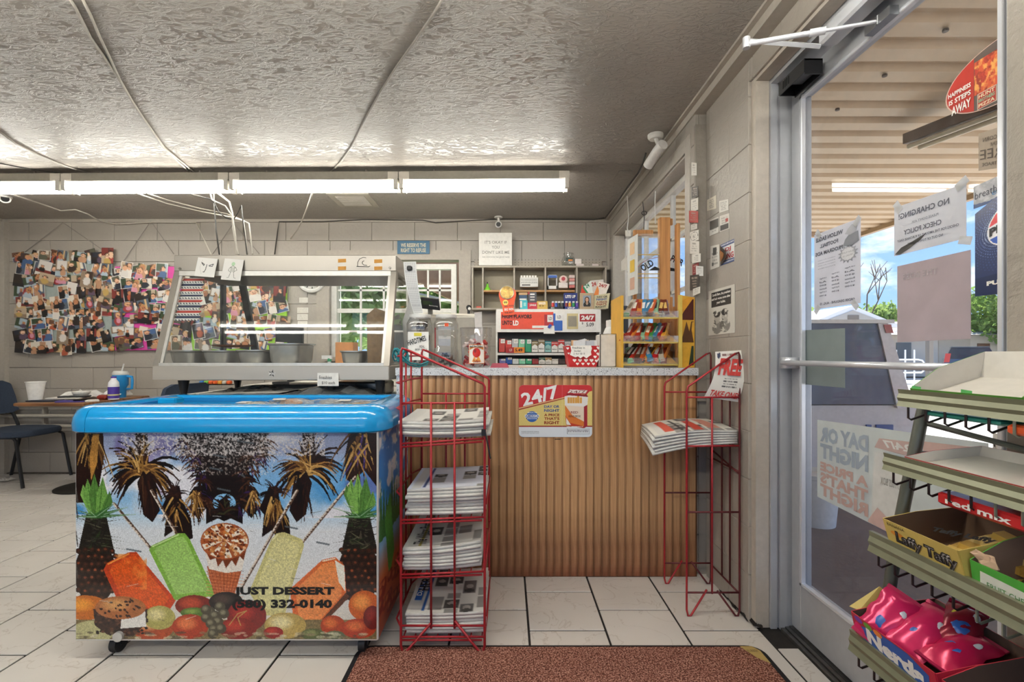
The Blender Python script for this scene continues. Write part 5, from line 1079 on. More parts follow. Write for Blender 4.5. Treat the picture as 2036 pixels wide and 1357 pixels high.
# hanging strings of the boards
st = mat('#8c8780', .7)
for (a, b, c_, lab) in (((125, 443), (45, 505), (212, 503), 'string from which the grey photo board hangs'), ((300, 440), (238, 531), (345, 505), 'string from which the pink photo board hangs'), ((464, 444), (423, 505), (515, 505), 'string from which the green photo board hangs')):
    o = MB().tube([P(*b, YB-.012), P(*a, YB-.028), P(*c_, YB-.012)], .0035, 5).build('hanging_string', st); tag(rebase(o), lab, 'string')
# paper notes on the wall by the window, round clock
for i, (x0, y0, x1, y1) in enumerate(((595, 592, 612, 602), (591, 612, 613, 623), (591, 625, 612, 637), (592, 639, 611, 650))):
    c = Cv(30, 16, '#ddd9d0', (0, 0, 30, 16), i); c.scrib(3, 2, 27, 14, 4, '#a09a90', seed=i, a=.6)
    sheet('wall_note', ['small note pinned highest on the wall left of the back window', 'second note from the top beside the back window', 'third note from the top beside the back window', 'lowest note on the wall beside the back window'][i], 'note', P(x0, y0, YB-.008), P(x1, y0, YB-.008), P(x0, y1, YB-.008), c, 'notes beside the back window')
q = P(620, 553, YB-.03); ck = thing('wall_clock', 'round wall clock with a thick white rim, partly hidden by the warmer canopy', 'clock', q)
MB().tube([(q.x+.125*math.cos(a), YB-.035, q.z+.125*math.sin(a)) for a in [2*math.pi*i/36 for i in range(36)]], .02, 8, closed=True).build('rim', mat('#e6e4df', .35), ck, True)
MB().cyl((q.x, YB-.02, q.z), (q.x, YB-.008, q.z), .122, 36).build('face', mat('#c5c3bd', .5), ck)
for i in range(12): a = math.pi*i/6; MB().obox((q.x+.095*math.sin(a), YB-.022, q.z+.095*math.cos(a)), (.004*math.cos(a), 0, -.004*math.sin(a)), (0, .001, 0), (.011*math.sin(a), 0, .011*math.cos(a))).build('hour_mark', m_black, ck)
for a, l in ((.9, .06), (2.8, .085)): MB().obox((q.x+l/2*math.sin(a), YB-.0225, q.z+l/2*math.cos(a)), (.003*math.cos(a), 0, -.003*math.sin(a)), (0, .001, 0), (l/2*math.sin(a), 0, l/2*math.cos(a))).build('hand', m_black, ck)
# small monitor behind the warmer
a, b = P(548, 682, 3.75), P(602, 650, 3.75); mo = thing('monitor', 'small black monitor seen through the warmer glass', 'monitor', ((a.x+b.x)/2, 3.76, .91))
MB().obox(((a.x+b.x)/2, 3.76, (a.z+b.z)/2), ((b.x-a.x)/2, .0, -.008), (0, .012, 0), (.0, 0, (b.z-a.z)/2)).build('screen_case', m_black, mo)
MB().obox(((a.x+b.x)/2, 3.745, (a.z+b.z)/2), ((b.x-a.x)/2-.008, .0, -.007), (0, .002, 0), (.0, 0, (b.z-a.z)/2-.008)).build('screen', mat('#33383b', .12), mo)
MB().box((a.x+b.x)/2-.02, (a.x+b.x)/2+.02, 3.76, 3.80, .93, a.z+.02).box((a.x+b.x)/2-.1, (a.x+b.x)/2+.1, 3.68, 3.86, .912, .93).build('stand', m_black, mo)
dk_ = thing('desk', 'narrow desk behind the food warmer below the back window', 'desk', (-1.4, 3.9, 0))
MB().box(-2.0, -.62, 3.60, 4.45, .88, .91).build('desk_top', m_lam, dk_); 
for x, y in ((-1.95, 3.65), (-.67, 3.65), (-1.95, 4.4), (-.67, 4.4)): MB().box(x-.02, x+.02, y-.02, y+.02, 0, .88).build('leg', mat('#6e6a64', .6), dk_)
q = P(655, 712, 4.0); sp = thing('spray_bottle', 'white spray bottle with a green collar behind the warmer', 'bottle', (q.x, 4.0, .91))
MB().lathe((q.x, 4.0, .91), [(.04, 0), (.042, .1), (.015, .16), (.013, .18)], 14).build('bottle', mat('#e4e6e4', .4), sp, True); MB().cyl((q.x, 4, 1.085), (q.x, 4, 1.11), .017, 12).build('collar', mat('#2c9c6a', .4), sp, True); MB().box(q.x-.06, q.x+.02, 3.985, 4.015, 1.105, 1.135).build('trigger_head', mat('#e8e8e8', .4), sp)
a, b = P(668, 712, 4.3), P(704, 681, 4.3); o = MB().bbox(a.x, b.x, 4.28, 4.42, .912, b.z, .004).build('orange_box', mat('#c98a55', .7)); tag(rebase(o), 'orange-brown cardboard box standing below the back window', 'box')
# ---------------------------------------------------------------- left corner: table, chairs, pipes
m_tw = wood('#8a5f3c', '#5b3a22', 1, 'X', .35)
tb = thing('cafe_table', 'dark wooden cafe table on a black pedestal by the back wall', 'table', (-3.70, 4.05, 0))
TX0, TX1, TY0, TY1 = -3.87, -3.32, 3.72, 4.42
MB().bbox(TX0, TX1, TY0, TY1, .735, .762, .006).build('table_top', m_tw, tb)
MB().cyl((-3.60, 4.12, .02), (-3.60, 4.12, .735), .045, 18).build('pedestal', m_black, tb, True)
MB().lathe((-3.60, 4.12, 0), [(.25, 0), (.25, .008), (.2, .018), (.06, .03)], 32).build('base_disc', mat('#26231f', .6), tb, True)
def tq(px, py): return P(px, py, 4.0)
cup = thing('foam_cup', 'white foam cup on the left end of the cafe table', 'cup', (P(71, 797, 3.9).x, 3.9, .762)); c0 = (P(71, 797, 3.9).x, 3.9, .762)
MB().lathe(c0, [(.042, 0), (.062, .150), (.066, .152), (.066, .158), (.060, .158), (.04, .01)], 24).build('cup', mat('#f2f0ec', .6), cup, True)
x = P(236, 790, 4.2).x; tm = thing('tumbler', 'large blue tumbler with a side handle and straw on the cafe table', 'tumbler', (x, 4.22, .762))
MB().lathe((x, 4.22, .762), [(.04, 0), (.043, .09), (.058, .11), (.06, .2), (.055, .205)], 24).build('body', mat('#2b8fd0', .35), tm, True)
MB().lathe((x, 4.22, .762), [(.061, .2), (.062, .215), (.05, .235), (.0, .236)], 20).build('lid', mat('#c9c8c4', .4), tm, True)
MB().tube([(x+.055, 4.22, .95), (x+.10, 4.22, .945), (x+.105, 4.22, .91), (x+.10, 4.22, .84), (x+.055, 4.22, .835)], .011, 8).build('handle', mat('#2b8fd0', .35), tm, True)
MB().cyl((x+.01, 4.22, .99), (x+.03, 4.22, 1.06), .006, 8).build('straw', mat('#d8dad8', .4), tm, True)
x = P(226, 790, 4.02).x; jb = thing('drink_bottle', 'purple and white drink bottle in front of the blue tumbler', 'bottle', (x, 4.02, .762))
MB().lathe((x, 4.02, .762), [(.036, 0), (.04, .01), (.04, .11), (.036, .145), (.02, .17), (.018, .182)], 20).build('bottle', mat('#e8e6ea', .35), jb, True)
MB().lathe((x, 4.02, .762), [(.0406, .012), (.0406, .108)], 20).build('wrap_label', mat('#4c3796', .4), jb, True); MB().lathe((x, 4.02, .762), [(.0410, .035), (.0412, .046)], 20).build('stripe', mat('#d9d48a', .4), jb, True); MB().cyl((x, 4.02, .944), (x, 4.02, .957), .02, 14).build('cap', mat('#5a3f9c', .4), jb, True)
cl_ = [('#d8d5cf', 'folded white paper towels heaped on the cafe table', -3.66, 4.1, .13, .1, .085, 4), ('#e2dfda', 'crumpled white napkin beside the tumbler', -3.48, 4.25, .08, .07, .10, 5)]
for (c_, lb, x, y, w_, d_, h_, sd) in cl_: crumple('paper_towel', lb, 'paper', x, y, .762, w_, d_, h_, mat(c_, .8), sd)
for i, (c_, lb, x, y, w_, d_, z) in enumerate((('#2f3340', 'dark blue notebook on the cafe table beside the cup', -3.75, 3.86, .11, .05, 0), ('#d6d2ca', 'white magazine in the middle of the cafe table', -3.66, 3.96, .13, .06, .013), ('#2c2b2c', 'black folder on top of the white magazine', -3.62, 3.98, .1, .05, .024), ('#4b3f86', 'purple booklet at the front of the cafe table', -3.50, 3.82, .09, .05, 0), ('#e5e2da', 'white envelope at the front right of the cafe table', -3.42, 3.86, .07, .04, 0))):
    o = MB().obox((x, y, .762+z+.0055), (w_, .01*i, 0), (-.01*i, d_, 0), (0, 0, .005)).build(['notebook', 'magazine', 'folder', 'booklet', 'envelope'][i], mat(c_, .6)); tag(rebase(o), lb, ['notebook', 'magazine', 'folder', 'booklet', 'envelope'][i])
o = MB().lathe((-3.60, 4.02, .797), [(.045, 0), (.06, .02), (.062, .035), (.055, .035), (.04, .006)], 20).build('foam_bowl', mat('#e9e6df', .6)); tag(rebase(o), 'white foam bowl on the magazines of the cafe table', 'bowl')
o = MB().bbox(-3.46, -3.38, 4.0, 4.06, .763, .80, .01).build('red_pouch', mat('#8c2f22', .6)); tag(rebase(o), 'small dark red pouch beside the drink bottle', 'pouch')
# heating pipes on the wall
hp = thing('heating_pipes', 'three grey painted pipes running along the foot of the back wall', 'pipes', (-4.0, 4.5, .3))
for py in (807, 828, 848):
    z = P(0, py, 4.5).z; MB().cyl((XL+.02, 4.51, z), (-2.6, 4.51, z), .018, 12).build('pipe', mat('#b3aca0', .5), hp, True)
for px in (82, 160): x = P(px, 830, 4.5).x; MB().box(x-.008, x+.008, 4.515, 4.56, P(0, 860, 4.5).z, P(0, 800, 4.5).z).build('bracket', mat('#9c958a', .5), hp)
# chairs
m_nav = mat('#2f3a4c', .85, var=.12, nscale=90, bump=.2)
def chair(lab, loc, rz):
    t = thing('side_chair', lab, 'chair', (0, 0, 0))
    # seat facing +x: front at x=.25
    n, k = 9, 9; vs = []; fs = []
    def sup(i, m_): return i
    b = MB(); prof = []
    for z, s in ((.42, .93), (.43, .99), (.455, 1.0), (.475, .96), (.482, .86)): prof.append((s, z))
    b.lathe((0, 0, 0), [(.235*s*1.02, z) for s, z in prof]+[(.0001, .485)], 28, 1.02, .98, .35).build('seat', m_nav, t, True)
    bb = MB(); vs = []
    for i in range(9):
        for j in range(9):
            a, c_ = i/8*2-1, j/8*2-1; yy = a*.225*(1-.10*max(0, c_)); zz = .60+(c_+1)/2*.30; cur = -.25-.07*((c_+1)/2)+.03*a*a
            if abs(a) > .8 and abs(c_) > .8: zz -= .025*(1 if c_ > 0 else -1)
            vs.append((cur, yy, zz))
    off = len(vs); vs += [(x-.035, y, z) for x, y, z in vs]; fs = []
    for i in range(8):
        for j in range(8): A_ = i*9+j; fs += [(A_, A_+1, A_+10, A_+9), (A_+off, A_+9+off, A_+10+off, A_+1+off)]
    edge = [i*9 for i in range(9)]+[72+j for j in range(1, 9)]+[i*9+8 for i in range(7, -1, -1)]+[j for j in range(7, 0, -1)]
    for i in range(len(edge)): p_, q_ = edge[i], edge[(i+1) % len(edge)]; fs.append((p_, q_, q_+off, p_+off))
    bb._add(vs, fs).build('backrest', m_nav, t, True)
    for s in (-1, 1):
        MB().tube([(.27, .225*s, 0), (.20, .215*s, .40), (.16, .2*s, .425), (-.16, .2*s, .425)], .013, 8).build('leg', m_black, t, True)
        MB().tube([(-.30, .225*s, 0), (-.20, .215*s, .40), (-.225, .21*s, .5), (-.27, .2*s, .62)], .013, 8).build('leg', m_black, t, True)
    MB().tube([(-.16, -.2, .425), (-.16, .2, .425)], .011, 8).build('cross_bar', m_black, t, True)
    t.location = loc; t.rotation_euler = (0, 0, rz); return t
chair('dark blue padded chair with black tube legs left of the cafe table', (-4.40, 4.28, 0), .0)
c2 = chair('dark blue padded chair seen behind the warmer leg at the back wall', (-2.98, 4.05, 0), math.pi-.2)
MB().tube([(-.27, -.24, .6), (-.33, -.24, .86), (-.345, -.16, .93), (-.345, .16, .93), (-.33, .24, .86), (-.27, .24, .6)], .012, 8).build('top_tube', m_black, c2, True)
crumple('paper_scrap', 'crumpled white paper on the floor below the left chair', 'paper', P(12, 942, 4.3).x, 4.3, .0, .05, .04, .03, mat('#cfccc6', .8), 9)
# ceiling details: cameras, vent, wires
def dome(lab, px, py, Y, r, zc=None):
    q = P(px, py, Y); t = thing('security_camera', lab, 'camera', q); top = CH-.001
    MB().cyl((q.x, Y, top-.012), (q.x, Y, top), r*1.25, 20).build('mount', mat('#dcdad4', .4), t, True)
    MB().cyl((q.x, Y, q.z), (q.x, Y, top-.01), r*.35, 12).build('stem', mat('#dcdad4', .4), t, True)
    d_ = (Vector((0, 0, H))-q).normalized(); d_.z = -.1; d_.normalize()
    MB().tube([q-d_*r*.9, q-d_*r*.3, q+d_*r*.7], [r*.6, r, r*1.02], 18).build('body', mat('#dcdad4', .4), t, True)
    MB().cyl(q+d_*r*.6, q+d_*r*.78, r*.72, 16).build('lens', mat('#121214', .15), t, True); return t
dome('small white camera at the back wall above the white message sign', 991, 447, 4.47, .030)
dome('white camera by the ceiling at the far left end of the lamp row', 10, 396, 3.9, .036)
q = P(1297, 284, 2.86); bc = thing('bullet_camera', 'white bullet camera fixed to the ceiling above the right wall window', 'camera', q)
q = Vector((.86, 2.86, 2.37)); bc.location = q
MB().lathe((.875, 2.80, CH-.03), [(.035, .0), (.045, .012), (.045, .028)], 24).build('mount', mat('#d9d7d1', .4), bc, True)
MB().tube([(.875, 2.80, CH-.02), (.885, 2.78, CH-.07), (.87, 2.8, CH-.10)], .012, 10).build('stem', mat('#d9d7d1', .4), bc, True)
MB().tube([(.90, 2.74, CH-.085), (.885, 2.80, CH-.10), (.86, 2.90, CH-.145)], .03, 18).build('body', mat('#e0deda', .4), bc, True)
MB().cyl((.8598, 2.9007, CH-.1453), (.858, 2.907, CH-.148), .024, 16).build('lens', mat('#2a2a2c', .2), bc, True)
a = [PZ(px, py, CH-.002) for px, py in ((662, 390), (720, 390), (741, 405), (684, 406))]
cvt = thing('ceiling_vent', 'square grey ceiling vent between the lamp row and the back wall', 'vent', (a[0]+a[2])/2)
fo = [PZ(px, py, CH-.001) for px, py in ((648, 386), (728, 386), (755, 409), (675, 409))]
x0, x1, y0, y1 = min(p.x for p in fo), max(p.x for p in fo), min(p.y for p in fo), max(p.y for p in fo)
def P4(l, z0, z1): return MB()._add([(p.x, p.y, z) for z in (z0, z1) for p in l], [(0, 1, 2, 3), (7, 6, 5, 4), (0, 4, 5, 1), (1, 5, 6, 2), (2, 6, 7, 3), (3, 7, 4, 0)])
cx_, cy_ = (x0+x1)/2, (y0+y1)/2; hw = .17
MB().box(cx_-hw, cx_+hw, cy_-hw, cy_+hw, CH-.008, CH-.001).build('frame', m_trimw, cvt); MB().box(cx_-.12, cx_+.12, cy_-.12, cy_+.12, CH-.010, CH-.008).build('grille', mat('#6f665d', .8, var=.3, nscale=200), cvt)
for i in range(15): z_ = cy_-.115+.0165*i; MB().box(cx_-.12, cx_+.12, z_, z_+.004, CH-.0125, CH-.010).build('louvre', m_trimw, cvt)
x_ = PZ(1238, 350, CH).x; yv = PZ(1238, 350, CH).y; o = MB().box(x_-.05, x_+.05, yv-.09, yv+.09, CH-.006, CH-.0005).build('access_plate', m_ceil); tag(rebase(o), 'small painted plate on the ceiling above the right wall window', 'plate')
def cable(lab, pts, r, m, Y=None, z=None, group=None, seg=6, name='cable'):
    """points are (px, py) on the ceiling (z), or (px, py, Y)"""
    out = []
    for p in pts: out.append(PZ(p[0], p[1], z) if len(p) == 2 and z else P(p[0], p[1], p[2] if len(p) > 2 else Y))
    o = MB().tube(out, r, seg).build(name, m, None, 'all'); return tag(rebase(o), lab, 'cable', group)
mc = mat('#c4beb3', .5); mdk = mat('#3a3733', .6); mcg = mat('#9b958c', .5)
zc = CH-.006
cable('pale cable crossing the ceiling to the lamp row, left strand of the pair', [(140, 0), (150, 15), (180, 75), (205, 110), (235, 155), (262, 200), (285, 235), (325, 292), (355, 322), (385, 349)], .006, mc, z=zc)
cable('pale cable twisted beside the left strand on the ceiling', [(165, 0), (180, 30), (196, 68), (215, 108), (238, 158), (264, 203), (288, 240), (328, 295), (365, 325), (392, 349)], .0055, mc, z=zc)
cable('single pale cable running diagonally over the middle of the ceiling', [(884, -10), (862, 28), (822, 86), (790, 130), (757, 182), (725, 240), (700, 290), (675, 325), (650, 350), (640, 358)], .0055, mcg, z=zc)
cable('grey cable on the ceiling at the far left', [(0, 262), (30, 285), (80, 310), (130, 330), (190, 349)], .006, mcg, z=zc)
cable('thin dark cable on the ceiling at the far left', [(0, 325), (60, 337), (110, 343), (150, 349)], .004, mdk, z=zc)
cable('white cable hanging along the back wall from the ceiling left of the boards', [(20, 385, 3.6), (60, 398, 3.9), (120, 419, 4.2), (150, 417, 4.2), (175, 426, 4.25), (200, 441, 4.5), (232, 446, 4.53), (300, 442, 4.53), (390, 443, 4.53), (420, 506, 4.3)], .0055, mc)
cable('upper white cable sagging from the lamp row towards the warmer', [(290, 384, 3.35), (340, 400, 3.7), (400, 415, 3.9), (450, 425, 3.9), (480, 437, 3.5), (495, 445, 3.2), (502, 505, 3.0)], .005, mc)
cable('lower white cable sagging from the lamp row towards the warmer', [(270, 384, 3.35), (330, 404, 3.7), (400, 421, 3.9), (460, 432, 3.6), (484, 440, 3.2), (492, 505, 3.0)], .005, mc)
cable('thick white cable hanging down to the warmer canopy', [(432, 383, 3.35), (456, 402, 3.3), (462, 425, 3.2), (464, 455, 3.1), (468, 480, 3.05), (474, 506, 2.98)], .007, mc)
cable('second white cable hanging beside the thick one', [(418, 383, 3.35), (422, 398, 3.3), (448, 410, 3.25), (462, 430, 3.15), (468, 470, 3.05), (470, 506, 2.99)], .005, mc)
cable('black cord looping down from the lamp row to the warmer, left', [(425, 386, 3.35), (427, 420, 3.25), (430, 460, 3.1), (436, 506, 2.98)], .0045, mdk)
cable('black cord making a loop below the lamp row', [(380, 386, 3.35), (418, 396, 3.3), (425, 402, 3.3), (435, 422, 3.25), (450, 434, 3.2), (464, 437, 3.2), (472, 425, 3.2), (480, 409, 3.2), (483, 440, 3.1), (488, 480, 3.05), (491, 506, 2.98)], .004, mdk)
cable('white cable hanging from the middle lamp towards the back wall', [(621, 383, 3.36), (610, 415, 3.7), (600, 440, 4.1), (590, 458, 4.4), (578, 475, 4.53)], .0055, mc)
cable('dark cable along the top of the back wall', [(546, 506, 4.55), (552, 460, 4.55), (555, 441, 4.54), (640, 441, 4.54), (720, 437, 4.54), (840, 438, 4.54), (866, 443, 4.54), (990, 436, 4.54), (1180, 437, 4.54), (1202, 434, 4.50)], .005, mdk)
cable('dark cable along the right wall cornice from the camera', [(1203, 434, 4.45), (1225, 405, 3.95), (1248, 372, 3.42), (1268, 345, 3.2), (1278, 325, 3.03), (1284, 305, 2.95)], .006, mdk)
# ---------------------------------------------------------------- shelf unit on the back wall
m_cab = mat('#a89f92', .6, var=.05); m_cabi = mat('#99917f', .65, var=.04)
def B(px, py, Y=4.40): return P(px, py, Y)
su = thing('wall_shelf_unit', 'grey painted pigeonhole shelf unit fixed to the back wall', 'shelf', B(1070, 617))
SY0, SY1 = 4.40, 4.56
a, b = B(938, 616), B(1205, 529); X0, X1, Z0, Z1 = a.x, b.x, a.z, b.z
MB().box(X0, X1, SY1-.01, SY1, Z0, Z1).build('back', m_cabi, su)
MB().box(X0-.004, X1+.01, SY0-.01, SY1, Z1-.016, Z1).build('top_board', m_cab, su); MB().box(X0, X1, SY0, SY1, Z0, Z0+.016).build('bottom_board', m_cab, su)
for px in (938, 958.5, 1021, 1083, 1145.5, 1203): x = B(px, 0).x; MB().box(x, x+.014, SY0, SY1-.01, Z0+.016, Z1-.016).build('divider', m_cab, su)
zs = B(0, 577).z; MB().box(B(961, 0).x, B(1143, 0).x, SY0+.004, SY1-.01, zs-.016, zs).build('shelf_board', mat('#b98a58', .55), su)
pgb = MB().box(B(941, 0).x, B(1203, 0).x, SY1-.012, SY1-.004, Z1, B(0, 513).z); pgb.build('peg_board', m_cab, su)
ph = MB()
for i in range(38):
    for j in range(3):
        q = P(944+i*6.7, 517+j*5.3, SY1-.0125); ph._add([(q.x+.0035*math.cos(k*math.pi/3), q.y-.0003, q.z+.0035*math.sin(k*math.pi/3)) for k in range(6)], [(0, 1, 2, 3, 4, 5)])
ph.build('peg_hole', mat('#3d3832', .9), su)['kind'] = 'stuff'
def boxy(name, lab, cat, x0, x1, y0, y1, Y, d, m, group=None, b=.002, texts=(), cv=None, tilt=0, shapes=None):
    """a small carton whose front face spans these places at depth Y"""
    p, q = P(x0, y1, Y), P(x1, y0, Y); t = thing(name, lab, cat, ((p.x+q.x)/2, Y+d/2, p.z), group)
    MB().bbox(p.x, q.x, Y, Y+d, p.z, q.z, min(b, (q.x-p.x)*.2, (q.z-p.z)*.2)).build('carton', m, t)
    if cv is not None: print_on(cv, (p.x+.001, Y-.0006, q.z-.001), (q.x-p.x-.002, 0, 0), (0, 0, -(q.z-p.z-.002)), 'front_print', t, .4)
    for (s, a0, a1, b0, b1, mm) in texts: c, e = P(a0, b1, Y), P(a1, b0, Y); lettering(s, (c.x, Y-.0012, c.z), (1, 0, 0), (0, 0, 1), e.x-c.x, e.z-c.z, mm, t, bold=.02)
    return t
m_tx = mat('#4c4a48', .6); m_wt = mat('#efece6', .5)
t = boxy('message_sign', 'white canvas sign reading ITS OKAY IF YOU DONT LIKE ME on the shelf unit', 'sign', 952, 1018, 463, 528, 4.40, .035, mat('#dedbd5', .6, bump=.1))
m_gy = mat('#8b8983', .6)
for s, x0, x1, y0, y1 in (("IT'S OKAY IF", 964, 1008, 479, 485), ('YOU', 978, 993, 489, 495), ("DON'T LIKE ME", 959, 1013, 499, 505), ('not everyone has good taste', 959, 1013, 509, 514)):
    c, e = P(x0, y1, 4.4), P(x1, y0, 4.4); lettering(s, (c.x, 4.3985, c.z), (1, 0, 0), (0, 0, 1), e.x-c.x, e.z-c.z, m_gy, t, bold=.012 if y1 < 508 else 0)
q = P(1131, 528, 4.44); jr = thing('glass_jar', 'empty round glass jar with a small label on top of the shelf unit', 'jar', (q.x, 4.46, Z1))
MB().lathe((q.x, 4.47, Z1), [(.045, .0), (.062, .02), (.066, .06), (.055, .09), (.042, .105), (.042, .118), (.047, .122), (.047, .13)], 24).build('jar', glass_mat(refl=.2, haze=.05, tint=(.92, .93, .92), name='jar_glass'), jr, True)
MB().box(q.x-.035, q.x+.035, 4.402, 4.404, Z1+.045, Z1+.075).build('label', mat('#3a4a44', .5), jr); MB().box(q.x-.01, q.x+.03, 4.4005, 4.402, Z1+.045, Z1+.06).build('label', mat('#d8813a', .5), jr)
boxy('receipt_roll_box', 'small white box standing beside the glass jar', 'box', 1143, 1156, 515, 525, 4.42, .03, mat('#e6dcd6', .6), 'small boxes on the shelf unit')
boxy('roll_pack', 'white and red roll lying below the small box', 'roll', 1146, 1161, 525, 530, 4.41, .03, mat('#dcd0cc', .6)); boxy('roll_pack', 'white and red roll at the right end of the shelf unit top', 'roll', 1177, 1190, 525, 530, 4.41, .03, mat('#d9cbc6', .6))
# things in the pigeonholes
q = P(969, 574, 4.44); gb = thing('glue_bottle', 'bright green squeeze bottle with a black tip in the second pigeonhole', 'bottle', (q.x, 4.45, zs))
MB().lathe((q.x, 4.45, zs), [(.030, 0), (.031, .012), (.014, .035), (.01, .05), (.011, .06), (.006, .066)], 16).build('bottle', mat('#7ed23a', .35), gb, True); MB().cyl((q.x, 4.45, zs+.066), (q.x, 4.45, zs+.082), .004, 8).build('tip', m_black, gb)
t = boxy('coupon_box', 'white printed counter box in the third pigeonhole', 'box', 1034, 1070, 552, 571, 4.42, .06, mat('#d9d7d2', .4), texts=()); cv = Cv(60, 30, '#dcdad5'); cv.scrib(3, 3, 57, 20, 5, '#9a9893'); cv.rect(6, 22, 34, 26, '#4c4a48')
p, q = P(1034, 571, 4.42), P(1070, 552, 4.42); print_on(cv, (p.x+.002, 4.4185, q.z-.002), (q.x-p.x-.004, 0, 0), (0, 0, -(q.z-p.z-.004)), 'front_print', t)
for i in range(6): x = P(1037+i*5.6, 0, 4.44).x; MB().box(x-.009, x+.009, 4.44, 4.46, q.z, q.z+.022).build('insert', m_wt, t)
t = thing('display_frame', 'white display stand with a blue header in the fourth pigeonhole', 'stand', P(1098, 575, 4.42)); p, q = P(1089, 575, 4.42), P(1108, 547, 4.42)
for (x0, x1, z0, z1) in ((p.x, p.x+.008, p.z, q.z), (q.x-.008, q.x, p.z, q.z), (p.x, q.x, p.z, p.z+.03), (p.x, q.x, q.z-.01, q.z)): MB().box(x0, x1, 4.42, 4.46, z0, z1).build('frame', m_wt, t)
MB().box(p.x+.004, q.x-.004, 4.414, 4.42, q.z-.028, q.z-.004).build('header', mat('#3a5fae', .5), t)
t = boxy('round_top_display', 'white and red counter display with a rounded header in the fourth pigeonhole', 'display', 1111, 1129, 562, 573, 4.42, .05, mat('#e2d6d0', .5)); c = P(1120, 556, 4.43); MB().cyl((c.x, 4.425, c.z), (c.x, 4.435, c.z), .037, 20).build('round_header', mat('#e3c9c1', .5), t); MB().cyl((c.x, 4.4225, c.z+.005), (c.x, 4.425, c.z+.005), .018, 16).build('emblem', mat('#b5424a', .5), t)
for i in range(4): boxy('candy_roll', ['top', 'second', 'third', 'bottom'][i]+' white and red candy roll stacked by the fourth divider', 'candy roll', 1132, 1143, 547+i*6.6, 553+i*6.6, 4.42, .05, mat(['#d8c4be', '#c98a84', '#ddd0ca', '#c4726e'][i], .5), 'candy rolls by the divider')
boxy('small_red_box', 'small red and white box at the bottom of the first pigeonhole', 'box', 947, 957, 609, 614, 4.44, .03, mat('#c8604f', .5))
# ---------------------------------------------------------------- white pack rack below it
cr_ = thing('pack_rack', 'white wall rack with a red header panel and rows of packs', 'rack', P(1090, 760, 4.1))
RY = 4.10; RD = .16
def C(px, py, Y=RY): return P(px, py, Y)
m_rw = mat('#e6e3de', .45); a, b = C(986, 745), C(1195, 615)
MB().box(a.x, a.x+.014, RY, RY+RD, a.z, b.z).build('side_panel', m_rw, cr_); MB().box(b.x-.014, b.x, RY, RY+RD, a.z, b.z).build('side_panel', m_rw, cr_)
MB().box(a.x, b.x, RY, RY+RD, b.z-.014, b.z).build('top_panel', m_rw, cr_); MB().box(a.x+.014, b.x-.014, RY+RD-.01, RY+RD, a.z, b.z-.014).build('back_panel', mat('#6f6c68', .6), cr_)
for py in (703, 727): z = C(0, py).z; MB().box(a.x+.014, b.x-.014, RY, RY+RD-.01, z-.016, z+.004).build('shelf_panel', m_rw, cr_)
p, q = C(987, 661), C(1194, 616); MB().box(p.x, q.x, RY-.012, RY, p.z, q.z).build('header_panel', m_rw, cr_)
cs_ = []
def hdr(x0, x1, y0, y1, c, yo=.014, nm='header_print'): p, q = C(x0, y1), C(x1, y0); return MB().box(p.x, q.x, RY-yo, RY-.0118, p.z, q.z).build(nm, mat(c, .4), cr_)
hdr(996, 1100, 621, 655, '#d9472f'); hdr(1082, 1100, 626, 655, '#a8242c', .0146); hdr(1088, 1099, 627, 641, '#ece8e2', .0152); hdr(1099, 1118, 624, 658, '#2c5fb4', .0143); hdr(1104, 1118, 624, 638, '#e9e7e4', .0152)
hdr(1127, 1149, 624, 655, '#c9b98a', .014); hdr(1129, 1146, 629, 650, '#8f887a', .0146); hdr(1149, 1183, 624, 656, '#e9e6e1', .014); hdr(1152, 1183, 625, 640, '#a8242c', .0146); hdr(1058, 1082, 648, 653, '#ece8e2', .0146)
def rtext(s, x0, x1, y0, y1, m, bold=.02, yo=.0156): p, q = C(x0, y1), C(x1, y0); lettering(s, (p.x, RY-yo, p.z), (1, 0, 0), (0, 0, 1), q.x-p.x, q.z-p.z, m, cr_, bold=bold)
mdkr = mat('#3a1a18', .5)
rtext('HIGH FLAVORS', 998, 1057, 626, 634, mdkr, .04); rtext('UNTO', 998, 1019, 638, 647, mdkr, .04); rtext('LD', 1020, 1031, 638, 648, m_wt, .05); rtext('LD', 1091, 1097, 631, 637, m_tx); rtext('LD', 1108, 1115, 628, 634, m_tx)
rtext('24/7', 1155, 1181, 628, 637, m_wt, .05); rtext('5.09', 1165, 1180, 642, 650, m_tx, .02); rtext('$', 1156, 1159, 641, 646, m_tx)
o = MB().slab(C(1081, 664, RY-.02), C(1103, 664, RY-.02), C(1102, 648, RY-.018), C(1081, 648, RY-.018), .001).build('note', m_wt); tg = thing('clipped_note', 'blank white note held by a blue clip on the pack rack header', 'note', C(1092, 656, RY-.02)); o.name = 'paper'; o.parent = tg; o.location = -tg.location
MB().obox(C(1093, 649, RY-.024), (.010, 0, .014), (0, .004, 0), (-.010, 0, .006)).build('clip', mat('#2c4fb0', .4), tg)
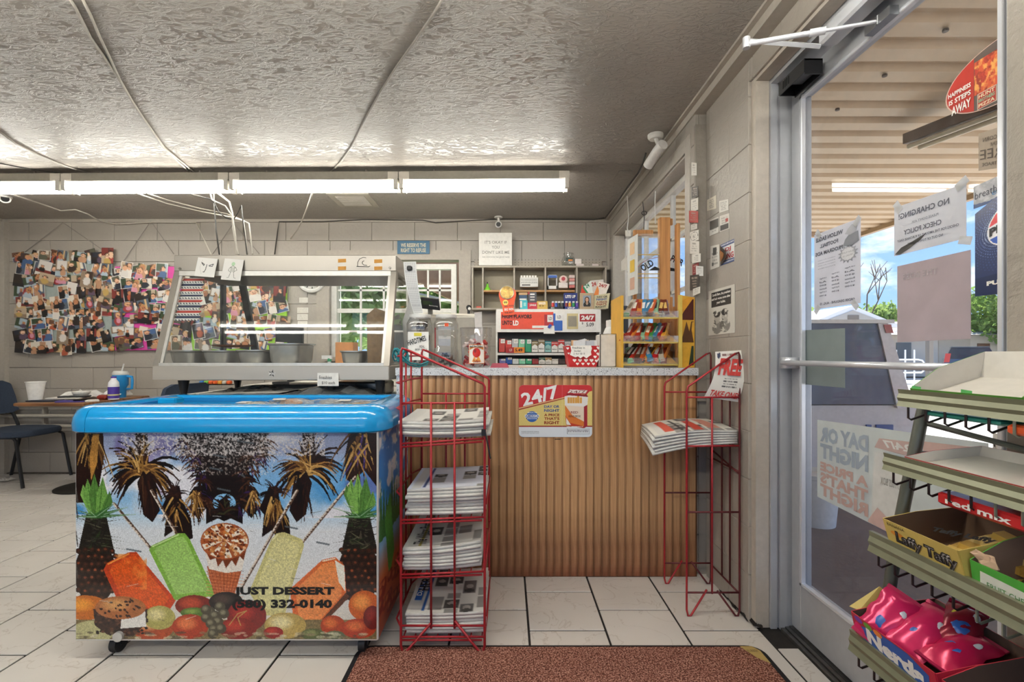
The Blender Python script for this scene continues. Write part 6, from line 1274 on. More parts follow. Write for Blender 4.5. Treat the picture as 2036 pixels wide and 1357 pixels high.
# packs: one object each
top = [('#b8423a', '#e9e6e1', 'dark red'), ('#c23c34', '#e9e6e1', 'red'), ('#b5b8bb', '#e9e6e1', 'silver'), ('#7fc4a0', '#e9e6e1', 'mint'), ('#2f8f68', '#e9e6e1', 'green'), ('#e6e2dc', '#8d7a55', 'white and brown'), ('#e6e2dc', '#7d6a48', 'white and gold'), ('#8db8b4', '#2f7f88', 'teal'), ('#e6e2dc', '#b8302c', 'white and red'), ('#e6e2dc', '#b8302c', 'taller white and red'), ('#e3e0dc', '#9a9da0', 'white and grey'), ('#e8b88a', '#e9ddd0', 'pale orange'), ('#e0a878', '#e9ddd0', 'orange')]
def pack(px0, px1, py0, py1, c1, c2, lab, chev, grp, nm='cigarette_pack'):
    Y = RY+.02; p, q = P(px0, py1, Y), P(px1, py0, Y); t = thing(nm, lab, 'cigarette pack', ((p.x+q.x)/2, Y+.012, p.z), grp)
    MB().bbox(p.x, q.x, Y, Y+.024, p.z, q.z, .0015).build('box', mat(c1, .35), t); w_ = q.x-p.x; h_ = q.z-p.z
    if chev:
        MB().poly([(p.x, Y-.0006, q.z), (q.x, Y-.0006, q.z), (q.x, Y-.0006, q.z-h_*.48), ((p.x+q.x)/2, Y-.0006, q.z-h_*.28), (p.x, Y-.0006, q.z-h_*.48)][::-1], (0, -1, 0), .0004).build('roof_print', mat(c2, .4), t)
        MB().box(p.x, q.x, Y-.0018, Y-.0006, q.z-h_*.16, q.z-h_*.12).build('lid_seam', m_wt, t)
        if h_ > .05: lettering('Marlboro', (p.x+w_*.12, Y-.0012, p.z+h_*.2), (1, 0, 0), (0, 0, 1), w_*.76, h_*.13, m_tx, t, bold=.02)
    else:
        MB().box(p.x+w_*.3, q.x-w_*.02, Y-.0012, Y, q.z-h_*.34, q.z-h_*.03).build('label_square', mat(c2, .4), t)
        lettering('LD', (p.x+w_*.42, Y-.0018, q.z-h_*.26), (1, 0, 0), (0, 0, 1), w_*.4, h_*.14, m_tx, t, bold=.01)
hts = [674, 677, 674, 675, 675, 679, 675, 679, 680, 676, 679, 677, 678]
for i, (c1, c2, nm) in enumerate(top):
    x0 = 992+i*13.1; pack(x0, x0+12, hts[i], 700.5, c1, c2, nm+' cigarette pack on the upper shelf of the pack rack', 5 <= i <= 10, 'cigarette packs on the upper rack shelf')
bot = [('#7d78b0', '#e9e6e1', 'violet'), ('#2c55a0', '#e9e6e1', 'blue'), ('#cfd2d4', '#e9e6e1', 'silver'), ('#8ccfae', '#e9e6e1', 'mint'), ('#3c9a72', '#e9e6e1', 'green'), ('#8c3030', '#7c2424', 'maroon'), ('#e3e0da', '#2f5a40', 'white with dark green'), ('#e3e0da', '#b08a54', 'white with gold'), ('#e3e0da', '#c9c2b8', 'plain white'), ('#4a3c3c', '#3a2e2e', 'dark brown'), ('#9c3a34', '#8a2c28', 'red-brown')]
for i, (c1, c2, nm) in enumerate(bot):
    x0 = 993+i*13.1; pack(x0, x0+12, 714 if i not in (1, 6, 7) else 711, 724.2, c1, c2, nm+' cigarette pack on the lower shelf of the pack rack', i in (6, 7, 8), 'cigarette packs on the lower rack shelf')
pt = thing('price_ticket', 'red and orange price ticket on the front of the upper rack shelf', 'price ticket', C(1023, 702, RY-.004)); p, q = C(1006, 702, RY-.006), C(1022, 691, RY-.006); MB().box(p.x, q.x, RY-.008, RY-.001, p.z, q.z).build('red_half', mat('#a82c2c', .5), pt)
p2, q2 = C(1022, 702, RY-.006), C(1043, 691, RY-.006); MB().box(p2.x, q2.x, RY-.008, RY-.001, p2.z, q2.z).build('orange_half', mat('#e88a2a', .5), pt); lettering('5.49', (p2.x+.01, RY-.0086, p2.z+.01), (1, 0, 0), (0, 0, 1), .062, .028, m_black, pt, bold=.03); lettering('LD', (p.x+.03, RY-.0086, p.z+.014), (1, 0, 0), (0, 0, 1), .022, .02, m_wt, pt)
# support under the rack: back counter
bc_ = thing('rear_counter', 'rear counter along the back wall under the pack rack', 'counter', (.3, 4.3, 0))
zr = a.z; MB().box(-.62, .95, 4.05, 4.55, zr-.035, zr-.001).build('worktop', m_lam, bc_); MB().box(-.60, .93, 4.08, 4.55, 0, zr-.035).build('cabinet', mat('#8f8677', .6), bc_)
# things on top of the pack rack
TZ = b.z
def onrack(name, lab, cat, x0, x1, y0, c, d=.05, Y=RY+.03, texts=(), extra=None, grp=None):
    p, q = P(x0, y0, Y), P(x1, y0, Y); t = thing(name, lab, cat, ((p.x+q.x)/2, Y+d/2, TZ), grp)
    MB().bbox(p.x, q.x, Y, Y+d, TZ+.0005, q.z, .002).build('carton', mat(c, .45), t)
    for (s, a0, a1, b0, b1, mm) in texts: c_, e = P(a0, b1, Y), P(a1, b0, Y); lettering(s, (c_.x, Y-.0016, c_.z), (1, 0, 0), (0, 0, 1), e.x-c_.x, e.z-c_.z, mm, t, bold=.02)
    for (a0, a1, b0, b1, cc) in (extra or ()): c_, e = P(a0, b1, Y), P(a1, b0, Y); MB().box(c_.x, e.x, Y-.001, Y, c_.z, e.z).build('print_patch', mat(cc, .45), t)
    return t
onrack('tissue_carton', 'tan and dark blue topped counter box behind the turquoise one', 'box', 1032, 1048, 582, '#2a4868', .05, RY+.09, extra=((1031.5, 1048.5, 582, 587, '#b89468'), (1033, 1047, 594, 597, '#e6e3dc')))
onrack('turquoise_box', 'turquoise counter box on top of the pack rack', 'box', 1034, 1049, 597, '#38b0bc', extra=((1034, 1038, 599, 612, '#e8e0d4'), (1041, 1046, 602, 609, '#8fd0cc')))
onrack('grey_box', 'dark grey box with white bands behind the crimson box', 'box', 1050, 1067, 581, '#4a4c54', .05, RY+.09, extra=((1054, 1063, 584, 587, '#dcdad6'), (1054, 1063, 590, 592, '#dcdad6'), (1054, 1063, 595, 598, '#b8b6b2'), (1049.5, 1053, 581, 586, '#a8383a')))
onrack('crimson_box', 'crimson counter box on top of the pack rack', 'box', 1049, 1068, 602, '#b8283c', texts=(('JUNGLE', 1053, 1066, 605, 610, m_wt),))
onrack('mustard_box', 'mustard yellow counter box on top of the pack rack', 'box', 1068, 1089, 599, '#c9a552', texts=(('RANGER', 1071, 1085, 601, 606, m_wt),), extra=((1072, 1076, 607, 610, '#8a6a2c'), (1078, 1081, 607, 610, '#8a6a2c')))
lt = thing('lighter_tray', 'black lighter tray on top of the pack rack', 'tray', P(1104, 614, RY+.02)); p, q = P(1091, 0, RY+.02), P(1123, 0, RY+.02); MB().box(p.x, q.x, RY+.02, RY+.08, TZ, TZ+.022).build('tray', m_black, lt); lettering('BIC', (p.x+.02, RY+.0185, TZ+.006), (1, 0, 0), (0, 0, 1), .03, .012, m_wt, lt)
lt2 = thing('lighter_display', 'navy lighter display with white lettering on the pack rack', 'display', P(1137, 614, RY+.02)); p, q = P(1120, 0, RY+.02), P(1150, 0, RY+.02)
MB().box(p.x, q.x, RY+.02, RY+.08, TZ, TZ+.024).build('tray', mat('#1f2f78', .4), lt2); p2, q2 = P(1121, 601, RY+.08), P(1148, 583, RY+.08); MB().box(p2.x, q2.x, RY+.08, RY+.09, TZ, q2.z).build('header', mat('#1f2f78', .4), lt2)
lettering('LITE UP', (P(1124, 0, RY+.078).x, RY+.0785, P(0, 593, RY+.078).z), (1, 0, 0), (0, 0, 1), .09, .026, m_wt, lt2, bold=.04); lettering('LITE UP', (P(1129, 0, RY+.018).x, RY+.0188, TZ+.005), (1, 0, 0), (0, 0, 1), .06, .014, m_wt, lt2, bold=.04)
for i, (px, c_, nm) in enumerate(((1099, '#c4302c', 'red'), (1105.5, '#2a4fa8', 'blue'), (1111.5, '#1c1c1e', 'black'), (1118, '#26282c', 'second black'), (1126, '#7c1c20', 'dark red'), (1132.5, '#e0a020', 'yellow'), (1140, '#1f8f4c', 'green'), (1147, '#5a3a9c', 'purple'))):
    x = P(px, 0, RY+.05).x; l = thing('lighter', nm+' plastic lighter standing in the '+('black tray' if i < 4 else 'navy display'), 'lighter', (x, RY+.04, TZ+.01), 'lighters on the pack rack')
    MB().lathe((x, RY+.04, TZ+.01), [(.011, 0), (.012, .004), (.012, .045), (.010, .048)], 12, 1, .6).build('body', mat(c_, .3), l, True); MB().box(x-.009, x+.009, RY+.034, RY+.046, TZ+.058, TZ+.072).build('cap', mat('#c9c9c8', .3, .7), l)
# orange round-headed cutout leaning over the front of the rack
oc = thing('orange_display', 'orange round-headed cardboard display with a mirror lens and a 99 sticker', 'display', C(1009, 625, RY-.03)); yy = RY-.03
def oq(px, py): p = P(px, py, yy); return (p.x, yy, p.z)
pts = [oq(1009+17.5*math.cos(a), 586-16*math.sin(a)) for a in [math.pi*(-.12+1.24*i/16) for i in range(17)]]+[oq(995, 600), oq(999, 611), oq(1001, 628), oq(1024, 626), oq(1021, 611), oq(1023, 600)]
MB().poly(pts[::-1], (0, 1, 0), .003).build('card', mat('#e3562c', .5), oc)
cc = P(1008, 582, yy); MB().tube([(cc.x+.058*math.cos(a), yy-.003, cc.z+.055*math.sin(a)) for a in [2*math.pi*i/28 for i in range(28)]], .004, 6, closed=True).build('ring', mat('#d9d0c0', .3, .6), oc, True)
MB().cyl((cc.x, yy-.006, cc.z), (cc.x, yy-.001, cc.z), .055, 28).build('lens', mat('#6f5a30', .12, .8, var=.5, nscale=30), oc)
c9 = P(1005, 602, yy); MB().cyl((c9.x, yy-.003, c9.z), (c9.x, yy-.0005, c9.z), .024, 20).build('sticker', mat('#e8d06a', .5), oc); lettering('99', (c9.x-.014, yy-.0036, c9.z-.009), (1, 0, 0), (0, 0, 1), .028, .018, m_black, oc, bold=.02)
for s, y0, y1, mm in (('FALL WITH', 608, 611, m_black), ('BIG WIN', 613.5, 618.5, m_wt), ('THE BEST', 621, 624, m_black)): c_, e = P(1003, y1, yy), P(1021, y0, yy); lettering(s, (c_.x, yy-.001, c_.z), (1, 0, .06), (0, 0, 1), e.x-c_.x, e.z-c_.z, mm, oc, bold=.02)
# fan of 24/7 cards, framed portrait and price card
def leaf(name, lab, cat, pts, c, Y, texts=(), th=.002, more=()):
    t = thing(name, lab, cat, P(*pts[0], Y)); MB().poly([tuple(P(x, y, Y)) for x, y in pts][::-1], (0, 1, 0), th).build('card', mat(c, .5), t)
    for (pp, cc_, dy) in more: MB().poly([tuple(P(x, y, Y-dy)) for x, y in pp][::-1], (0, 1, 0), .0004).build('print_patch', mat(cc_, .5), t)
    for (s, x0, x1, y0, y1, mm, rot) in texts: c_, e = P(x0, y1, Y-.002), P(x1, y0, Y-.002); u = Vector((math.cos(rot), 0, math.sin(rot))); v = Vector((-math.sin(rot), 0, math.cos(rot))); lettering(s, (c_.x, Y-.0022, c_.z), u, v, e.x-c_.x, e.z-c_.z, mm, t, bold=.03)
    return t
mg, mr2 = mat('#2f7f5c', .5), mat('#b03a34', .5)
leaf('red_card', 'red corner card at the back left of the fanned price cards', 'card', [(1153, 602), (1157, 566), (1170, 590), (1168, 612)], '#c8402c', RY+.075)
leaf('green_card', 'white card with green print in the fan of price cards', 'card', [(1158, 572), (1175, 558), (1185, 575), (1172, 592)], '#dfe4dc', RY+.07, (('24', 1166, 1174, 566, 574, mg, .5),), more=(([(1158, 572), (1161, 570), (1175, 590), (1172, 592)], '#2f8f60', .001),))
leaf('grey_card', 'pale grey card at the back of the fan of price cards', 'card', [(1176, 558), (1200, 556), (1202, 590), (1180, 592)], '#d2cac2', RY+.065, (('24', 1177, 1186, 562, 570, mr2, .2),))
leaf('fan_card', 'cream card with red 24/7 print at the front of the fan', 'card', [(1191, 559), (1212, 566), (1203, 590), (1180, 588)], '#eadfd2', RY+.055, (('24/7', 1190, 1206, 563, 570, mr2, -.25),), more=(([(1180, 588), (1188, 568), (1191, 578), (1190, 589)], '#e0843c', .001),))
leaf('price_card', 'pale yellow card reading DAY OR NIGHT A PRICE THATS RIGHT', 'card', [(1180, 588), (1213, 583), (1209, 614), (1178, 614)], '#d8cfa6', RY+.045, tuple((s, x0, x1, y0, y1, mm, .05) for s, x0, x1, y0, y1, mm in (('DAY OR', 1187, 1208, 589, 593, m_tx), ('NIGHT', 1186, 1207, 594, 598, mb_), ('A PRICE', 1186, 1207, 600, 603, mr_), ("THAT'S", 1185, 1206, 604, 608, mr_), ('RIGHT', 1184, 1205, 609, 613, m_tx))))
pf = thing('framed_portrait', 'tan framed portrait of a long-haired person in a dark jacket', 'picture', P(1168, 614, RY+.03)); p, q = P(1153, 613.5, RY+.03), P(1181, 583, RY+.03); MB().bbox(p.x, q.x, RY+.03, RY+.04, TZ, q.z, .002).build('frame', mat('#b59e80', .6), pf)
cv = Cv(26, 34, '#8f9aa8', (0, 0, 26, 34)); cv.ell(13, 14, 7.5, 10, '#3c2418'); cv.ell(13, 28, 11, 10, '#26221f'); cv.ell(13, 13, 4.6, 6.2, '#d2a184'); cv.rect(11, 18, 15, 24, '#c99a7c'); cv.poly([(8, 22), (13, 30), (18, 22), (13, 25)], '#b59a84'); cv.rect(10, 12, 12, 13, '#2a1a14'); cv.rect(14, 12, 16, 13, '#2a1a14'); cv.rect(11.5, 16, 14.5, 16.8, '#a85a4e')
p, q = P(1159, 610, RY+.03), P(1175, 588, RY+.03); print_on(cv, (p.x, RY+.0285, q.z), (q.x-p.x, 0, 0), (0, 0, -(q.z-p.z)), 'portrait', pf)
# small black and white ball by the shelf unit
q = P(932, 612, 4.3); o = thing('desk_toy', 'small black and white toy on the back counter left of the rack', 'toy', (q.x, 4.3, q.z)); MB().ball(q, .024, 14, 10).build('head', m_black, o, True); MB().ball((q.x+.008, 4.282, q.z-.012), .015, 12, 8).build('face', m_wt, o, True); MB().box(q.x-.012, q.x+.012, 4.29, 4.31, .9715, q.z-.018).build('body', m_black, o)
# ---------------------------------------------------------------- till, jars and the rest on the sales counter
ti = thing('cash_register', 'pale grey cash register with a raised display behind the jars', 'cash register', (P(860, 0, 3.1).x, 3.2, .95))
zt0 = CZ-.0; a, b = P(792, 700, 3.02), P(952, 619, 3.02)
MB().bbox(a.x+.13, b.x-.02, 3.02, 3.36, .9, b.z-.03, .01).build('housing', mat('#b9b4a8', .5), ti); MB().obox(((a.x+b.x)/2+.04, 3.2, b.z-.015), ((b.x-a.x)/2-.06, 0, -.006), (0, .17, .02), (0, 0, .012)).build('cover', mat('#c9c4b8', .5), ti)
xs = P(853, 0, 3.0).x; MB().box(xs-.014, xs+.014, 3.04, 3.065, b.z-.03, P(0, 612, 3.05).z).build('mast', mat('#9a978f', .5), ti)
MB().obox(P(856, 604, 3.0), (.056, 0, -.006), (0, .012, .004), (-.004, -.006, .034)).build('customer_display', m_black, ti); lettering('Samsung', P(853, 609.5, 2.975), (1, 0, -.1), (0, 0, 1), .055, .010, m_wt, ti)
MB().obox(P(850, 603, 2.984), (.03, 0, -.003), (0, .001, 0), (-.002, -.003, .012)).build('display_glass', mat('#3c4a34', .15), ti)
tst = thing('till_stand', 'narrow stand under the cash register', 'stand', (xs, 3.2, 0)); MB().box(a.x+.14, b.x-.03, 3.05, 3.34, 0, .899).build('cabinet', mat('#8b8374', .6), tst)
zc2 = CZ+.001
def jar_sq(name, lab, cat, px0, px1, pyt, Y, fill, seed):
    p, q = P(px0, 727, Y), P(px1, pyt, Y); x = (p.x+q.x)/2; r = (q.x-p.x)/2; h = q.z-zc2; t = thing(name, lab, cat, (x, Y+r, zc2))
    MB().lathe((x, Y+r, zc2), [(r*.92, 0), (r, .01), (r, h*.30), (r*.93, h*.36), (r*.93, h*.62), (r, h*.68), (r, h*.82), (r*.85, h*.9), (r*.8, h*.92), (r*.8, h*.94)], 24, 1, 1, .5).build('jar_body', glass_mat(refl=.16, tint=(.9, .9, .9), name='clear_plastic'), t, True)
    MB().lathe((x, Y+r, zc2+h*.93), [(r*.86, 0), (r*.88, .004), (r*.88, h*.065), (r*.8, h*.07)], 28).build('lid', mat('#e9e7e2', .4), t, True)
    R = random.Random(seed)
    for k in range(fill):
        zz = zc2+.02+R.random()*h*(.75 if seed == 1 else .14); c_ = R.choice(['#3a2620', '#5a3a2a', '#77706a', '#4a423c', '#2c2422', '#d9d4ca']); a_ = R.uniform(0, 3.14)
        MB().obox((x+R.uniform(-.5, .5)*r, Y+r+R.uniform(-.5, .5)*r, zz), (.018*math.cos(a_), .018*math.sin(a_), .006), (-.006*math.sin(a_), .006*math.cos(a_), 0), (0, 0, .014)).build('jerky_piece', mat(c_, .5, var=.2), t)
    return t, x, Y, r, h
t, x, Y, r, h = jar_sq('jerky_jar', 'clear square jar of beef jerky with a white label and lid', 'jar', 806, 856, 624, 2.56, 46, 1)
MB().box(x-r*.80, x+r*.86, Y-.003, Y-.001, zc2+h*.13, zc2+h*.66).build('label', m_wt, t); MB().box(x-r*.3, x+r*.3, Y-.0042, Y-.003, zc2+h*.58, zc2+h*.64).build('yellow_patch', mat('#d8c83c', .5), t)
lettering('HARDTIMES', (x-r*.75, Y-.0045, zc2+h*.40), (1, 0, .28), (-.28, 0, 1), r*1.5, h*.10, m_black, t, bold=.02); lettering('REAL', (x+r*.15, Y-.0045, zc2+h*.36), (1, 0, 0), (0, 0, 1), r*.4, h*.045, m_black, t); lettering('BEEF JERKY', (x-r*.2, Y-.0045, zc2+h*.30), (1, 0, 0), (0, 0, 1), r*.95, h*.045, m_black, t)
t, x, Y, r, h = jar_sq('clear_jar', 'nearly empty clear square jar with a white lid and a tiny orange sticker', 'jar', 860, 908, 624, 2.57, 12, 2)
MB().box(x, x+r*.32, Y-.003, Y-.001, zc2+h*.76, zc2+h*.82).build('price_sticker', mat('#e85a2c', .5), t); MB().box(x-r*.75, x+r*.5, Y+.012, Y+.013, zc2+h*.28, zc2+h*.70).build('label_back', mat('#b9b5ae', .6), t); MB().box(x-r*.85, x-r*.75, Y+.010, Y+.013, zc2+h*.36, zc2+h*.74).build('label_edge', mat('#8c2f2c', .6), t)
p, q = P(911, 728, 2.52), P(977, 650, 2.52); x = (p.x+q.x)/2; r = (q.x-p.x)/2; t = thing('candy_tub', 'clear plastic tub of red wrapped candy with an orange picture label', 'tub', (x, 2.52+r, zc2)); h = q.z-zc2
MB().lathe((x, 2.52+r, zc2), [(r*.84, 0), (r*.86, .004), (r*.95, h*.76), (r*.98, h*.77), (r*.98, h*.80), (r*.95, h*.81), (r, h*.99), (r*.97, h*.99)], 32).build('tub_body', glass_mat(refl=.16, tint=(.93, .92, .92), name='clear_plastic'), t, True)
R = random.Random(3)
for k in range(80):
    zz = zc2+.015+(R.random()**1.5)*h*.6; aa = R.uniform(0, 6.28); rr = r*.78*R.random()**.5; d_ = Vector((R.uniform(-1, 1), R.uniform(-1, 1), R.uniform(-1, 1))).normalized(); e_ = d_.orthogonal().normalized()
    MB().obox((x+rr*math.cos(aa), 2.52+r+rr*math.sin(aa), zz), d_*.014, e_*.006, d_.cross(e_)*.006).build('wrapped_candy', mat(R.choice(['#b3262c', '#c93a3c', '#d9b8b4', '#a81f28', '#e4d4d0']), .25), t)
cv = Cv(60, 60, '#ece6dc', (0, 0, 60, 60)); cv.ell(30, 26, 15, 15, '#c9281f'); cv.ell(24, 20, 5, 6, '#8f1a18'); cv.poly([(4, 8), (56, 8), (56, 17), (44, 12), (30, 10), (16, 12), (4, 17)], '#e0862c'); cv.rect(0, 0, 60, 2, '#e07a2c'); cv.rect(0, 58, 60, 60, '#e07a2c'); cv.rect(0, 0, 2, 60, '#e07a2c'); cv.rect(58, 0, 60, 60, '#e07a2c'); cv.poly([(12, 54), (22, 36), (28, 48), (38, 36), (48, 54)], '#e8a04c')
def bendc(co, gx, gy):
    co = co.copy(); X_ = co[:, :, 0]; dx = np.clip((X_-0)/(r*.95), -.99, .99); co[:, :, 1] = r-np.sqrt(1-dx*dx)*r*.96-.002-r; return co
print_on(cv, (x-.032, 2.52, zc2+h*.56), (.082, 0, 0), (0, 0, -h*.47), 'picture_label', t, .4, bend=lambda co, gx, gy: bendc(co, gx, gy))
lettering('Red Hot Dollars', (x-.026, 2.5165, zc2+h*.475), (1, 0, 0), (0, 0, 1), .070, .012, m_black, t, bold=.03, arch=.004); lettering('Dollars', (x-.008, 2.516, zc2+h*.12), (1, 0, 0), (0, 0, 1), .036, .014, mat('#8f1a18', .5), t, bold=.03)
o = MB().slab((P(975, 0, 2.5).x, 2.47, CZ+.002), (P(1012, 0, 2.5).x, 2.47, CZ+.002), (P(1008, 0, 2.7).x, 2.8, CZ+.018), (P(978, 0, 2.7).x, 2.8, CZ+.018), .002).build('folder', mat('#a81f4c', .5)); tag(rebase(o), 'magenta paper folder lying on the sales counter', 'folder')
o = MB().slab((P(1030, 0, 2.6).x, 2.5, CZ+.002), (P(1075, 0, 2.6).x, 2.5, CZ+.002), (P(1075, 0, 2.6).x, 2.62, CZ+.004), (P(1030, 0, 2.6).x, 2.62, CZ+.004), .001).build('paper', mat('#dcb9a8', .6)); tag(rebase(o), 'pale pink paper strip lying on the sales counter', 'paper')
# heart bucket
Yb = 2.60; p, q = P(1133, 729, Yb), P(1187, 729, Yb); x0, x1 = p.x, q.x; zt = P(0, 688, Yb).z; a, b = P(1125, 688, Yb).x, P(1196, 688, Yb).x; dpt = .10
hb = thing('heart_bucket', 'red square bucket with white hearts holding packets, on the sales counter', 'bucket', ((x0+x1)/2, Yb+.07, CZ))
z0 = CZ+.001; MB()._add([(x0, Yb+.02, z0), (x1, Yb+.02, z0), (x1, Yb+.12, z0), (x0, Yb+.12, z0), (a, Yb, zt), (b, Yb, zt), (b, Yb+.15, zt), (a, Yb+.15, zt), (a+.004, Yb+.004, zt), (b-.004, Yb+.004, zt), (b-.004, Yb+.146, zt), (a+.004, Yb+.146, zt), (x0+.004, Yb+.024, z0+.004), (x1-.004, Yb+.024, z0+.004), (x1-.004, Yb+.116, z0+.004), (x0+.004, Yb+.116, z0+.004)],
    [(3, 2, 1, 0), (0, 1, 5, 4), (1, 2, 6, 5), (2, 3, 7, 6), (3, 0, 4, 7), (4, 5, 9, 8), (5, 6, 10, 9), (6, 7, 11, 10), (7, 4, 8, 11), (8, 9, 13, 12), (9, 10, 14, 13), (10, 11, 15, 14), (11, 8, 12, 15), (12, 13, 14, 15)]).build('tin', mat('#c4262a', .4), hb)
def heart(cx, cz, s, y): return [(cx+s*k*.062*(16*math.sin(q)**3)/16*1.0, y, cz+s*k*.062*(13*math.cos(q)-5*math.cos(2*q)-2*math.cos(3*q)-math.cos(4*q))/16) for q in [2*math.pi*i/16 for i in range(16)] for k in (1,)]
for (px, py, s) in ((1129, 693, .13), (1190, 692, .17), (1184, 698, .15), (1190, 704, .17), (1184, 710, .15), (1192, 715, .13), (1143, 717, .17), (1154, 717, .17), (1166, 717, .18), (1177, 717, .18), (1187, 718, .15), (1149, 724, .14), (1160, 724, .14), (1171, 724, .14), (1181, 724, .14), (1131, 703, .10)):
    c_ = P(px, py, Yb-.001); fz_ = (c_.z-z0)/(zt-z0); MB().poly(heart(c_.x, c_.z, s, Yb+.02-.02*fz_-.0012), (0, 1, 0), .0004).build('heart', m_wt, hb)
R = random.Random(8)
for i in range(7):
    xx = a+.03+.11*R.random(); o = MB().slab((xx, Yb+.02+.015*i, zt-.02), (xx+.055, Yb+.02+.015*i, zt-.025), (xx+.06, Yb+.05+.012*i, zt+.03+.012*R.random()), (xx+.004, Yb+.05+.012*i, zt+.026+.01*R.random()), .003).build('packet', mat(['#cfd4d8', '#b8c0c8', '#e2e2e0', '#c8b8a8'][i % 4], .3)); tag(rebase(o), ['first', 'second', 'third', 'fourth', 'fifth', 'sixth', 'rearmost'][i]+' shiny wrapped packet, counted from the front of the heart bucket', 'packet', 'packets in the heart bucket')
nt_ = thing('bucket_note', 'torn handwritten note reading Freshies in bucket 2 for $15', 'note', P(1153, 715, Yb-.004)); pts = [(1134, 688), (1175, 687), (1177, 693), (1175, 700), (1176, 706), (1171, 709), (1166, 713), (1160, 709), (1154, 713), (1149, 709), (1144, 711), (1133, 706), (1136, 698)]
MB().poly([(P(px_, py_, Yb-.004).x, Yb-.0045+.00*py_, P(px_, py_, Yb-.004).z) for px_, py_ in pts][::-1], (0, 1, 0), .001).build('paper', m_wt, nt_)
for s, x0_, x1_, y0_, y1_ in (('Freshies in', 1138, 1163, 690, 694), ('bucket', 1142, 1155, 696, 700), ('2 for $15', 1140, 1163, 702, 706)): c_, e = P(x0_, y1_, Yb-.006), P(x1_, y0_, Yb-.006); lettering(s, (c_.x, Yb-.0052, c_.z), (1, 0, 0), (0, 0, 1), e.x-c_.x, e.z-c_.z, mi, nt_)
# napkin dispenser and white bottle
Yn = 2.58; p, q = P(1193, 729, Yn), P(1225, 665, Yn); nd = thing('napkin_dispenser', 'white upright napkin dispenser on the sales counter', 'dispenser', ((p.x+q.x)/2, Yn+.06, CZ))
MB().bbox(p.x, q.x, Yn, Yn+.13, CZ+.001, q.z, .005).build('napkin_block', mat('#d6d2ca', .7, bump=.15), nd); MB().box(q.x, q.x+.014, Yn+.004, Yn+.14, CZ+.001, q.z).build('side_case', mat('#c9cbcd', .3, .3), nd)
MB().tube([(p.x+.001, Yn-.003, CZ+.004), (p.x+.001, Yn-.003, q.z), (q.x, Yn-.003, q.z+.001), (q.x, Yn-.003, CZ+.004)], .0022, 5).build('black_trim', m_black, nd)
x = P(1221, 0, 2.85).x; bo = thing('supplement_bottle', 'large white plastic bottle behind the napkin dispenser', 'bottle', (x, 2.86, CZ)); zt = P(0, 637, 2.85).z-CZ
MB().lathe((x, 2.86, CZ+.001), [(.062, 0), (.066, .01), (.066, zt*.68), (.05, zt*.82), (.042, zt*.86)], 24).build('bottle', mat('#dcdad6', .35), bo, True); MB().lathe((x, 2.86, CZ), [(.046, zt*.85), (.046, zt*.99), (.04, zt)], 24).build('cap', mat('#e6e4e0', .4), bo, True)
o = MB().bbox(P(1222, 0, 3.0).x, P(1250, 0, 3.0).x, 3.0, 3.05, CZ-.03, P(0, 608, 3.0).z, .006).build('speaker', mat('#3d434c', .5)); tag(rebase(o), 'dark blue-grey box standing behind the white bottle', 'box')
o = MB().box(P(1222, 0, 3.0).x, P(1250, 0, 3.0).x+.02, 2.98, 3.1, .0, CZ-.031).build('side_stand', mat('#8b8374', .6)); tag(rebase(o), 'narrow stand behind the right end of the sales counter', 'stand')
# receipt paper hanging from the warmer's right side
cv = Cv(30, 90, '#d9d9d8', (0, 0, 30, 90), 4)
for i in range(30):
    for j in range(6): cv.rect(4+j*4, 3+i*2.9, 6+j*4, 4+i*2.9, '#8f9092')
px_ = thing('paper_strip', 'long perforated paper strip with a black clip hanging beside the warmer', 'paper', P(815, 620, 2.58))
print_on(cv, P(802, 521, 2.58), P(828, 521, 2.58)-P(802, 521, 2.58), P(812, 624, 2.60)-P(802, 521, 2.58), 'sheet', px_, .7, bend=lambda co, gx, gy: np.concatenate([co[:, :, :1]+(.03*gy**2*(gy > 0))*(1-gx*.6)+.012*np.sin(gy*6)*0, co[:, :, 1:2]-.02*np.sin(gy*3.1)-.01*gx, co[:, :, 2:]], 2))
MB().bbox(P(809, 0, 2.56).x, P(819, 0, 2.56).x, 2.552, 2.575, P(0, 538, 2.56).z, P(0, 529, 2.56).z, .004).build('clip', m_black, px_)
o = MB().slab(P(806, 727, 2.86), P(842, 727, 2.86), P(826, 560, 2.86), P(800, 640, 2.85), .001).build('paper', mat('#cfcfcb', .7)); tag(rebase(o), 'curled white paper sheet behind the jerky jar', 'paper')
o = MB().slab(P(948, 727, 2.9), P(960, 727, 2.9), P(958, 620, 2.9), P(943, 622, 2.9), .002).build('paper', mat('#dcd8d4', .7)); tag(rebase(o), 'folded white paper standing beside the cash register', 'paper')
# sign above the window
bp = thing('refusal_sign', 'blue sign reading WE RESERVE THE RIGHT TO REFUSE above the back window', 'sign', P(822, 505, YB-.02)); p, q = P(790, 505, YB-.04), P(854, 479, YB-.04); MB().box(p.x, q.x, YB-.04, YB-.03, p.z, q.z).build('plate', mat('#2f6080', .5, var=.1, nscale=5), bp)
for s, y0, y1 in (('WE RESERVE THE', 484, 492), ('RIGHT TO REFUSE', 494, 502)): c_, e = P(797, y1, YB-.04), P(847, y0, YB-.04); lettering(s, (c_.x, YB-.0408, c_.z), (1, 0, 0), (0, 0, 1), e.x-c_.x, e.z-c_.z, mat('#c9c3ac', .6), bp, bold=.03)
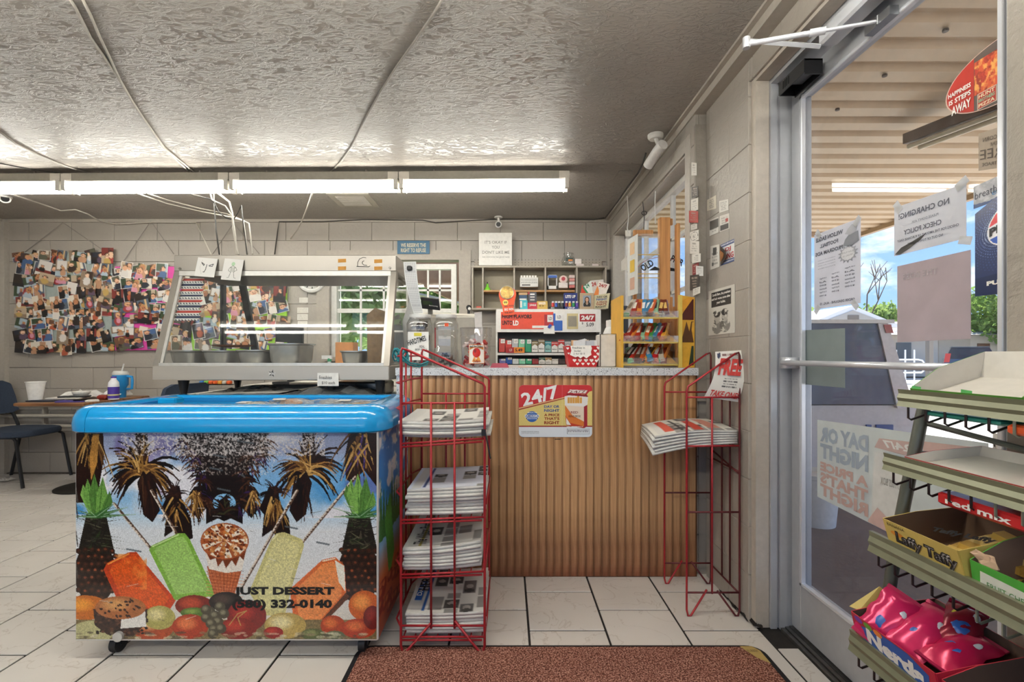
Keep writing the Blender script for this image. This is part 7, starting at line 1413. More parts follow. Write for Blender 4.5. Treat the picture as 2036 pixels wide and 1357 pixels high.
# ---------------------------------------------------------------- red wire newspaper racks
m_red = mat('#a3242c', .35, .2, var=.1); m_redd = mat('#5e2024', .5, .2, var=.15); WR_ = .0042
def wires(lst, name, t, m=m_red, r=WR_):
    b = MB()
    for pts in lst: b.tube(pts, r, 7)
    return b.build(name, m, t, 'all')
ra = thing('newspaper_rack', 'red wire newspaper rack standing between the freezer and the oak counter', 'rack', (-.25, 2.05, 0))
YA, YB2 = 1.815, 2.26; xb, xf = -.405, -.085
def side(y, k, nm, t=ra, xb=xb, xf=xf, zt=1.165, zf=1.03, flip=False):
    d = (xf-xb); a = [xb+.0, xf]
    wires([[(xb+.02, y, zt-.006), (xb+.005, y, zt), (xb, y, zt-.015), (xb, y, .03), (xb+.006, y, .0045), (xb+.02, y, .0045), (xb+d*.36, y, .115)]], 'frame_post', t, r=.0052)
    wires([[(xb+.018, y, zt-.004), (xf-.006, y, zf), (xf, y, zf-.012), (xf, y, .03), (xf-.006, y, .0045), (xf-.02, y, .0045), (xb+d*.64, y, .125)]], 'frame_post', t, r=.0052)
    for f in (.36, .64): wires([[(xb+d*f, y, .095), (xb+d*f, y, .96)]], 'upright', t, r=.0047)
    for z in (.955, .105): wires([[(xb, y, z), (xf, y, z)]], 'cross_wire', t)
side(YA, 0, 'n'); side(YB2, 1, 'f')
for y in (YA+.15, YA+.23, YA+.34): wires([[(xb-.03, y, .10), (xb-.03, y, 1.16)]], 'back_wire', ra)
for z in (1.135, 1.03, .93, .60, .33, .10): wires([[(xb, YA, z), (xb-.03, YA+.06, z), (xb-.03, YA+.19, z), (xb-.03, YB2-.1, z), (xb, YB2, z)]], 'back_loop', ra)
SH = [(.800, .020), (.508, .012), (.300, .012), (.062, .0)]
for (z, tilt) in SH:
    o = wires([[(xb, YA, z), (xf, YA, z+tilt)], [(xb, YB2, z), (xf, YB2, z+tilt)], [(xb+.004, YA, z-.012), (xf-.01, YA, z+tilt-.012)]], 'shelf_rail', ra)
    o['kind'] = 'stuff'
    b = MB()
    for i in range(8): x = xb+.01+(xf-xb-.02)*i/7; zz = z+tilt*i/7; b.tube([(x, YA, zz), (x, YB2, zz)], .003, 6)
    o = b.build('shelf_grid', m_red, ra); o['kind'] = 'stuff'
    wires([[(xf, YA+.02, z+tilt), (xf+.006, YA+.05, z+tilt+.05), (xf+.006, YB2-.05, z+tilt+.05), (xf, YB2-.02, z+tilt)]], 'front_lip', ra)
# teal cord knotted on top, black zip tie, black lens thing
b = MB(); R = random.Random(2); pts = []
for i in range(60): a = i*.75; pts.append((xb-.015+.020*math.cos(a)+.012*math.sin(a*.37), YA+.06+.02*math.sin(a), 1.14+.026*math.sin(a*1.3+.4)))
b.tube(pts, .0032, 6); b.tube([(xb-.01, YA+.03, 1.13), (xb+.02, YA+.06, 1.10), (xb+.05, YA+.1, 1.092), (xb+.075, YA+.14, 1.10), (xb+.085, YA+.16, 1.13)], .0035, 6)
b.tube([(xb-.0, YA+.02, 1.135), (xb+.025, YA+.05, 1.108), (xb+.055, YA+.1, 1.10), (xb+.08, YA+.14, 1.112)], .0035, 6)
o = b.build('cord', mat('#2f8c94', .7), None, 'all'); o['kind'] = 'thing'; tag(rebase(o), 'teal cord knotted round the top of the red newspaper rack', 'cord')
zt_ = thing('zip_tie', 'black zip tie hanging from the front post of the red rack', 'zip tie', (xf, YA, .84)); MB().tube([(xf+.002, YA-.006, .846), (xf+.012, YA-.01, .80), (xf+.022, YA-.008, .745)], .003, 5).build('tail', m_black, zt_, True); MB().box(xf-.012, xf+.004, YA-.010, YA+.004, .832, .856).build('head', m_black, zt_)
# newspapers
def newscv(seed, mast, c1='#d6d4cf', w=52, h=70):
    c = Cv(w, h, c1, (0, 0, 52, 70), seed); R = random.Random(seed)
    c.rect(3, 2, 9, 68, '#cfcdc8'); 
    if mast: c.rect(10, 3, 12, 66, mast)
    x = 14
    while x < 49:
        y = 2
        while y < 66:
            hh = R.uniform(8, 22); k = R.random()
            if k < .3: c.rect(x, y, x+9, y+hh, R.choice(['#4a4846', '#5c5a5a', '#6b6462'])); c.ell(x+4.5, y+hh*.45, 2.6, 3, '#a9a29c'); c.ell(x+4.5, y+hh*.8, 3.5, 3, '#3a3836')
            else:
                for q in range(int(hh/1.0)): c.rect(x+.5, y+q, x+9, y+q+.45, '#8e8c89')
            y += hh+1.5
        x += 10.5
    return c
def newspaper(lab, grp, corners, th, cv=None, mast=None, sag=.012, ink='#b9b7b2'):
    """folded paper: four top corners (bl, br, fr, fl as seen from above), gently bent"""
    bl, br, fr, fl = [Vector(p) for p in corners]; t = thing('newspaper', lab, 'newspaper', (bl+br+fr+fl)/4-Vector((0, 0, th)), grp); n, m_ = 8, 6
    def S(a, c, dz=0): p = (fl.lerp(fr, a)).lerp(bl.lerp(br, a), c); p.z += dz-sag*math.sin(math.pi*a)*.6-sag*.3*math.sin(math.pi*c); return p
    vs = [S(i/(n-1), j/(m_-1)) for i in range(n) for j in range(m_)]; k = len(vs); vs += [p-Vector((0, 0, th)) for p in vs]; fs = []
    for i in range(n-1):
        for j in range(m_-1): A_ = i*m_+j; fs += [(A_, A_+m_, A_+m_+1, A_+1), (A_+k, A_+1+k, A_+m_+1+k, A_+m_+k)]
    ed = [i*m_ for i in range(n)]+[(n-1)*m_+j for j in range(1, m_)]+[i*m_+m_-1 for i in range(n-2, -1, -1)]+[j for j in range(m_-2, 0, -1)]
    for i in range(len(ed)): p_, q_ = ed[i], ed[(i+1) % len(ed)]; fs.append((p_, p_+k, q_+k, q_))
    MB()._add(vs, fs).build('folded_pages', mat('#d2d0ca', .8, var=.14, nscale=60, stretch=(1, 1, 8)), t, 'all')
    if cv is not None:
        def bend(co, gx, gy):
            a, c = gx+0*gy, 1-gy+0*gx; off = np.array(wloc(t)); F_ = [np.array(x) for x in (fl, fr, bl, br)]
            p = (F_[0]*(1-a)+F_[1]*a)*(1-c)+(F_[2]*(1-a)+F_[3]*a)*c; p = p-off; p[:, :, 2] += (.0012-sag*np.sin(np.pi*a)*.6-sag*.3*np.sin(np.pi*c))[:, :, 0]; return p.astype('f')
        print_on(cv, fl, fr-fl, bl-fl, 'printed_page', t, .8, bend=bend)
    return t
def stack(n, z0, th, x0, x1, y0, y1, slope, labs, grp, cvs, jit=.006, mast=None, sag=.008, fan=0.0):
    R = random.Random(int(z0*1000)); last = None
    for i in range(n):
        dx, dy = R.uniform(-jit, jit)+fan*i, R.uniform(-jit, jit); z = z0+th*(i+1); s_ = slope*(.5+.5*i/max(1, n-1))
        cs_ = [(x0+dx+s_*.15, y1+dy, z+s_*.4), (x1+dx, y1+dy, z+s_), (x1+dx, y0+dy, z+s_*.8), (x0+dx, y0+dy, z)]
        lab = labs[0] if i == n-1 else labs[1] % (['lowest', 'second', 'third', 'fourth', 'fifth', 'sixth', 'seventh', 'eighth', 'ninth'][i])
        last = newspaper(lab, grp, cs_, th*.93, cvs if i == n-1 else None, sag=sag)
    return last
def rowtext(t, s, p, u, v, w, h, m, **k): return lettering(s, p, u, v, w, h, m, t, off=.0025, **k)
m_ni = mat('#2a2a2c', .7)
stack(5, .822, .0125, -.41, -.075, YA+.012, YB2-.06, .012, ('thin newspaper with a bent corner on top of the upper rack shelf', '%s newspaper in the pile on the upper shelf of the red rack'), 'newspapers on the upper rack shelf', newscv(1, None), .014, sag=.01)
t = stack(8, .522, .0125, -.385, -.085, YA+.012, YA+.32, .02, ('white and blue advertising paper on top of the second rack shelf', '%s paper in the pile on the second rack shelf'), 'newspapers on the second rack shelf', newscv(2, '#3a4a7c', '#d4d8e4'), .007, sag=.003)
t = stack(7, .312, .0115, -.40, -.10, YA+.012, YA+.36, .04, ('grey printed newspaper on top of the third rack shelf', '%s newspaper in the pile on the third rack shelf'), 'newspapers on the third rack shelf', newscv(3, '#b0a04a'), .005, sag=.012)
def spine_text(t, s, x, y0, y1, z, h, m, zs=0): 
    u = Vector((0.0, y1-y0, zs)); return lettering(s, (x, y0, z), u, (-1, 0, 0), u.length, h, m, t, off=.006, bold=.02, n=Vector((0, 0, 1)))
spine_text(t, 'The Wilson Post-Democrat', -.315, YA+.03, YA+.34, .312+.086, .050, m_ni, .024)
t = stack(6, .070, .0125, -.39, -.085, YA+.012, YA+.38, .012, ('newspaper with a blue HERALD masthead on top of the bottom rack shelf', '%s newspaper in the pile on the bottom rack shelf'), 'newspapers on the bottom rack shelf', newscv(4, '#2a5aa0'), .005, sag=.006)
spine_text(t, 'HERALD', -.325, YA+.16, YA+.37, .1545, .044, m_ni, .008)
MB().box(-.372, -.345, YA+.10, YA+.26, .1515, .1535).build('blue_banner', mat('#2a62b0', .6), t); spine_text(t, 'DAILY', -.348, YA+.12, YA+.24, .1535, .020, m_wt)
# second rack against the right wall
rb = thing('newspaper_rack', 'tall narrow red wire rack leaning by the door with a FREE sign', 'rack', (.9, 2.2, 0)); xb2, xf2 = 1.012, .782; ya, yb = 2.068, 2.36
def side2(y, nm):
    d = xf2-xb2; zt, zf = 1.150, .992
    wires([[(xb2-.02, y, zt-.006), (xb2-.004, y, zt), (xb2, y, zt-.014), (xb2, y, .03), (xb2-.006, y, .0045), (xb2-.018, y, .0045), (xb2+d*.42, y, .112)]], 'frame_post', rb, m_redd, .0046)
    wires([[(xb2-.018, y, zt-.004), (xf2+.006, y, zf+.01), (xf2, y, zf-.01), (xf2, y, .03), (xf2+.006, y, .0045), (xf2+.018, y, .0045), (xb2+d*.62, y, .118)]], 'frame_post', rb, r=.0046)
    wires([[(xb2+d*.52, y, .10), (xb2+d*.52, y, .955)]], 'upright', rb, r=.0042)
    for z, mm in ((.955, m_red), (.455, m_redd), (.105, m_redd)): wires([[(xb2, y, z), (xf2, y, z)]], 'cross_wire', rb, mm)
side2(ya, 'n'); side2(yb, 'f')
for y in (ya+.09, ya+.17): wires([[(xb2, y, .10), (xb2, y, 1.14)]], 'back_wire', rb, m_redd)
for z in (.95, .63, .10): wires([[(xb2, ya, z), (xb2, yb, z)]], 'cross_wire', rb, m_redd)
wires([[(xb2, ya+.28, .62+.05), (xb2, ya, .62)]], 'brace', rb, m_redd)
b = MB()
for i in range(6): x = xf2+.01+(xb2-xf2-.02)*i/5; b.tube([(x, ya, .742), (x, yb, .742)], .003, 6)
o = b.build('shelf_grid', m_red, rb); o['kind'] = 'stuff'
for y in (ya, yb): wires([[(xf2, y, .742), (xb2, y, .744)]], 'shelf_rail', rb)
cvp = newscv(9, None, '#d8d5cc'); cvp.rect(8, 8, 14, 62, '#c4523f'); cvp.rect(26, 22, 32, 66, '#b8402f'); cvp.rect(36, 10, 44, 60, '#c98a7a'); cvp.rect(18, 10, 20, 64, '#3a3836')
for i in range(6):
    z = .747+.0095*(i+1); sw = .004*i
    newspaper('free shopper paper with red print on top of the rack by the door' if i == 5 else ['lowest', 'second', 'third', 'fourth', 'fifth'][i]+' shopper paper in the pile on the rack by the door', 'shopper papers on the rack by the door', [(.66+sw*.4, yb-.005, z-.01), (.985, yb-.005, z+.018), (1.005, ya+.004, z+.004), (.64+.01*(i % 2), ya+.02, z-.052+.006*i)], .0088, cvp if i == 5 else None, sag=-.020)
fs_ = thing('free_sign', 'curled white sign reading FREE TAKE ONE clipped inside the rack by the door', 'sign', (.95, 2.1, .96)); cv = Cv(50, 66, '#e3e0d8', (0, 0, 50, 66), 5); cv.scrib(12, 36, 46, 50, 4, '#5a5654', align='c'); cv.poly([(4, 3), (10, 2), (10, 8), (7, 11), (4, 8)], '#3a3f5a'); cv.scrib(13, 3, 46, 8, 1, '#8a6a66')
A_, Bq_, C_ = P(1422, 700, 2.10), P(1474, 697, 2.085), P(1398, 790, 2.09)
D_ = P(1466, 800, 2.075)
def bendf(co, gx, gy):
    pts = [np.array(v-fs_.location) for v in (A_, Bq_, C_, D_)]; top = pts[0]*(1-gx)+pts[1]*gx; bot = pts[2]*(1-gx)+pts[3]*gx; p = top*(1-gy)+bot*gy
    p[:, :, 0] += (.012*np.sin(np.pi*gy*.9))[:, :, 0]*(1+0*gx[:, :, 0]); p[:, :, 1] -= (.02*np.sin(np.pi*gy))[:, :, 0]; return p.astype('f')
print_on(cv, A_, Bq_-A_, C_-A_, 'sheet', fs_, .6, bend=bendf)
mrd = mat('#c23a34', .5); u_ = (Bq_-A_).normalized(); dn_ = (C_-A_)
def fsign(s, a, b, c, d, m, **k):
    L = lambda x, y: A_.lerp(Bq_, x).lerp(C_.lerp(D_, x), y)+Vector((.012*math.sin(math.pi*y*.9), -.02*math.sin(math.pi*y)-.007, 0)); p = L(a, d); q = L(b, d); r_ = L(a, c); lettering(s, p, q-p, r_-p, (q-p).length, (r_-p).length, m, fs_, **k)
fsign('FREE', .10, .84, .14, .50, mrd, bold=.05, shear=.12); fsign('TAKE ONE!', .08, .9, .82, .95, mrd, bold=.03)
# ---------------------------------------------------------------- entrance mat
mt_ = thing('entrance_mat', 'reddish brown carpet entrance mat with a black rubber edge', 'mat', (.2, 1.3, 0))
def rpoly(x0, x1, y0, y1, r, z):
    out = []
    for (cx, cy, a0) in ((x1-r, y1-r, 0), (x0+r, y1-r, 90), (x0+r, y0+r, 180), (x1-r, y0+r, 270)):
        for i in range(7): a = math.radians(a0+15*i); out.append((cx+r*math.cos(a), cy+r*math.sin(a), z))
    return out
MB().poly(rpoly(-.575, .985, .55, 1.855, .06, .0005), (0, 0, 1), .005).build('rubber_edge', mat('#17161a', .7), mt_)
def matmat():
    m = bpy.data.materials.new('mat_pile'); m.use_nodes = True; nt = m.node_tree; b = nt.nodes['Principled BSDF']; tc = N(nt, 'ShaderNodeTexCoord')
    n1 = N(nt, 'ShaderNodeTexNoise', Scale=190, Detail=3); nt.links.new(tc.outputs['Object'], n1.inputs[0]); cr = N(nt, 'ShaderNodeValToRGB'); e = cr.color_ramp.elements; e[0].position = .38; e[0].color = (*hexc('#55332a'), 1); e[1].position = .64; e[1].color = (*hexc('#c99a88'), 1); q = e.new(.5); q.color = (*hexc('#8f5c4e'), 1)
    nt.links.new(n1.outputs[0], cr.inputs[0]); nt.links.new(cr.outputs[0], b.inputs['Base Color']); b.inputs['Roughness'].default_value = .95; b.inputs['Specular IOR Level'].default_value = .1
    bu = N(nt, 'ShaderNodeBump', Strength=1.0, Distance=.006); nt.links.new(n1.outputs[0], bu.inputs['Height']); nt.links.new(bu.outputs[0], b.inputs['Normal']); return m
o = MB().poly(rpoly(-.555, .962, .57, 1.836, .045, .0055), (0, 0, 1), .006).build('carpet', matmat(), mt_)
MB().poly([(.90, 1.838, .0118), (.946, 1.838, .0118), (.964, 1.81, .0118), (.964, 1.735, .0118), (.93, 1.77, .0118)][::-1], (0, 0, 1), .001).build('corner_label', mat('#b59a5c', .6), mt_)
lettering('RUBBER', (.915, 1.802, .0126), (1, 0, -.0), (0, 1, 0), .04, .014, mat('#5a4a2c', .6), mt_, n=Vector((0, 0, 1)))
# ---------------------------------------------------------------- countertop candy stand with three sloped trays
Yf = 2.445; cs = thing('candy_stand', 'yellow wooden candy stand with three trays at the right end of the counter', 'stand', (.72, 2.62, CZ)); m_yel = mat('#d9a63a', .5, var=.08, nscale=12); m_yel2 = mat('#d8bc5c', .45)
xl, xr = P(1237, 0, Yf).x, P(1349, 0, Yf).x; zt, zb = P(0, 590, 2.5).z, CZ+.001
MB().box(xl, xl+.012, Yf+.02, Yf+.26, zb, P(0, 594, 2.6).z).build('side_panel', m_yel, cs); MB().box(xr-.002, xr+.016, Yf-.01, Yf+.004, zb, zt).build('front_edge', m_yel2, cs)
xR = P(1392, 0, Yf+.02).x
MB()._add([(xr+.014, Yf, zb), (.970, Yf+.012, zb), (.970, Yf+.012, zt-.01), (xr+.014, Yf, zt), (xr+.014, Yf+.008, zb), (.970, Yf+.02, zb), (.970, Yf+.02, zt-.01), (xr+.014, Yf+.008, zt)], [(0, 1, 2, 3), (7, 6, 5, 4), (0, 4, 5, 1), (3, 2, 6, 7), (1, 5, 6, 2), (0, 3, 7, 4)]).build('display_panel', m_yel, cs)
def pan_poly(pts, c, k): MB().poly([((xr+.016)+(.968-xr-.016)*x, Yf+.012*x-.0006*k-.001, zb+(zt-zb)*y) for x, y in pts], (0, -1, 0), .0003).build('panel_print', mat(c, .4, var=.1), cs)
pan_poly([(.06, .66), (.94, .66), (.94, .95), (.6, .93), (.06, .74)], '#4f1d18', 1); pan_poly([(.06, .35), (.94, .35), (.94, .64), (.75, .64), (.60, .50), (.38, .64), (.06, .42)], '#5a3a22', 1); pan_poly([(.06, .03), (.50, .03), (.72, .30), (.06, .32)], '#d9a63a', 1); pan_poly([(.55, .03), (.94, .03), (.94, .30), (.78, .30)], '#33402c', 1); pan_poly([(.06, .75), (.94, .97), (.5, .97), (.06, .93)], '#d99a34', 2); pan_poly([(.94, .63), (.94, .36), (.78, .52), (.82, .63)], '#d9a63a', 2)
m_clr = glass_mat(refl=.12, haze=.12, name='frosted_plastic')
def bar(lab, c, w_, l, th, nm='chocolate_bar'):
    o = MB(); k = l/2
    o._add([(-w_/2, -k, 0), (w_/2, -k, 0), (w_/2, -k+.012, 0), (w_/2, k-.012, 0), (w_/2, k, 0), (-w_/2, k, 0), (-w_/2, k-.012, 0), (-w_/2, -k+.012, 0), (-w_*.35, -k+.014, th), (w_*.35, -k+.014, th), (w_*.35, k-.014, th), (-w_*.35, k-.014, th)],
        [(0, 7, 2, 1), (7, 6, 3, 2), (6, 5, 4, 3), (7, 2, 9, 8), (2, 3, 10, 9), (3, 6, 11, 10), (6, 7, 8, 11), (8, 9, 10, 11)]); return o
BARS = [('#3f8f4a', '#8c1f24', 'green'), ('#b3202a', '#e6e2dc', 'red'), ('#26201f', '#cfc8bc', 'black'), ('#5a3a2c', '#d9d0c4', 'brown'), ('#d9a23c', '#3a2a1c', 'golden'), ('#c9bfb0', '#7a6a5a', 'cream'), ('#a82f24', '#e8e0d4', 'brick red'), ('#3a86b4', '#e6e6e6', 'blue'), ('#d95f2a', '#f0e2c8', 'orange'), ('#8fc4a0', '#2a2a2a', 'mint'), ('#6a2a20', '#d8b46a', 'maroon'), ('#e08a3a', '#8a2a1c', 'amber')]
tiers = [(P(0, 632, Yf).z, [0, 1, 6, 2, 2, 3, 4, 5, 5]), (P(0, 681, Yf).z, [1, 6, 1, 4, 3, 7, 2, 8, 11]), (P(0, 725, Yf).z, [9, 1, 10, 3, 2, 11, 8, 0, 6])]
tn = ['top', 'middle', 'bottom']
for ti_, (z, cols_) in enumerate(tiers):
    MB().box(xl+.008, xr-.004, Yf-.006, Yf+.006, z-.006, z+.004).build('tray_edge', m_yel2, cs)
    MB().slab((xl+.012, Yf, z-.002), (xr, Yf, z-.002), (xr, Yf+.17, z+.055), (xl+.012, Yf+.17, z+.055), .004).build('tray', m_yel, cs)
    MB().box(xl+.004, xr-.002, Yf-.011, Yf-.009, z, z+.034).build('clear_front', m_clr, cs)
    n_b = len(cols_)
    for i, ci_ in enumerate(cols_):
        for lay in range(2):
            cc_ = BARS[(ci_+lay*5) % 12] if lay else BARS[ci_]; x = xl+.06+(xr-xl-.10)*(i+.3*lay)/(n_b-1+.3)
            t = thing('chocolate_bar', (cc_[2]+' wrapped bar, '+['first', 'second', 'third', 'fourth', 'fifth', 'sixth', 'seventh', 'eighth', 'ninth'][i]+' from the left, '+('upper layer' if lay else 'lower layer')+' of the '+tn[ti_]+' candy tray'), 'candy bar', (x, Yf+.085, z+.046+.014*lay), 'chocolate bars in the '+tn[ti_]+' candy tray')
            o = bar('', cc_[0], .034, .17, .014).build('wrapper', mat(cc_[0], .25, .15, var=.1), t, local=True); MB().obox((0, 0, .0135), (.008, 0, 0), (0, .035, 0), (0, 0, .0006)).build('brand_band', mat(cc_[1], .3), t, local=True)
            t.rotation_euler = (.50+.06*lay, rnd.uniform(-.3, .3), rnd.uniform(-.75, -.25))
# wooden stand with an acrylic cabinet behind the candy
m_pine = wood('#c9925a', '#a06c3c', 1, 'Z', .5); wf = thing('pine_stand', 'pine wood frame standing behind the candy stand by the right wall window', 'stand', (.86, 2.8, CZ))
def pine(x0, x1, y0, y1, z0, z1): MB().bbox(x0, x1, y0, y1, z0, z1, .002).build('board', m_pine, wf)
p = P(1312, 432, 2.72); q = P(1333, 600, 2.72); pine(p.x, q.x, 2.72, 2.76, CZ+.001, p.z)
p = P(1354, 438, 2.60); q = P(1370, 600, 2.60); pine(p.x, min(q.x, .97), 2.66, 2.70, CZ+.001, p.z); pine(P(1331, 0, 2.72).x, .955, 2.735, 2.755, P(0, 446, 2.72).z, P(0, 433, 2.72).z); pine(P(1331, 0, 2.72).x, .955, 2.735, 2.755, P(0, 640, 2.72).z, P(0, 590, 2.72).z)
p = P(1258, 473, 2.86); q = P(1312, 459, 2.86); pine(p.x, P(1312, 0, 2.72).x, 2.84, 2.86, q.z-.035, q.z); pine(p.x-.01, q.x, 2.78, 2.86, P(0, 596, 2.8).z-.02, P(0, 596, 2.8).z); pine(p.x+.0, p.x+.02, 2.84, 2.86, CZ+.001, q.z-.036)
pine(P(1300, 0, 2.8).x, P(1345, 0, 2.8).x, 2.80, 2.82, CZ+.001, P(0, 610, 2.8).z)
ac = thing('acrylic_cabinet', 'clear acrylic cabinet with stickers on its white side', 'cabinet', P(1290, 590, 2.75)); x0, x1 = P(1268, 0, 2.70).x, P(1311, 0, 2.70).x; z0, z1 = P(0, 584, 2.70).z, P(0, 465, 2.70).z
MB().slab((x0, 2.70, z0), (x1, 2.70, z0), (x1, 2.70, z1), (x0, 2.70, z1), .003).build('front_sheet', glass_mat(refl=.14, haze=.10, name='acrylic'), ac)
xL = P(1248, 0, 2.84).x
MB()._add([(x0, 2.70, z0), (x0, 2.70, z1), (xL, 2.84, z1+.0), (xL, 2.84, z0), (x0+.002, 2.702, z0), (x0+.002, 2.702, z1), (xL+.002, 2.842, z1), (xL+.002, 2.842, z0)], [(0, 1, 2, 3), (7, 6, 5, 4), (0, 4, 5, 1), (1, 5, 6, 2), (2, 6, 7, 3), (3, 7, 4, 0)]).build('side_sheet', mat('#d0d0cc', .3), ac)
for py, c_ in ((492, '#d8b48a'), (527, '#d8b23c'), (562, '#c9a08a')):
    z = P(0, py, 2.76).z; g_ = lambda f, zz: (x0+(xL-x0)*f-.0012, 2.70+.14*f-.0012, zz); MB().quad(g_(.3, z-.04), g_(.75, z-.04), g_(.75, z+.03), g_(.3, z+.03)).build('sticker', mat(c_, .5), ac)
for py in (507, 545, 553): z = P(0, py, 2.70).z; MB().box(x0, x1, 2.6965, 2.699, z-.002, z+.002).build('yellow_strip', mat('#c9a23c', .5), ac)
ar = thing('arched_sign', 'clear panel with an arched black OLD PEPPER lettering behind the pine frame', 'sign', P(1310, 545, 2.78)); Yg = 2.69
ap = [P(1310+44*math.cos(a), 545-34*math.sin(a), Yg) for a in [math.pi*i/20 for i in range(21)]]
MB().tube([P(1268+i*4.0, 545-33*math.sin(math.acos(max(-1, min(1, (1268+i*4.0-1314)/50)))), 2.775) for i in range(22)], .002, 5).build('red_arch', mat('#c4483c', .5), ar)
for (s, px, py, rot, w_, h_) in (('OLD', 1279, 541, .55, .075, .040), ('PPER', 1332, 519, -.45, .075, .038)):
    u = Vector((math.cos(rot), 0, math.sin(rot))); lettering(s, P(px, py, 2.695 if s == 'OLD' else 2.73), u, (-u.z, 0, u.x), w_, h_, m_black, ar, bold=.03)
MB().poly([tuple(P(x, y, 2.694)) for x, y in ((1290, 538), (1302, 530), (1311, 534), (1311, 538))][::-1], (0, 1, 0), .001).build('mountain', m_black, ar); MB().poly([tuple(P(x, y, 2.775)) for x, y in ((1331, 532), (1340, 534), (1352, 541), (1331, 539))][::-1], (0, 1, 0), .001).build('mountain', m_black, ar)
# ---------------------------------------------------------------- signs and papers on the door glass
XG = XD+.0185                         # inner face of the pane, papers sit just inside it
def D(px, py, x=XG): return PX(px, py, x)
def on_glass(name, lab, cat, x0, x1, ya, yb, yc, yd, cv=None, m=None, xo=0, th=.0008, rough=.5):
    """paper on the pane: left edge x0 (top ya, bottom yb), right edge x1 (top yc, bottom yd)"""
    x_ = XG-.0006-xo; tl, bl, tr, br = D(x0, ya, x_), D(x0, yb, x_), D(x1, yc, x_), D(x1, yd, x_); t = thing(name, lab, cat, (tl+br)/2)
    MB().slab(bl, br, tr, tl, th).build('paper', m or mat('#d8d5cf', .7), t)
    if cv is not None:
        def bend(co, gx, gy):
            o_ = t.location; q = [np.array(v-o_, 'f') for v in (tl, tr, bl, br)]; p = (q[0]*(1-gx)+q[1]*gx)*(1-gy)+(q[2]*(1-gx)+q[3]*gx)*gy; p[:, :, 0] -= .0006; return p.astype('f')
        print_on(cv, tl, tr-tl, bl-tl, 'print', t, rough, bend=bend)
    def T(s, a, b, c, d, mm, mirror=True, **k):
        def L(u, v): return tl.lerp(tr, u).lerp(bl.lerp(br, u), v)+Vector((-.0014, 0, 0))
        if mirror: p, q, r_ = L(b, d), L(a, d), L(b, c)
        else: p, q, r_ = L(a, d), L(b, d), L(a, c)
        return lettering(s, p, q-p, r_-p, (q-p).length, (r_-p).length, mm, t, off=.0002, n=Vector((-1, 0, 0)), **k)
    return t, T, (tl, tr, bl, br)
def tapes(t, pts, s=.018, c='#d9dcd8'):
    for (px, py, a) in pts:
        q = D(px, py, XG-.0032); u = Vector((0, math.cos(a), math.sin(a)))*s; v = Vector((0, -math.sin(a), math.cos(a)))*s*.6; MB().obox(q, u, v, (.0004, 0, 0)).build('tape', translucent('#f0f0ee', .8, 'tape'), t)
mpap = translucent('#f0f0f4', .6); mgt = mat('#5a5c66', .7); mgl = mat('#8a8c94', .7)
t, T, _ = on_glass('football_flyer', 'mirrored white flyer about football program ads taped to the door glass', 'flyer', 1619, 1711, 468, 616, 433, 603, m=mpap)
for s, a, b, c, d in (('WILSON EAGLE', .05, .66, .06, .115), ('FOOTBALL', .15, .56, .155, .205), ('PROGRAM ADS', .04, .66, .25, .30)): T(s, a, b, c, d, mgt, bold=.04)
for i in range(4): T('all businesses welcome' if i % 2 else 'support the team', .1, .5, .36+.035*i, .375+.035*i, mgl)
for k, (a, b) in enumerate(((.12, .32), (.40, .60), (.68, .92))):
    for j, s in enumerate(('1/4 Page', 'Ad', '$50', 'Business', 'Full Page', '$100')): T(s, a+.02, b-.02, .60+.045*j-(k*.03), .62+.045*j-(k*.03), mgt, bold=.02)
T('ORDER DEADLINE - AUG. 15', .15, .9, .925, .955, mgt, bold=.03)
tl, tr, bl, br = _; L = lambda u, v: tl.lerp(tr, u).lerp(bl.lerp(br, u), v)+Vector((-.0012, 0, 0))
MB()._add([L(.76+(.21 if i % 2 else .15)*math.cos(i*math.pi/14), .38+(.115 if i % 2 else .08)*math.sin(i*math.pi/14)) for i in range(28)], [tuple(range(28))]).build('burst', mat('#8d8f98', .7), t)
MB()._add([L(.76+.6*(.21 if i % 2 else .19)*math.cos(i*math.pi/14)*1.15, .38+.72*(.115 if i % 2 else .10)*math.sin(i*math.pi/14))+Vector((-.0003, 0, 0)) for i in range(28)], [tuple(range(28))]).build('burst_field', mat('#cfcfd4', .7), t)
MB()._add([L(x, y) for x, y in ((.70, .20), (.78, .15), (.96, .14), (.98, .26), (.84, .30), (.66, .27))], [tuple(range(6))]).build('bird_body', mat('#7c7f88', .7), t); MB()._add([L(x, y)+Vector((-.0003, 0, 0)) for x, y in ((.76, .08), (.84, .04), (.95, .07), (.93, .14), (.80, .16), (.70, .13))], [tuple(range(6))]).build('bird_head', mat('#a6a8b0', .7), t)
T('SEE ANY PLAYER', .62, .90, .35, .37, mgt); T('OR CALL US', .66, .86, .39, .41, mgt)
tapes(t, ((1627, 466, .9), (1704, 440, -.7), (1625, 616, -.8), (1700, 606, .8)))
t, T, _ = on_glass('policy_notice', 'mirrored laminated notice reading NO CHARGING and CHECK POLICY', 'notice', 1778, 1921, 414, 510, 364, 474, m=translucent('#eeeef0', .6))
for s, a, b, c, d, mm in (('NO CHARGING!', .08, .80, .16, .28, mgt), ("PLEASE DON'T ASK", .28, .66, .38, .43, mgl), ('CHECK POLICY', .16, .70, .52, .62, mgt), ('CHECKS FOR THE AMOUNT OF PURCHASE ONLY', .06, .92, .69, .74, mgt), ('NO OUT OF TOWN CHECKS', .22, .72, .80, .85, mgt)): T(s, a, b, c, d, mm, bold=.02)
tl, tr, bl, br = _; L = lambda u, v: tl.lerp(tr, u).lerp(bl.lerp(br, u), v)+Vector((-.0016, 0, 0))
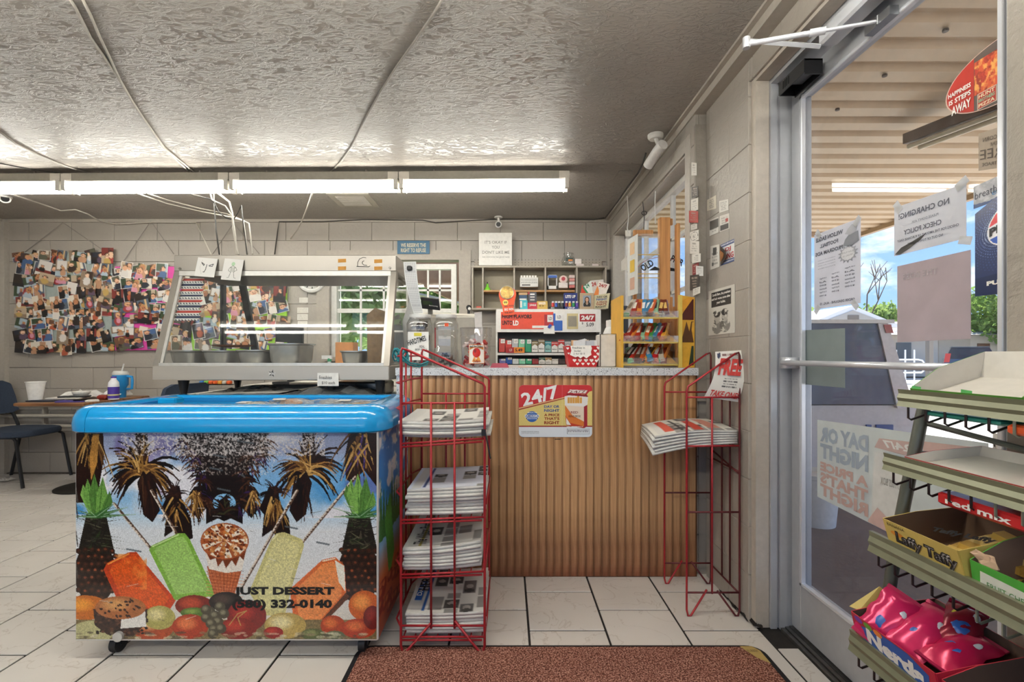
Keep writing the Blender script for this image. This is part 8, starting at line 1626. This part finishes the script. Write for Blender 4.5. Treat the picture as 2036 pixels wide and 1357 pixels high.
MB()._add([L(x, y) for x, y in ((.02, .97), (.12, .86), (.28, .80), (.5, .70), (.42, .80), (.25, .92), (.1, 1.0))], [tuple(range(7))]).build('tear', mat('#4a4846', .8), t)
tapes(t, ((1785, 412, 1.0), (1912, 365, -.5), (1919, 478, .3)))
t, T, _ = on_glass('blank_sheet', 'blank pinkish grey sheet on the glass below the policy notice', 'sheet', 1784, 1930, 530, 681, 497, 674, m=translucent('#d8ccce', .55)); T('THE BOSS', .1, .6, .12, .2, mat('#b0a6aa', .8), bold=.03)
cv = Cv(76, 150, '#2a3a68', (0, 0, 76, 150), 6)
for r_ in range(1, 17):
    for k in range(60):
        a = k*math.pi/30+r_*.05; x, y = 44+(18+r_*4.2)*math.cos(a), 50+(14+r_*4.0)*math.sin(a)
        if r_ < 13: cv.ell(x, y, .9, .9, ['#8fa8dc', '#5f7ac0', '#3d5698'][min(2, r_//4)], a=.8)
cv.rect(0, 118, 76, 150, '#1c2a52', a=.75); cv.ell(50, 49, 28, 28, '#eceef4'); cv.ell(50, 49, 26, 26, '#d8303c')
n_ = Cv(1, 1)
for j in range(150):
    for_w = abs((j-49)/26)
    if for_w < 1:
        hw = 26*math.sqrt(1-for_w**2)
        if 60 < j < 75: cv.rect(50-hw, j, 50+hw, j+1, '#2a56b4')
        if 40 < j <= 60: cv.rect(50-hw, j, 50+hw, j+1, '#eceef4')
t, T, _ = on_glass('cola_poster', 'dark blue soda poster with a round red, white and blue emblem on the door glass', 'poster', 1939, 2030, 426, 590, 352, 580, cv, xo=.001, rough=.25)
T('PEPSI', .34, .98, .29, .38, mat('#15171c', .4), False, bold=.05); T('PUSH', .28, .84, .85, .90, m_wt, False, bold=.06)
cv = Cv(60, 40, '#a8aab0', (0, 0, 60, 40), 7); cv.mist('#c9cad0', 6, .4, .7); cv.poly([(0, 32), (20, 35), (60, 28), (60, 40), (0, 40)], '#4a5a80')
t, T, _ = on_glass('breathe_sticker', 'silver and blue breathe easy sticker above the soda poster', 'sticker', 1936, 2030, 372, 416, 330, 382, cv, xo=.0005); T('breathe', .04, .62, .30, .62, mgt, False); T('easy', .42, .8, .55, .8, mat('#5a88b4', .5), False)
cv = Cv(40, 44, '#9a8c7c', (0, 0, 40, 44), 7)
t, T, _ = on_glass('cardboard_note', 'mirrored brown cardboard note with FREE lettering high on the glass', 'note', 1946, 2030, 266, 340, 240, 328, cv, xo=.0004); mbw = mat('#5a5048', .7); T('FREE', .05, .75, .48, .72, mbw); T('POPCORN', .12, .7, .16, .26, mbw); T('IT HERE', .3, .7, .33, .41, mbw); T('SELL - TRADE', .1, .8, .82, .9, mbw)
# oval pizza sticker
t = thing('pizza_sticker', 'oval red pizza sticker reading HAPPINESS IS STEPS AWAY on the glass', 'sticker', D(1960, 165)); cx, cy = D(1960, 145).y, 0
E = lambda px, py, o=0: D(px, py, XG-.001-o)
pt_ = []
for i in range(40):
    a = 2*math.pi*i/40; pt_.append((a,))
c0 = E(1998, 150); yc0 = c0.y; y_l = E(1880, 200).y; ry = abs(y_l-yc0)*1.0; zc_ = E(1880, 202).z; rz_ = .080
ov = lambda k=1.0, o=0: [Vector((XG-.001-o, yc0+ry*k*math.cos(2*math.pi*i/48), zc_+rz_*k*math.sin(2*math.pi*i/48))) for i in range(48)]
MB()._add(ov(), [tuple(range(48))]).build('rim', mat('#c9a89a', .5), t); MB()._add(ov(.975, .0004), [tuple(range(48))]).build('oval_ground', mat('#5a4e48', .5), t)
half = [v for v in ov(.97, .0008) if v.y > E(1938, 0).y]; half.sort(key=lambda v: math.atan2(v.z-zc_, v.y-yc0)); MB()._add(half, [tuple(range(len(half)))]).build('red_field', mat('#b02a1c', .5), t)
yb0 = E(1938, 0).y; cv = Cv(60, 40, '#c8502a', (0, 0, 60, 40), 3); cv.mist('#e0a050', 6, .45, .65); cv.mist('#8f2a18', 5, .55, .68)
for _i in range(10): cv.ell(rnd.uniform(0, 60), rnd.uniform(4, 34), 5, 4, '#a83020', 0, .3)
print_on(cv, (XG-.0020, yb0, zc_+.055), (0, -.09, 0), (0, 0, -.085), 'pizza_print', t)
MB().obox((XG-.0022, yb0-.032, zc_-.050), (.0002, 0, 0), (0, .024, 0), (0, 0, .020)).build('badge', mat('#c9b8a8', .5), t); MB().obox((XG-.0026, yb0-.032, zc_-.050), (.0002, 0, 0), (0, .022, 0), (0, 0, .018)).build('badge_field', mat('#a82c20', .5), t)
def pst(s, yl, yr, z0, z1, mm, o=.0030): return lettering(s, (XG-o, yl, z0), (0, -1, 0), (0, 0, 1), yl-yr, z1-z0, mm, t, off=.0002, n=Vector((-1, 0, 0)), bold=.03)
yl0 = yc0+ry
pst('HAPPINESS', yl0-.010, yb0+.008, zc_+.000, zc_+.012, m_wt); pst('IS STEPS', yl0-.012, yb0+.008, zc_-.020, zc_-.007, m_wt); pst('AWAY', yl0-.020, yb0+.008, zc_-.050, zc_-.027, m_wt)
for s, z in (('HUNT', -.043), ('BROTHERS', -.054), ('PIZZA', -.066)): pst(s, yb0-.012, yb0-.052, zc_+z, zc_+z+.009, mat('#d8c8a8', .5) if s != 'BROTHERS' else mat('#7aa88a', .5))
# small faded sheet by the push bar, big faded poster, PUSH label
t, T, _ = on_glass('faded_sheet', 'small faded grey-green sheet behind the left end of the push bar', 'sheet', 1602, 1680, 657, 765, 653, 772, m=translucent('#aab4b2', .5)); T('PATCHED GUM', .1, .8, .30, .37, mat('#a6aeaa', .7)); T('DO NOT', .15, .6, .62, .7, mat('#a6aeaa', .7))
t, T, _ = on_glass('price_poster', 'large faded mirrored poster DAY OR NIGHT A PRICE THATS RIGHT low on the door', 'poster', 1625, 1965, 835, 988, 882, 1160, m=translucent('#e4e8e4', .5))
_oc = [0]
def _o(): _oc[0] += 1; return .0004*((_oc[0]-1)//4)
mfb, mfr = mat('#9aa6b4', .7), mat('#c0a39c', .7)
for s, c, d, mm in (('DAY OR', .09, .27, mfb), ('NIGHT', .30, .48, mfb), ('A PRICE', .53, .64, mfr), ("THAT'S", .66, .79, mfr), ('RIGHT', .81, .95, mfr)): T(s, .03, .40, c, d, mm, bold=.05)
tl, tr, bl, br = _; L = lambda u, v, o=.0012: tl.lerp(tr, u).lerp(bl.lerp(br, u), v)+Vector((-o, 0, 0))
for pts, c_ in ((((.47, .10), (.70, .08), (.67, .22), (.44, .20)), '#b8a09c'), (((.44, .24), (.66, .24), (.64, .97), (.42, .97)), '#d6d8d6'), (((.40, .97), (.46, .80), (.66, .99), (.60, 1.0), (.40, .99)), '#c9aca6'), (((.72, .06), (.99, .04), (.99, .30), (.72, .30)), '#c4a8a2')): MB()._add([L(*p, o=.0012+.0003*len(c_)*0+_o()) for p in pts], [tuple(range(len(pts)))]).build('faded_print', mat(c_, .7), t)
T('24/7', .49, .66, .11, .18, mat('#d8dad8', .7), bold=.03); T('24/7', .74, .97, .09, .26, mat('#d8dad8', .7), bold=.05)
T('RED 100S BOX', .48, .62, .48, .55, mat('#a8a8a6', .7))
t, T, _ = on_glass('push_label', 'small white PUSH label on the door glass behind the rack', 'label', 1974, 2020, 862, 898, 864, 900, xo=.001); T('PUSH', .08, .9, .3, .75, m_black, False, bold=.03)
# ---------------------------------------------------------------- cards and posters on the right wall
def on_wall(name, lab, cat, X, x0, x1, ya, yb, yc, yd, c='#d6d2ca', cv=None, texts=(), grp=None, xo=0.0):
    x_ = X-(.0095 if X > 1 else .0035)-xo; tl, bl, tr, br = PX(x0, ya, x_), PX(x0, yb, x_), PX(x1, yc, x_), PX(x1, yd, x_); t = thing(name, lab, cat, (tl+br)/2, grp)
    MB().slab(bl, br, tr, tl, .001).build('paper', mat(c, .6), t)
    if cv is not None:
        def bend(co, gx, gy):
            q = [np.array(v-t.location, 'f') for v in (tl, tr, bl, br)]; p = (q[0]*(1-gx)+q[1]*gx)*(1-gy)+(q[2]*(1-gx)+q[3]*gx)*gy; p[:, :, 0] -= .0006; return p.astype('f')
        print_on(cv, tl, tr-tl, bl-tl, 'print', t, .5, bend=bend)
    for (s, a, b, cc_, d, mm) in texts:
        L = lambda u, v: tl.lerp(tr, u).lerp(bl.lerp(br, u), v)+Vector((-.0012, 0, 0)); p, q, r_ = L(a, d), L(b, d), L(a, cc_); lettering(s, p, q-p, r_-p, (q-p).length, (r_-p).length, mm, t, off=.0002, n=Vector((-1, 0, 0)), bold=.03)
    return t
def card_cv(seed, bg='#d6d2ca', blocks=(), rows=5, col='#8a8680', w=24, h=28):
    c = Cv(w, h, bg, (0, 0, 24, 28), seed); c.scrib(3, 4, 21, 24, rows, col, seed=seed, align='c', a=.7)
    for b_ in blocks:
        (c.rect if len(b_) == 5 else c.poly)(*b_)
    return c
cards = [(1406, 1424, 398, 420, 388, 415, '#d9d2c0', (), 'cream business card slanting at the top of the near wall'), (1430, 1448, 400, 424, 396, 418, '#dad6ce', (), 'plain white business card at the upper right of the wall cards'),
         (1411, 1429, 438, 470, 431, 462, '#d2cec6', ((1, 3, 23, 18, '#4a4640'),), 'white card with a dark picture below the cream card'), (1431, 1450, 430, 462, 424, 455, '#d8d4cc', ((2, 17, 22, 26, '#3f3b3a'), (15, 8, 21, 14, '#a83a34')), 'white card with a red and black bottom next to the dark picture card'),
         (1413, 1430, 490, 537, 486, 531, '#dcd8d0', ((7, 3, 17, 12, '#4c4a48'), (4, 20, 9, 24, '#6a6864')), 'white flyer with a round dark emblem left of the election sign')]
for i, (x0, x1, ya, yb, yc, yd, c, bl_, lab) in enumerate(cards): on_wall('wall_card', lab, 'card', XN, x0, x1, ya, yb, yc, yd, c, card_cv(i, c, bl_), grp='cards on the near wall')
cv = Cv(44, 44, '#e3e2e0'); cv.rect(0, 0, 44, 8, '#31457c'); cv.rect(0, 36, 44, 44, '#31457c'); cv.scrib(2, 1, 42, 7, 1, '#c9ccd6'); cv.scrib(2, 37, 42, 43, 1, '#c9ccd6', seed=3)
on_wall('election_sign', 'red, white and blue election sign reading DJ LONG on the near wall', 'sign', XN, 1433, 1460, 487, 529, 475, 519, '#e3e2e0', cv, (('DJ', .36, .78, .25, .48, mat('#b8343a', .5)), ('LONG', .12, .97, .54, .80, mat('#b8343a', .5))))
q = PX(1436, 510, XN-.03); o = thing('bottle_opener', 'dark folded leaflet with amber print hanging over the election sign', 'leaflet', q)
MB()._add([PX(1430, 487, XN-.006), PX(1443, 500, XN-.03), PX(1444, 512, XN-.03), PX(1431, 532, XN-.006), PX(1431, 510, XN-.004)], [(0, 1, 2, 3, 4)]).build('leaflet', mat('#3a2e28', .35, var=.5, nscale=60), o); MB()._add([PX(1431, 497, XN-.0105), PX(1439, 504, XN-.026), PX(1438, 512, XN-.026), PX(1432, 522, XN-.0105)], [(0, 1, 2, 3)]).build('amber_print', mat('#9c6228', .4, var=.5, nscale=80), o)
o.name = 'leaflet'
cv = Cv(62, 98, '#d2cfc6', (0, 0, 62, 98), 9); cv.rect(8, 6, 54, 38, '#2e2c2b')
for (x, y, s) in ((22, 62, 1), (40, 60, 1)):
    cv.ell(x, y+20, 12, 14, '#4a4846', a=.6); cv.ell(x, y, 7.5, 12, '#b0aca4'); cv.ell(x, y-8, 8, 7, '#2c2a29'); cv.poly([(x-7, y+2), (x-8, y+18), (x-2, y+24), (x-3, y+6)], '#55524e')
cv.ell(22, 50, 10, 4, '#3a3836'); cv.mist('#d2cfc6', 6, .58, .66, 46, 98)
on_wall('movie_poster', 'black and white poster with a black caption box above two faces, near wall', 'poster', XN, 1409, 1461, 580, 668, 565, 662, '#d2cfc6', cv, (('Careful Barn, the president', .16, .86, .09, .16, m_wt), ("said he's gonna come after", .14, .86, .18, .25, m_wt), ('your bullet.', .34, .68, .27, .34, m_wt)))
# second strip of cards on the batten side of the window
strip = [(1375, 1385, 326, 352, '#d8d4cc', 'topmost small white card on the window post'), (1375, 1388, 372, 394, '#4c4642', 'dark photo card second on the window post'), (1374, 1388, 395, 420, '#d6d2c8', 'white card below the dark photo card'), (1370, 1388, 422, 446, '#a8342c', 'red and white card on the window post'), (1374, 1386, 447, 458, '#cfcbc2', 'narrow white card under the red card'), (1372, 1389, 459, 480, '#dedad2', 'white card with an oval frame on the window post'), (1372, 1390, 482, 508, '#dcd8d0', 'white card with lines of print on the window post'), (1376, 1393, 506, 524, '#e0ddd6', 'tilted white card halfway down the window post'), (1377, 1389, 524, 546, '#8a2f34', 'dark red card low on the window post'), (1384, 1398, 532, 552, '#dfe0de', 'white and blue card overlapping the red one'), (1372, 1390, 548, 578, '#3a3634', 'black card in a dark holder low on the window post'), (1378, 1392, 572, 586, '#dcdad4', 'lowest white card on the window post')]
for i, (x0, x1, ya, yb, c, lab) in enumerate(strip):
    k = (i % 3-1)*3; cvv = card_cv(20+i, c, (), 4, '#8a8680' if c > '#9' else '#c9b8a8', 14, 18)
    if i == 5: cvv.ell(12, 14, 10, 11, '#4a4844'); cvv.ell(12, 14, 9, 10, '#e0dcd4'); cvv.scrib(6, 9, 18, 19, 4, '#8a8680', align='c')
    on_wall('post_card', lab, 'card', XF, x0, x1, ya+k, yb+k, ya-2, yb-3, c, cvv, grp='cards on the window post', xo=.010+.0012*(i % 4))
# ornaments hanging in the window: dream catcher and strings
for (pts, lab) in ((((1247, 390), (1250, 430), (1247, 455), (1252, 470)), 'white string of charms hanging at the left of the right wall window'), (((1278, 402), (1281, 430), (1280, 456)), 'thin black wind chime hanging in the right wall window'), (((1303, 380), (1302, 410), (1303, 445)), 'thin pale string hanging in the right wall window')):
    Yq = F*(XF-.03)/(pts[0][0]-VX); o = MB().tube([P(px, py, Yq) for px, py in pts], .004 if 'white' in lab else .0028, 6)
    if 'chime' in lab: o.tube([P(1281+5*math.cos(a), 424+4*math.sin(a), Yq) for a in [math.pi*i/6 for i in range(13)]], .0025, 5)
    o = o.build('hanging_charm', m_black if 'black' in lab else mat('#d8d6d0', .6)); tag(rebase(o), lab, 'charm')
o = MB().slab(PX(1243, 470, XF-.02), PX(1254, 470, XF-.02), PX(1254, 458, XF-.02), PX(1243, 458, XF-.02), .002).build('paper_tag', m_wt); tag(rebase(o), 'white paper tag hanging beside the acrylic cabinet', 'tag')
o = MB().slab(PX(1235, 540, XF-.02), PX(1247, 536, XF-.02), PX(1247, 508, XF-.02), PX(1235, 520, XF-.02), .002).build('paper', mat('#dcd9d2', .7)); tag(rebase(o), 'white paper taped left of the acrylic cabinet', 'paper')
# ---------------------------------------------------------------- green-grey candy rack in the foreground by the door
m_rk = mat('#7f8068', .35, .3, var=.05); m_rkw = mat('#3b2f2e', .4, .4); m_rkl = mat('#8a8b7c', .4, .4)
kr = thing('candy_rack', 'olive grey wire candy rack with four sloping shelves beside the glass door', 'rack', (.9, .85, 0))
YE = 1.05; YN = .42
LV = [(.864, 1.046, .030, 1.0), (.832, .906, .032, 1.0), (.800, .730, .036, 1.0), (.757, .512, .042, 1.0)]
for (x, z, h, _q) in LV:
    hh = .0185 if h < .033 else .022
    pr = [(-.004, -hh), (.0, -hh*.4), (-.003, 0), (.001, hh*.5), (-.001, hh), (.008, hh), (.008, -hh)]
    MB().poly([(x+a, YN, z+b) for a, b in pr], (0, 1, 0), YE-YN).build('price_rail', m_rk, kr)
    for i in range(14):
        y = YE-.022-.043*i
        if y < YN+.02: break
        MB().tube([(x+.004, y, z-hh), (x+.004, y, z-hh-.024), (x+.010, y, z-hh-.028), (x+.06, y, z-hh-.010)], .0023, 6).build('wire_loop', m_rkw if i < 5 else m_rkl, kr, True)
    b = MB()
    for i in range(15): y = YE-.01-.043*i; b.tube([(x+.008, y, z-.012), (x+.165, y, z+.016)], .0018, 5)
    for k in (.3, .65, 1.0): b.tube([(x+.008+.157*k, YE, z-.012+.028*k), (x+.008+.157*k, YN, z-.012+.028*k)], .0018, 5)
    o = b.build('shelf_wire', m_rkl, kr); o['kind'] = 'stuff'
MB().tube([(.936, YE+.01, 1.045), (.925, YE+.01, 1.00), (.878, YE+.01, .77), (.853, YE+.01, .62), (.84, YE+.01, .30), (.83, YE+.01, 0)], .0125, 12).build('leg', mat('#5e6058', .4, .4), kr, True)
MB().tube([(1.012, YE-.14, 1.02), (1.012, YE-.14, 0)], .0125, 12).build('leg', mat('#5e6058', .4, .4), kr, True)
MB().tube([(.835, YE+.01, .012), (1.012, YE-.14, .012)], .010, 8).build('foot_bar', mat('#5e6058', .4, .4), kr, True)
MB().tube([(.925, YE+.01, .99), (1.008, .92, .955), (1.008, YN, .955)], .006, 8).build('back_bar', mat('#6f7068', .4, .4), kr, True)
for (x, z, h, _q) in LV: MB().tube([(x+.16, YE, z+.016), (.87 if z < .8 else .915, YE+.01, z+.016)], .004, 6).build('bracket', m_rkl, kr)
def tray(name, lab, x, z, y0, y1, hf, hb, d, cout, cin, slope=.18, cfront=None, thick=.0018, lean=.0):
    """open display carton: front wall at x, going back to x+d; hf/hb wall heights"""
    t = thing(name, lab, 'carton', (x+d/2, (y0+y1)/2, z))
    zb_ = z+d*slope; co, ci = mat(cout, .5), mat(cin, .75, var=.04)
    fx = x-lean
    def wall(p, nm, m_in=ci, m_out=co, n=None):
        b = MB(); p = [Vector(v) for v in p]; k = len(p); n_ = Vector(n)*thick; b._add(p, [tuple(range(k))]); b.cur = 1; b._add([q+n_ for q in p], [tuple(range(k-1, -1, -1))]); b._add([v for v in p]+[q+n_ for q in p], [(i, (i+1) % k, (i+1) % k+k, i+k) for i in range(k)]); b.build(nm, [m_in, m_out], t)
    wall([(x, y0, z), (x, y1, z), (x+d, y1, zb_), (x+d, y0, zb_)], 'bottom', n=(0, 0, -1))
    wall([(x, y0, z), (fx, y0, z+hf), (fx, y1, z+hf), (x, y1, z)], 'front_wall', n=(-1, 0, 0))
    wall([(x+d, y0, zb_), (x+d, y1, zb_), (x+d+lean, y1, zb_+hb), (x+d+lean, y0, zb_+hb)], 'back_wall', n=(1, 0, 0))
    wall([(x, y1, z), (fx, y1, z+hf), (x+d*.35, y1, z+hf+(zb_+hb-z-hf)*.55), (x+d+lean, y1, zb_+hb), (x+d, y1, zb_)], 'end_wall', n=(0, 1, 0))
    wall([(x, y0, z), (x+d, y0, zb_), (x+d+lean, y0, zb_+hb), (x+d*.35, y0, z+hf+(zb_+hb-z-hf)*.55), (fx, y0, z+hf)], 'end_wall', n=(0, -1, 0))
    def F_(s, a, b, c, e, mm, **k):
        P_ = lambda u, v: Vector((x-thick-.0006+(fx-x)*v, y1+(y0-y1)*u, z+hf*v)); p, q, r_ = P_(a, c), P_(b, c), P_(a, e); return lettering(s, p, q-p, r_-p, (q-p).length, (r_-p).length, mm, t, off=.0003, n=Vector((-1, 0, 0)), **k)
    def Q_(pts, c_, nm='carton_print', o=.0003): MB()._add([(x-thick-o+(fx-x)*v, y1+(y0-y1)*u, z+hf*v) for u, v in pts], [tuple(range(len(pts)))]).build(nm, mat(c_, .5), t)
    return t, F_, Q_
# bottom shelf: red carton with pink candy bags, then a brown one
x, z = LV[3][0]+.012, LV[3][1]-.004
t, Ft, Qt = tray('candy_carton', 'red open carton with blue logo and pink candy bags on the lowest shelf', x, z, .835, YE-.012, .072, .075, .15, '#b8263c', '#5e4a40', .16, lean=.016)
Qt([(.12, .30), (.30, .20), (.62, .22), (.90, .38), (.93, .80), (.72, .98), (.36, .95), (.12, .74)], '#2c5aa8'); Ft('Nerds', .18, .86, .38, .82, m_wt, bold=.06, shear=.1)
for i, c_ in enumerate(('#7a3fa0', '#6aa83c', '#e88a3a')): Qt([(.10+.13*i+.06*math.cos(a), .90+.09*math.sin(a)) for a in [k*math.pi/4 for k in range(8)]], c_, 'candy_dot', .0008)
MB().slab((x+.001, YE-.011, z+.073), (x+.09, YE-.011, z+.088), (x+.055, YE+.001, z+.12), (x-.012, YE+.001, z+.076), .001).build('flap', mat('#c9b468', .5), t)
def pouch(lab, p, l, w_, rz, tilt, c, seed, grp):
    t = thing('candy_bag', lab, 'candy bag', p, grp); R = random.Random(seed); n, k = 12, 8; vs = []; fs = []
    for side_ in (1, -1):
        for i in range(n):
            for j in range(k):
                a, b = i/(n-1)*2-1, j/(k-1)*2-1; h = .020*max(0, (1-a*a)*(1-b*b))**.6+R.uniform(0, .004)*(1-abs(a)**4); vs.append((b*w_/2*(1+.06*math.cos(a*9)), a*l/2, side_*h))
    nk = n*k
    for i in range(n-1):
        for j in range(k-1): A_ = i*k+j; fs += [(A_, A_+1, A_+k+1, A_+k), (A_+nk, A_+k+nk, A_+k+1+nk, A_+1+nk)]
    MB()._add(vs, fs).build('foil', mat(c, .2, .25, var=.1), t, 'all', local=True)
    for (a, b, cc_, s) in ((.0, -.010, '#2c5aa8', .016), (.014, .02, '#c9ccd4', .008), (-.012, .012, '#d8c83c', .007)): MB().ball((a, b, .016), s, 10, 6, (1, 1.3, .35)).build('printed_mark', mat(cc_, .3), t, True, local=True)
    for s in (-1, 1): MB().box(-w_/2, w_/2, s*l/2-.004, s*l/2+.004, -.001, .002).build('crimp', mat('#a81f4c', .3, .3), t, local=True)
    t.rotation_euler = tilt+(rz,) if isinstance(tilt, tuple) else (tilt, 0, rz); return t
pouch('pink foil candy bag standing at the far end of the red carton', (x+.035, YE-.05, z+.075), .12, .075, -1.1, (.9, .35), '#c8245c', 1, 'pink candy bags')
pouch('pink foil candy bag lying in the middle of the red carton', (x+.065, YE-.10, z+.078), .13, .07, -1.25, (.55, .2), '#d02a60', 2, 'pink candy bags')
pouch('pink foil candy bag at the near side of the red carton', (x+.085, YE-.155, z+.072), .12, .065, -1.45, (.3, .1), '#c22050', 3, 'pink candy bags'); pouch('red foil candy bag at the back of the red carton', (x+.12, YE-.12, z+.10), .10, .06, -.9, (.5, .2), '#8f1f34', 4, 'pink candy bags')
t, Ft, Qt = tray('candy_carton', 'nearly empty red edged brown carton nearest the viewer on the lowest shelf', x, z, .63, .828, .066, .085, .15, '#b0283a', '#5a463c', .16, lean=.01)
# third shelf: yellow taffy carton and green one
x, z = LV[2][0]+.012, LV[2][1]-.006
t, Ft, Qt = tray('taffy_carton', 'yellow open taffy carton with black and white lettering on the third shelf', x, z, .835, 1.0, .072, .07, .14, '#c9b05e', '#6b513c', .2, lean=.02)
Ft('Laffy Taffy', .14, .96, .36, .78, m_black, bold=.07, shear=.1); Ft('Laffy Taffy', .15, .95, .39, .75, m_wt, bold=.0, shear=.1, ); Ft('BANANA', .06, .32, .86, .94, mat('#3a2e1c', .5)); Qt([(.18+.10*math.cos(a), .68+.07*math.sin(a)) for a in [k*math.pi/6 for k in range(12)]], '#d88a2c', 'banana_print')
for i in range(5): 
    o = bar('', '', .028, .12, .012).build('taffy', mat(['#c9a850', '#d0b05c', '#bf9a48', '#d8c07a', '#c9a850'][i], .35), None, local=True); o.location = (x+.035+.02*i, .885-.008*i, z+.018+.012*i); o.rotation_euler = (.1, -.2, .5-.15*i); tag(o, ['yellow taffy bar at the front left of the taffy carton', 'second yellow taffy bar in the taffy carton', 'third taffy bar, lying across the taffy carton', 'pale taffy bar near the back of the taffy carton', 'rearmost taffy bar in the taffy carton'][i], 'candy bar', 'taffy bars in the yellow carton')
lettering('Taffy Laffy', (x+.03, .95, z+.062), (.35, -1, .12), (.9, .35, .3), .10, .022, m_black, t, bold=.05)
t, Ft, Qt = tray('green_carton', 'green and white carton with a torn front on the third shelf', x+.002, z, .66, .826, .060, .09, .14, '#4aa03a', '#7c6656', .2, lean=.008); Qt([(.08, .30), (.70, .26), (.70, .72), (.10, .80)], '#dcdcd0'); Ft('FRUIT CHEWS', .16, .62, .40, .56, mat('#3a7a34', .5)); 
MB().rough_blob((x-.002, .806, z+.066), .004, .020, .012, 4, .5, 10, 5).build('torn_edge', mat('#b89a80', .9), t)
# second shelf: white carton with red edges, red goods
x, z = LV[1][0]+.012, LV[1][1]+.004
t, Ft, Qt = tray('white_carton', 'white open carton with red edges on the second shelf', x, z, .70, 1.0, .016, .020, .15, '#b82c34', '#dcd6cc', .12, lean=.006)
o = MB().bbox(x-.004, x+.08, .70, .93, z-.060, z-.036, .004).build('red_goods', mat('#c22a2c', .3)); t = thing('red_carton', 'flat red carton lying under the second shelf rail', 'carton', (x+.04, .81, z-.06)); o.name = 'carton'; o.parent = t; o.location = -t.location; lettering('red mix', (x-.0048, .91, z-.054), (0, -1, 0), (0, 0, 1), .12, .012, m_wt, t, n=Vector((-1, 0, 0)), bold=.03)
# top shelf
x, z = LV[0][0]+.012, LV[0][1]+.004
t, Ft, Qt = tray('gum_carton', 'white and green open carton on the top shelf of the candy rack', x, z, .80, 1.02, .018, .055, .14, '#5fa03c', '#d4cfc6', .30, lean=.010)
for yy in (1.015, .905): MB()._add([(x-.012, yy, z-.004), (x-.012, yy-.022, z-.004), (x-.002, yy-.012, z+.022), (x-.006, yy+.006, z+.024)], [(0, 1, 2, 3)]).build('green_flap', mat('#3f9a46', .4), t)
t, Ft, Qt = tray('orange_carton', 'orange edged open carton on the top shelf nearest the viewer', x+.004, z, .62, .79, .016, .045, .14, '#e08a2c', '#d9c0ac', .26, lean=.008)
o = MB().bbox(x-.006, x+.07, .84, .99, z-.036, z-.026, .003).build('teal_packet', mat('#2f8a7c', .3)); tag(rebase(o), 'flat teal packet under the top rail of the candy rack', 'packet')
o = MB().bbox(x-.006, x+.07, .64, .83, z-.048, z-.030, .004).build('orange_packet', mat('#d9592c', .3, var=.3, nscale=30)); tag(rebase(o), 'flat orange packet under the top rail of the candy rack', 'packet')
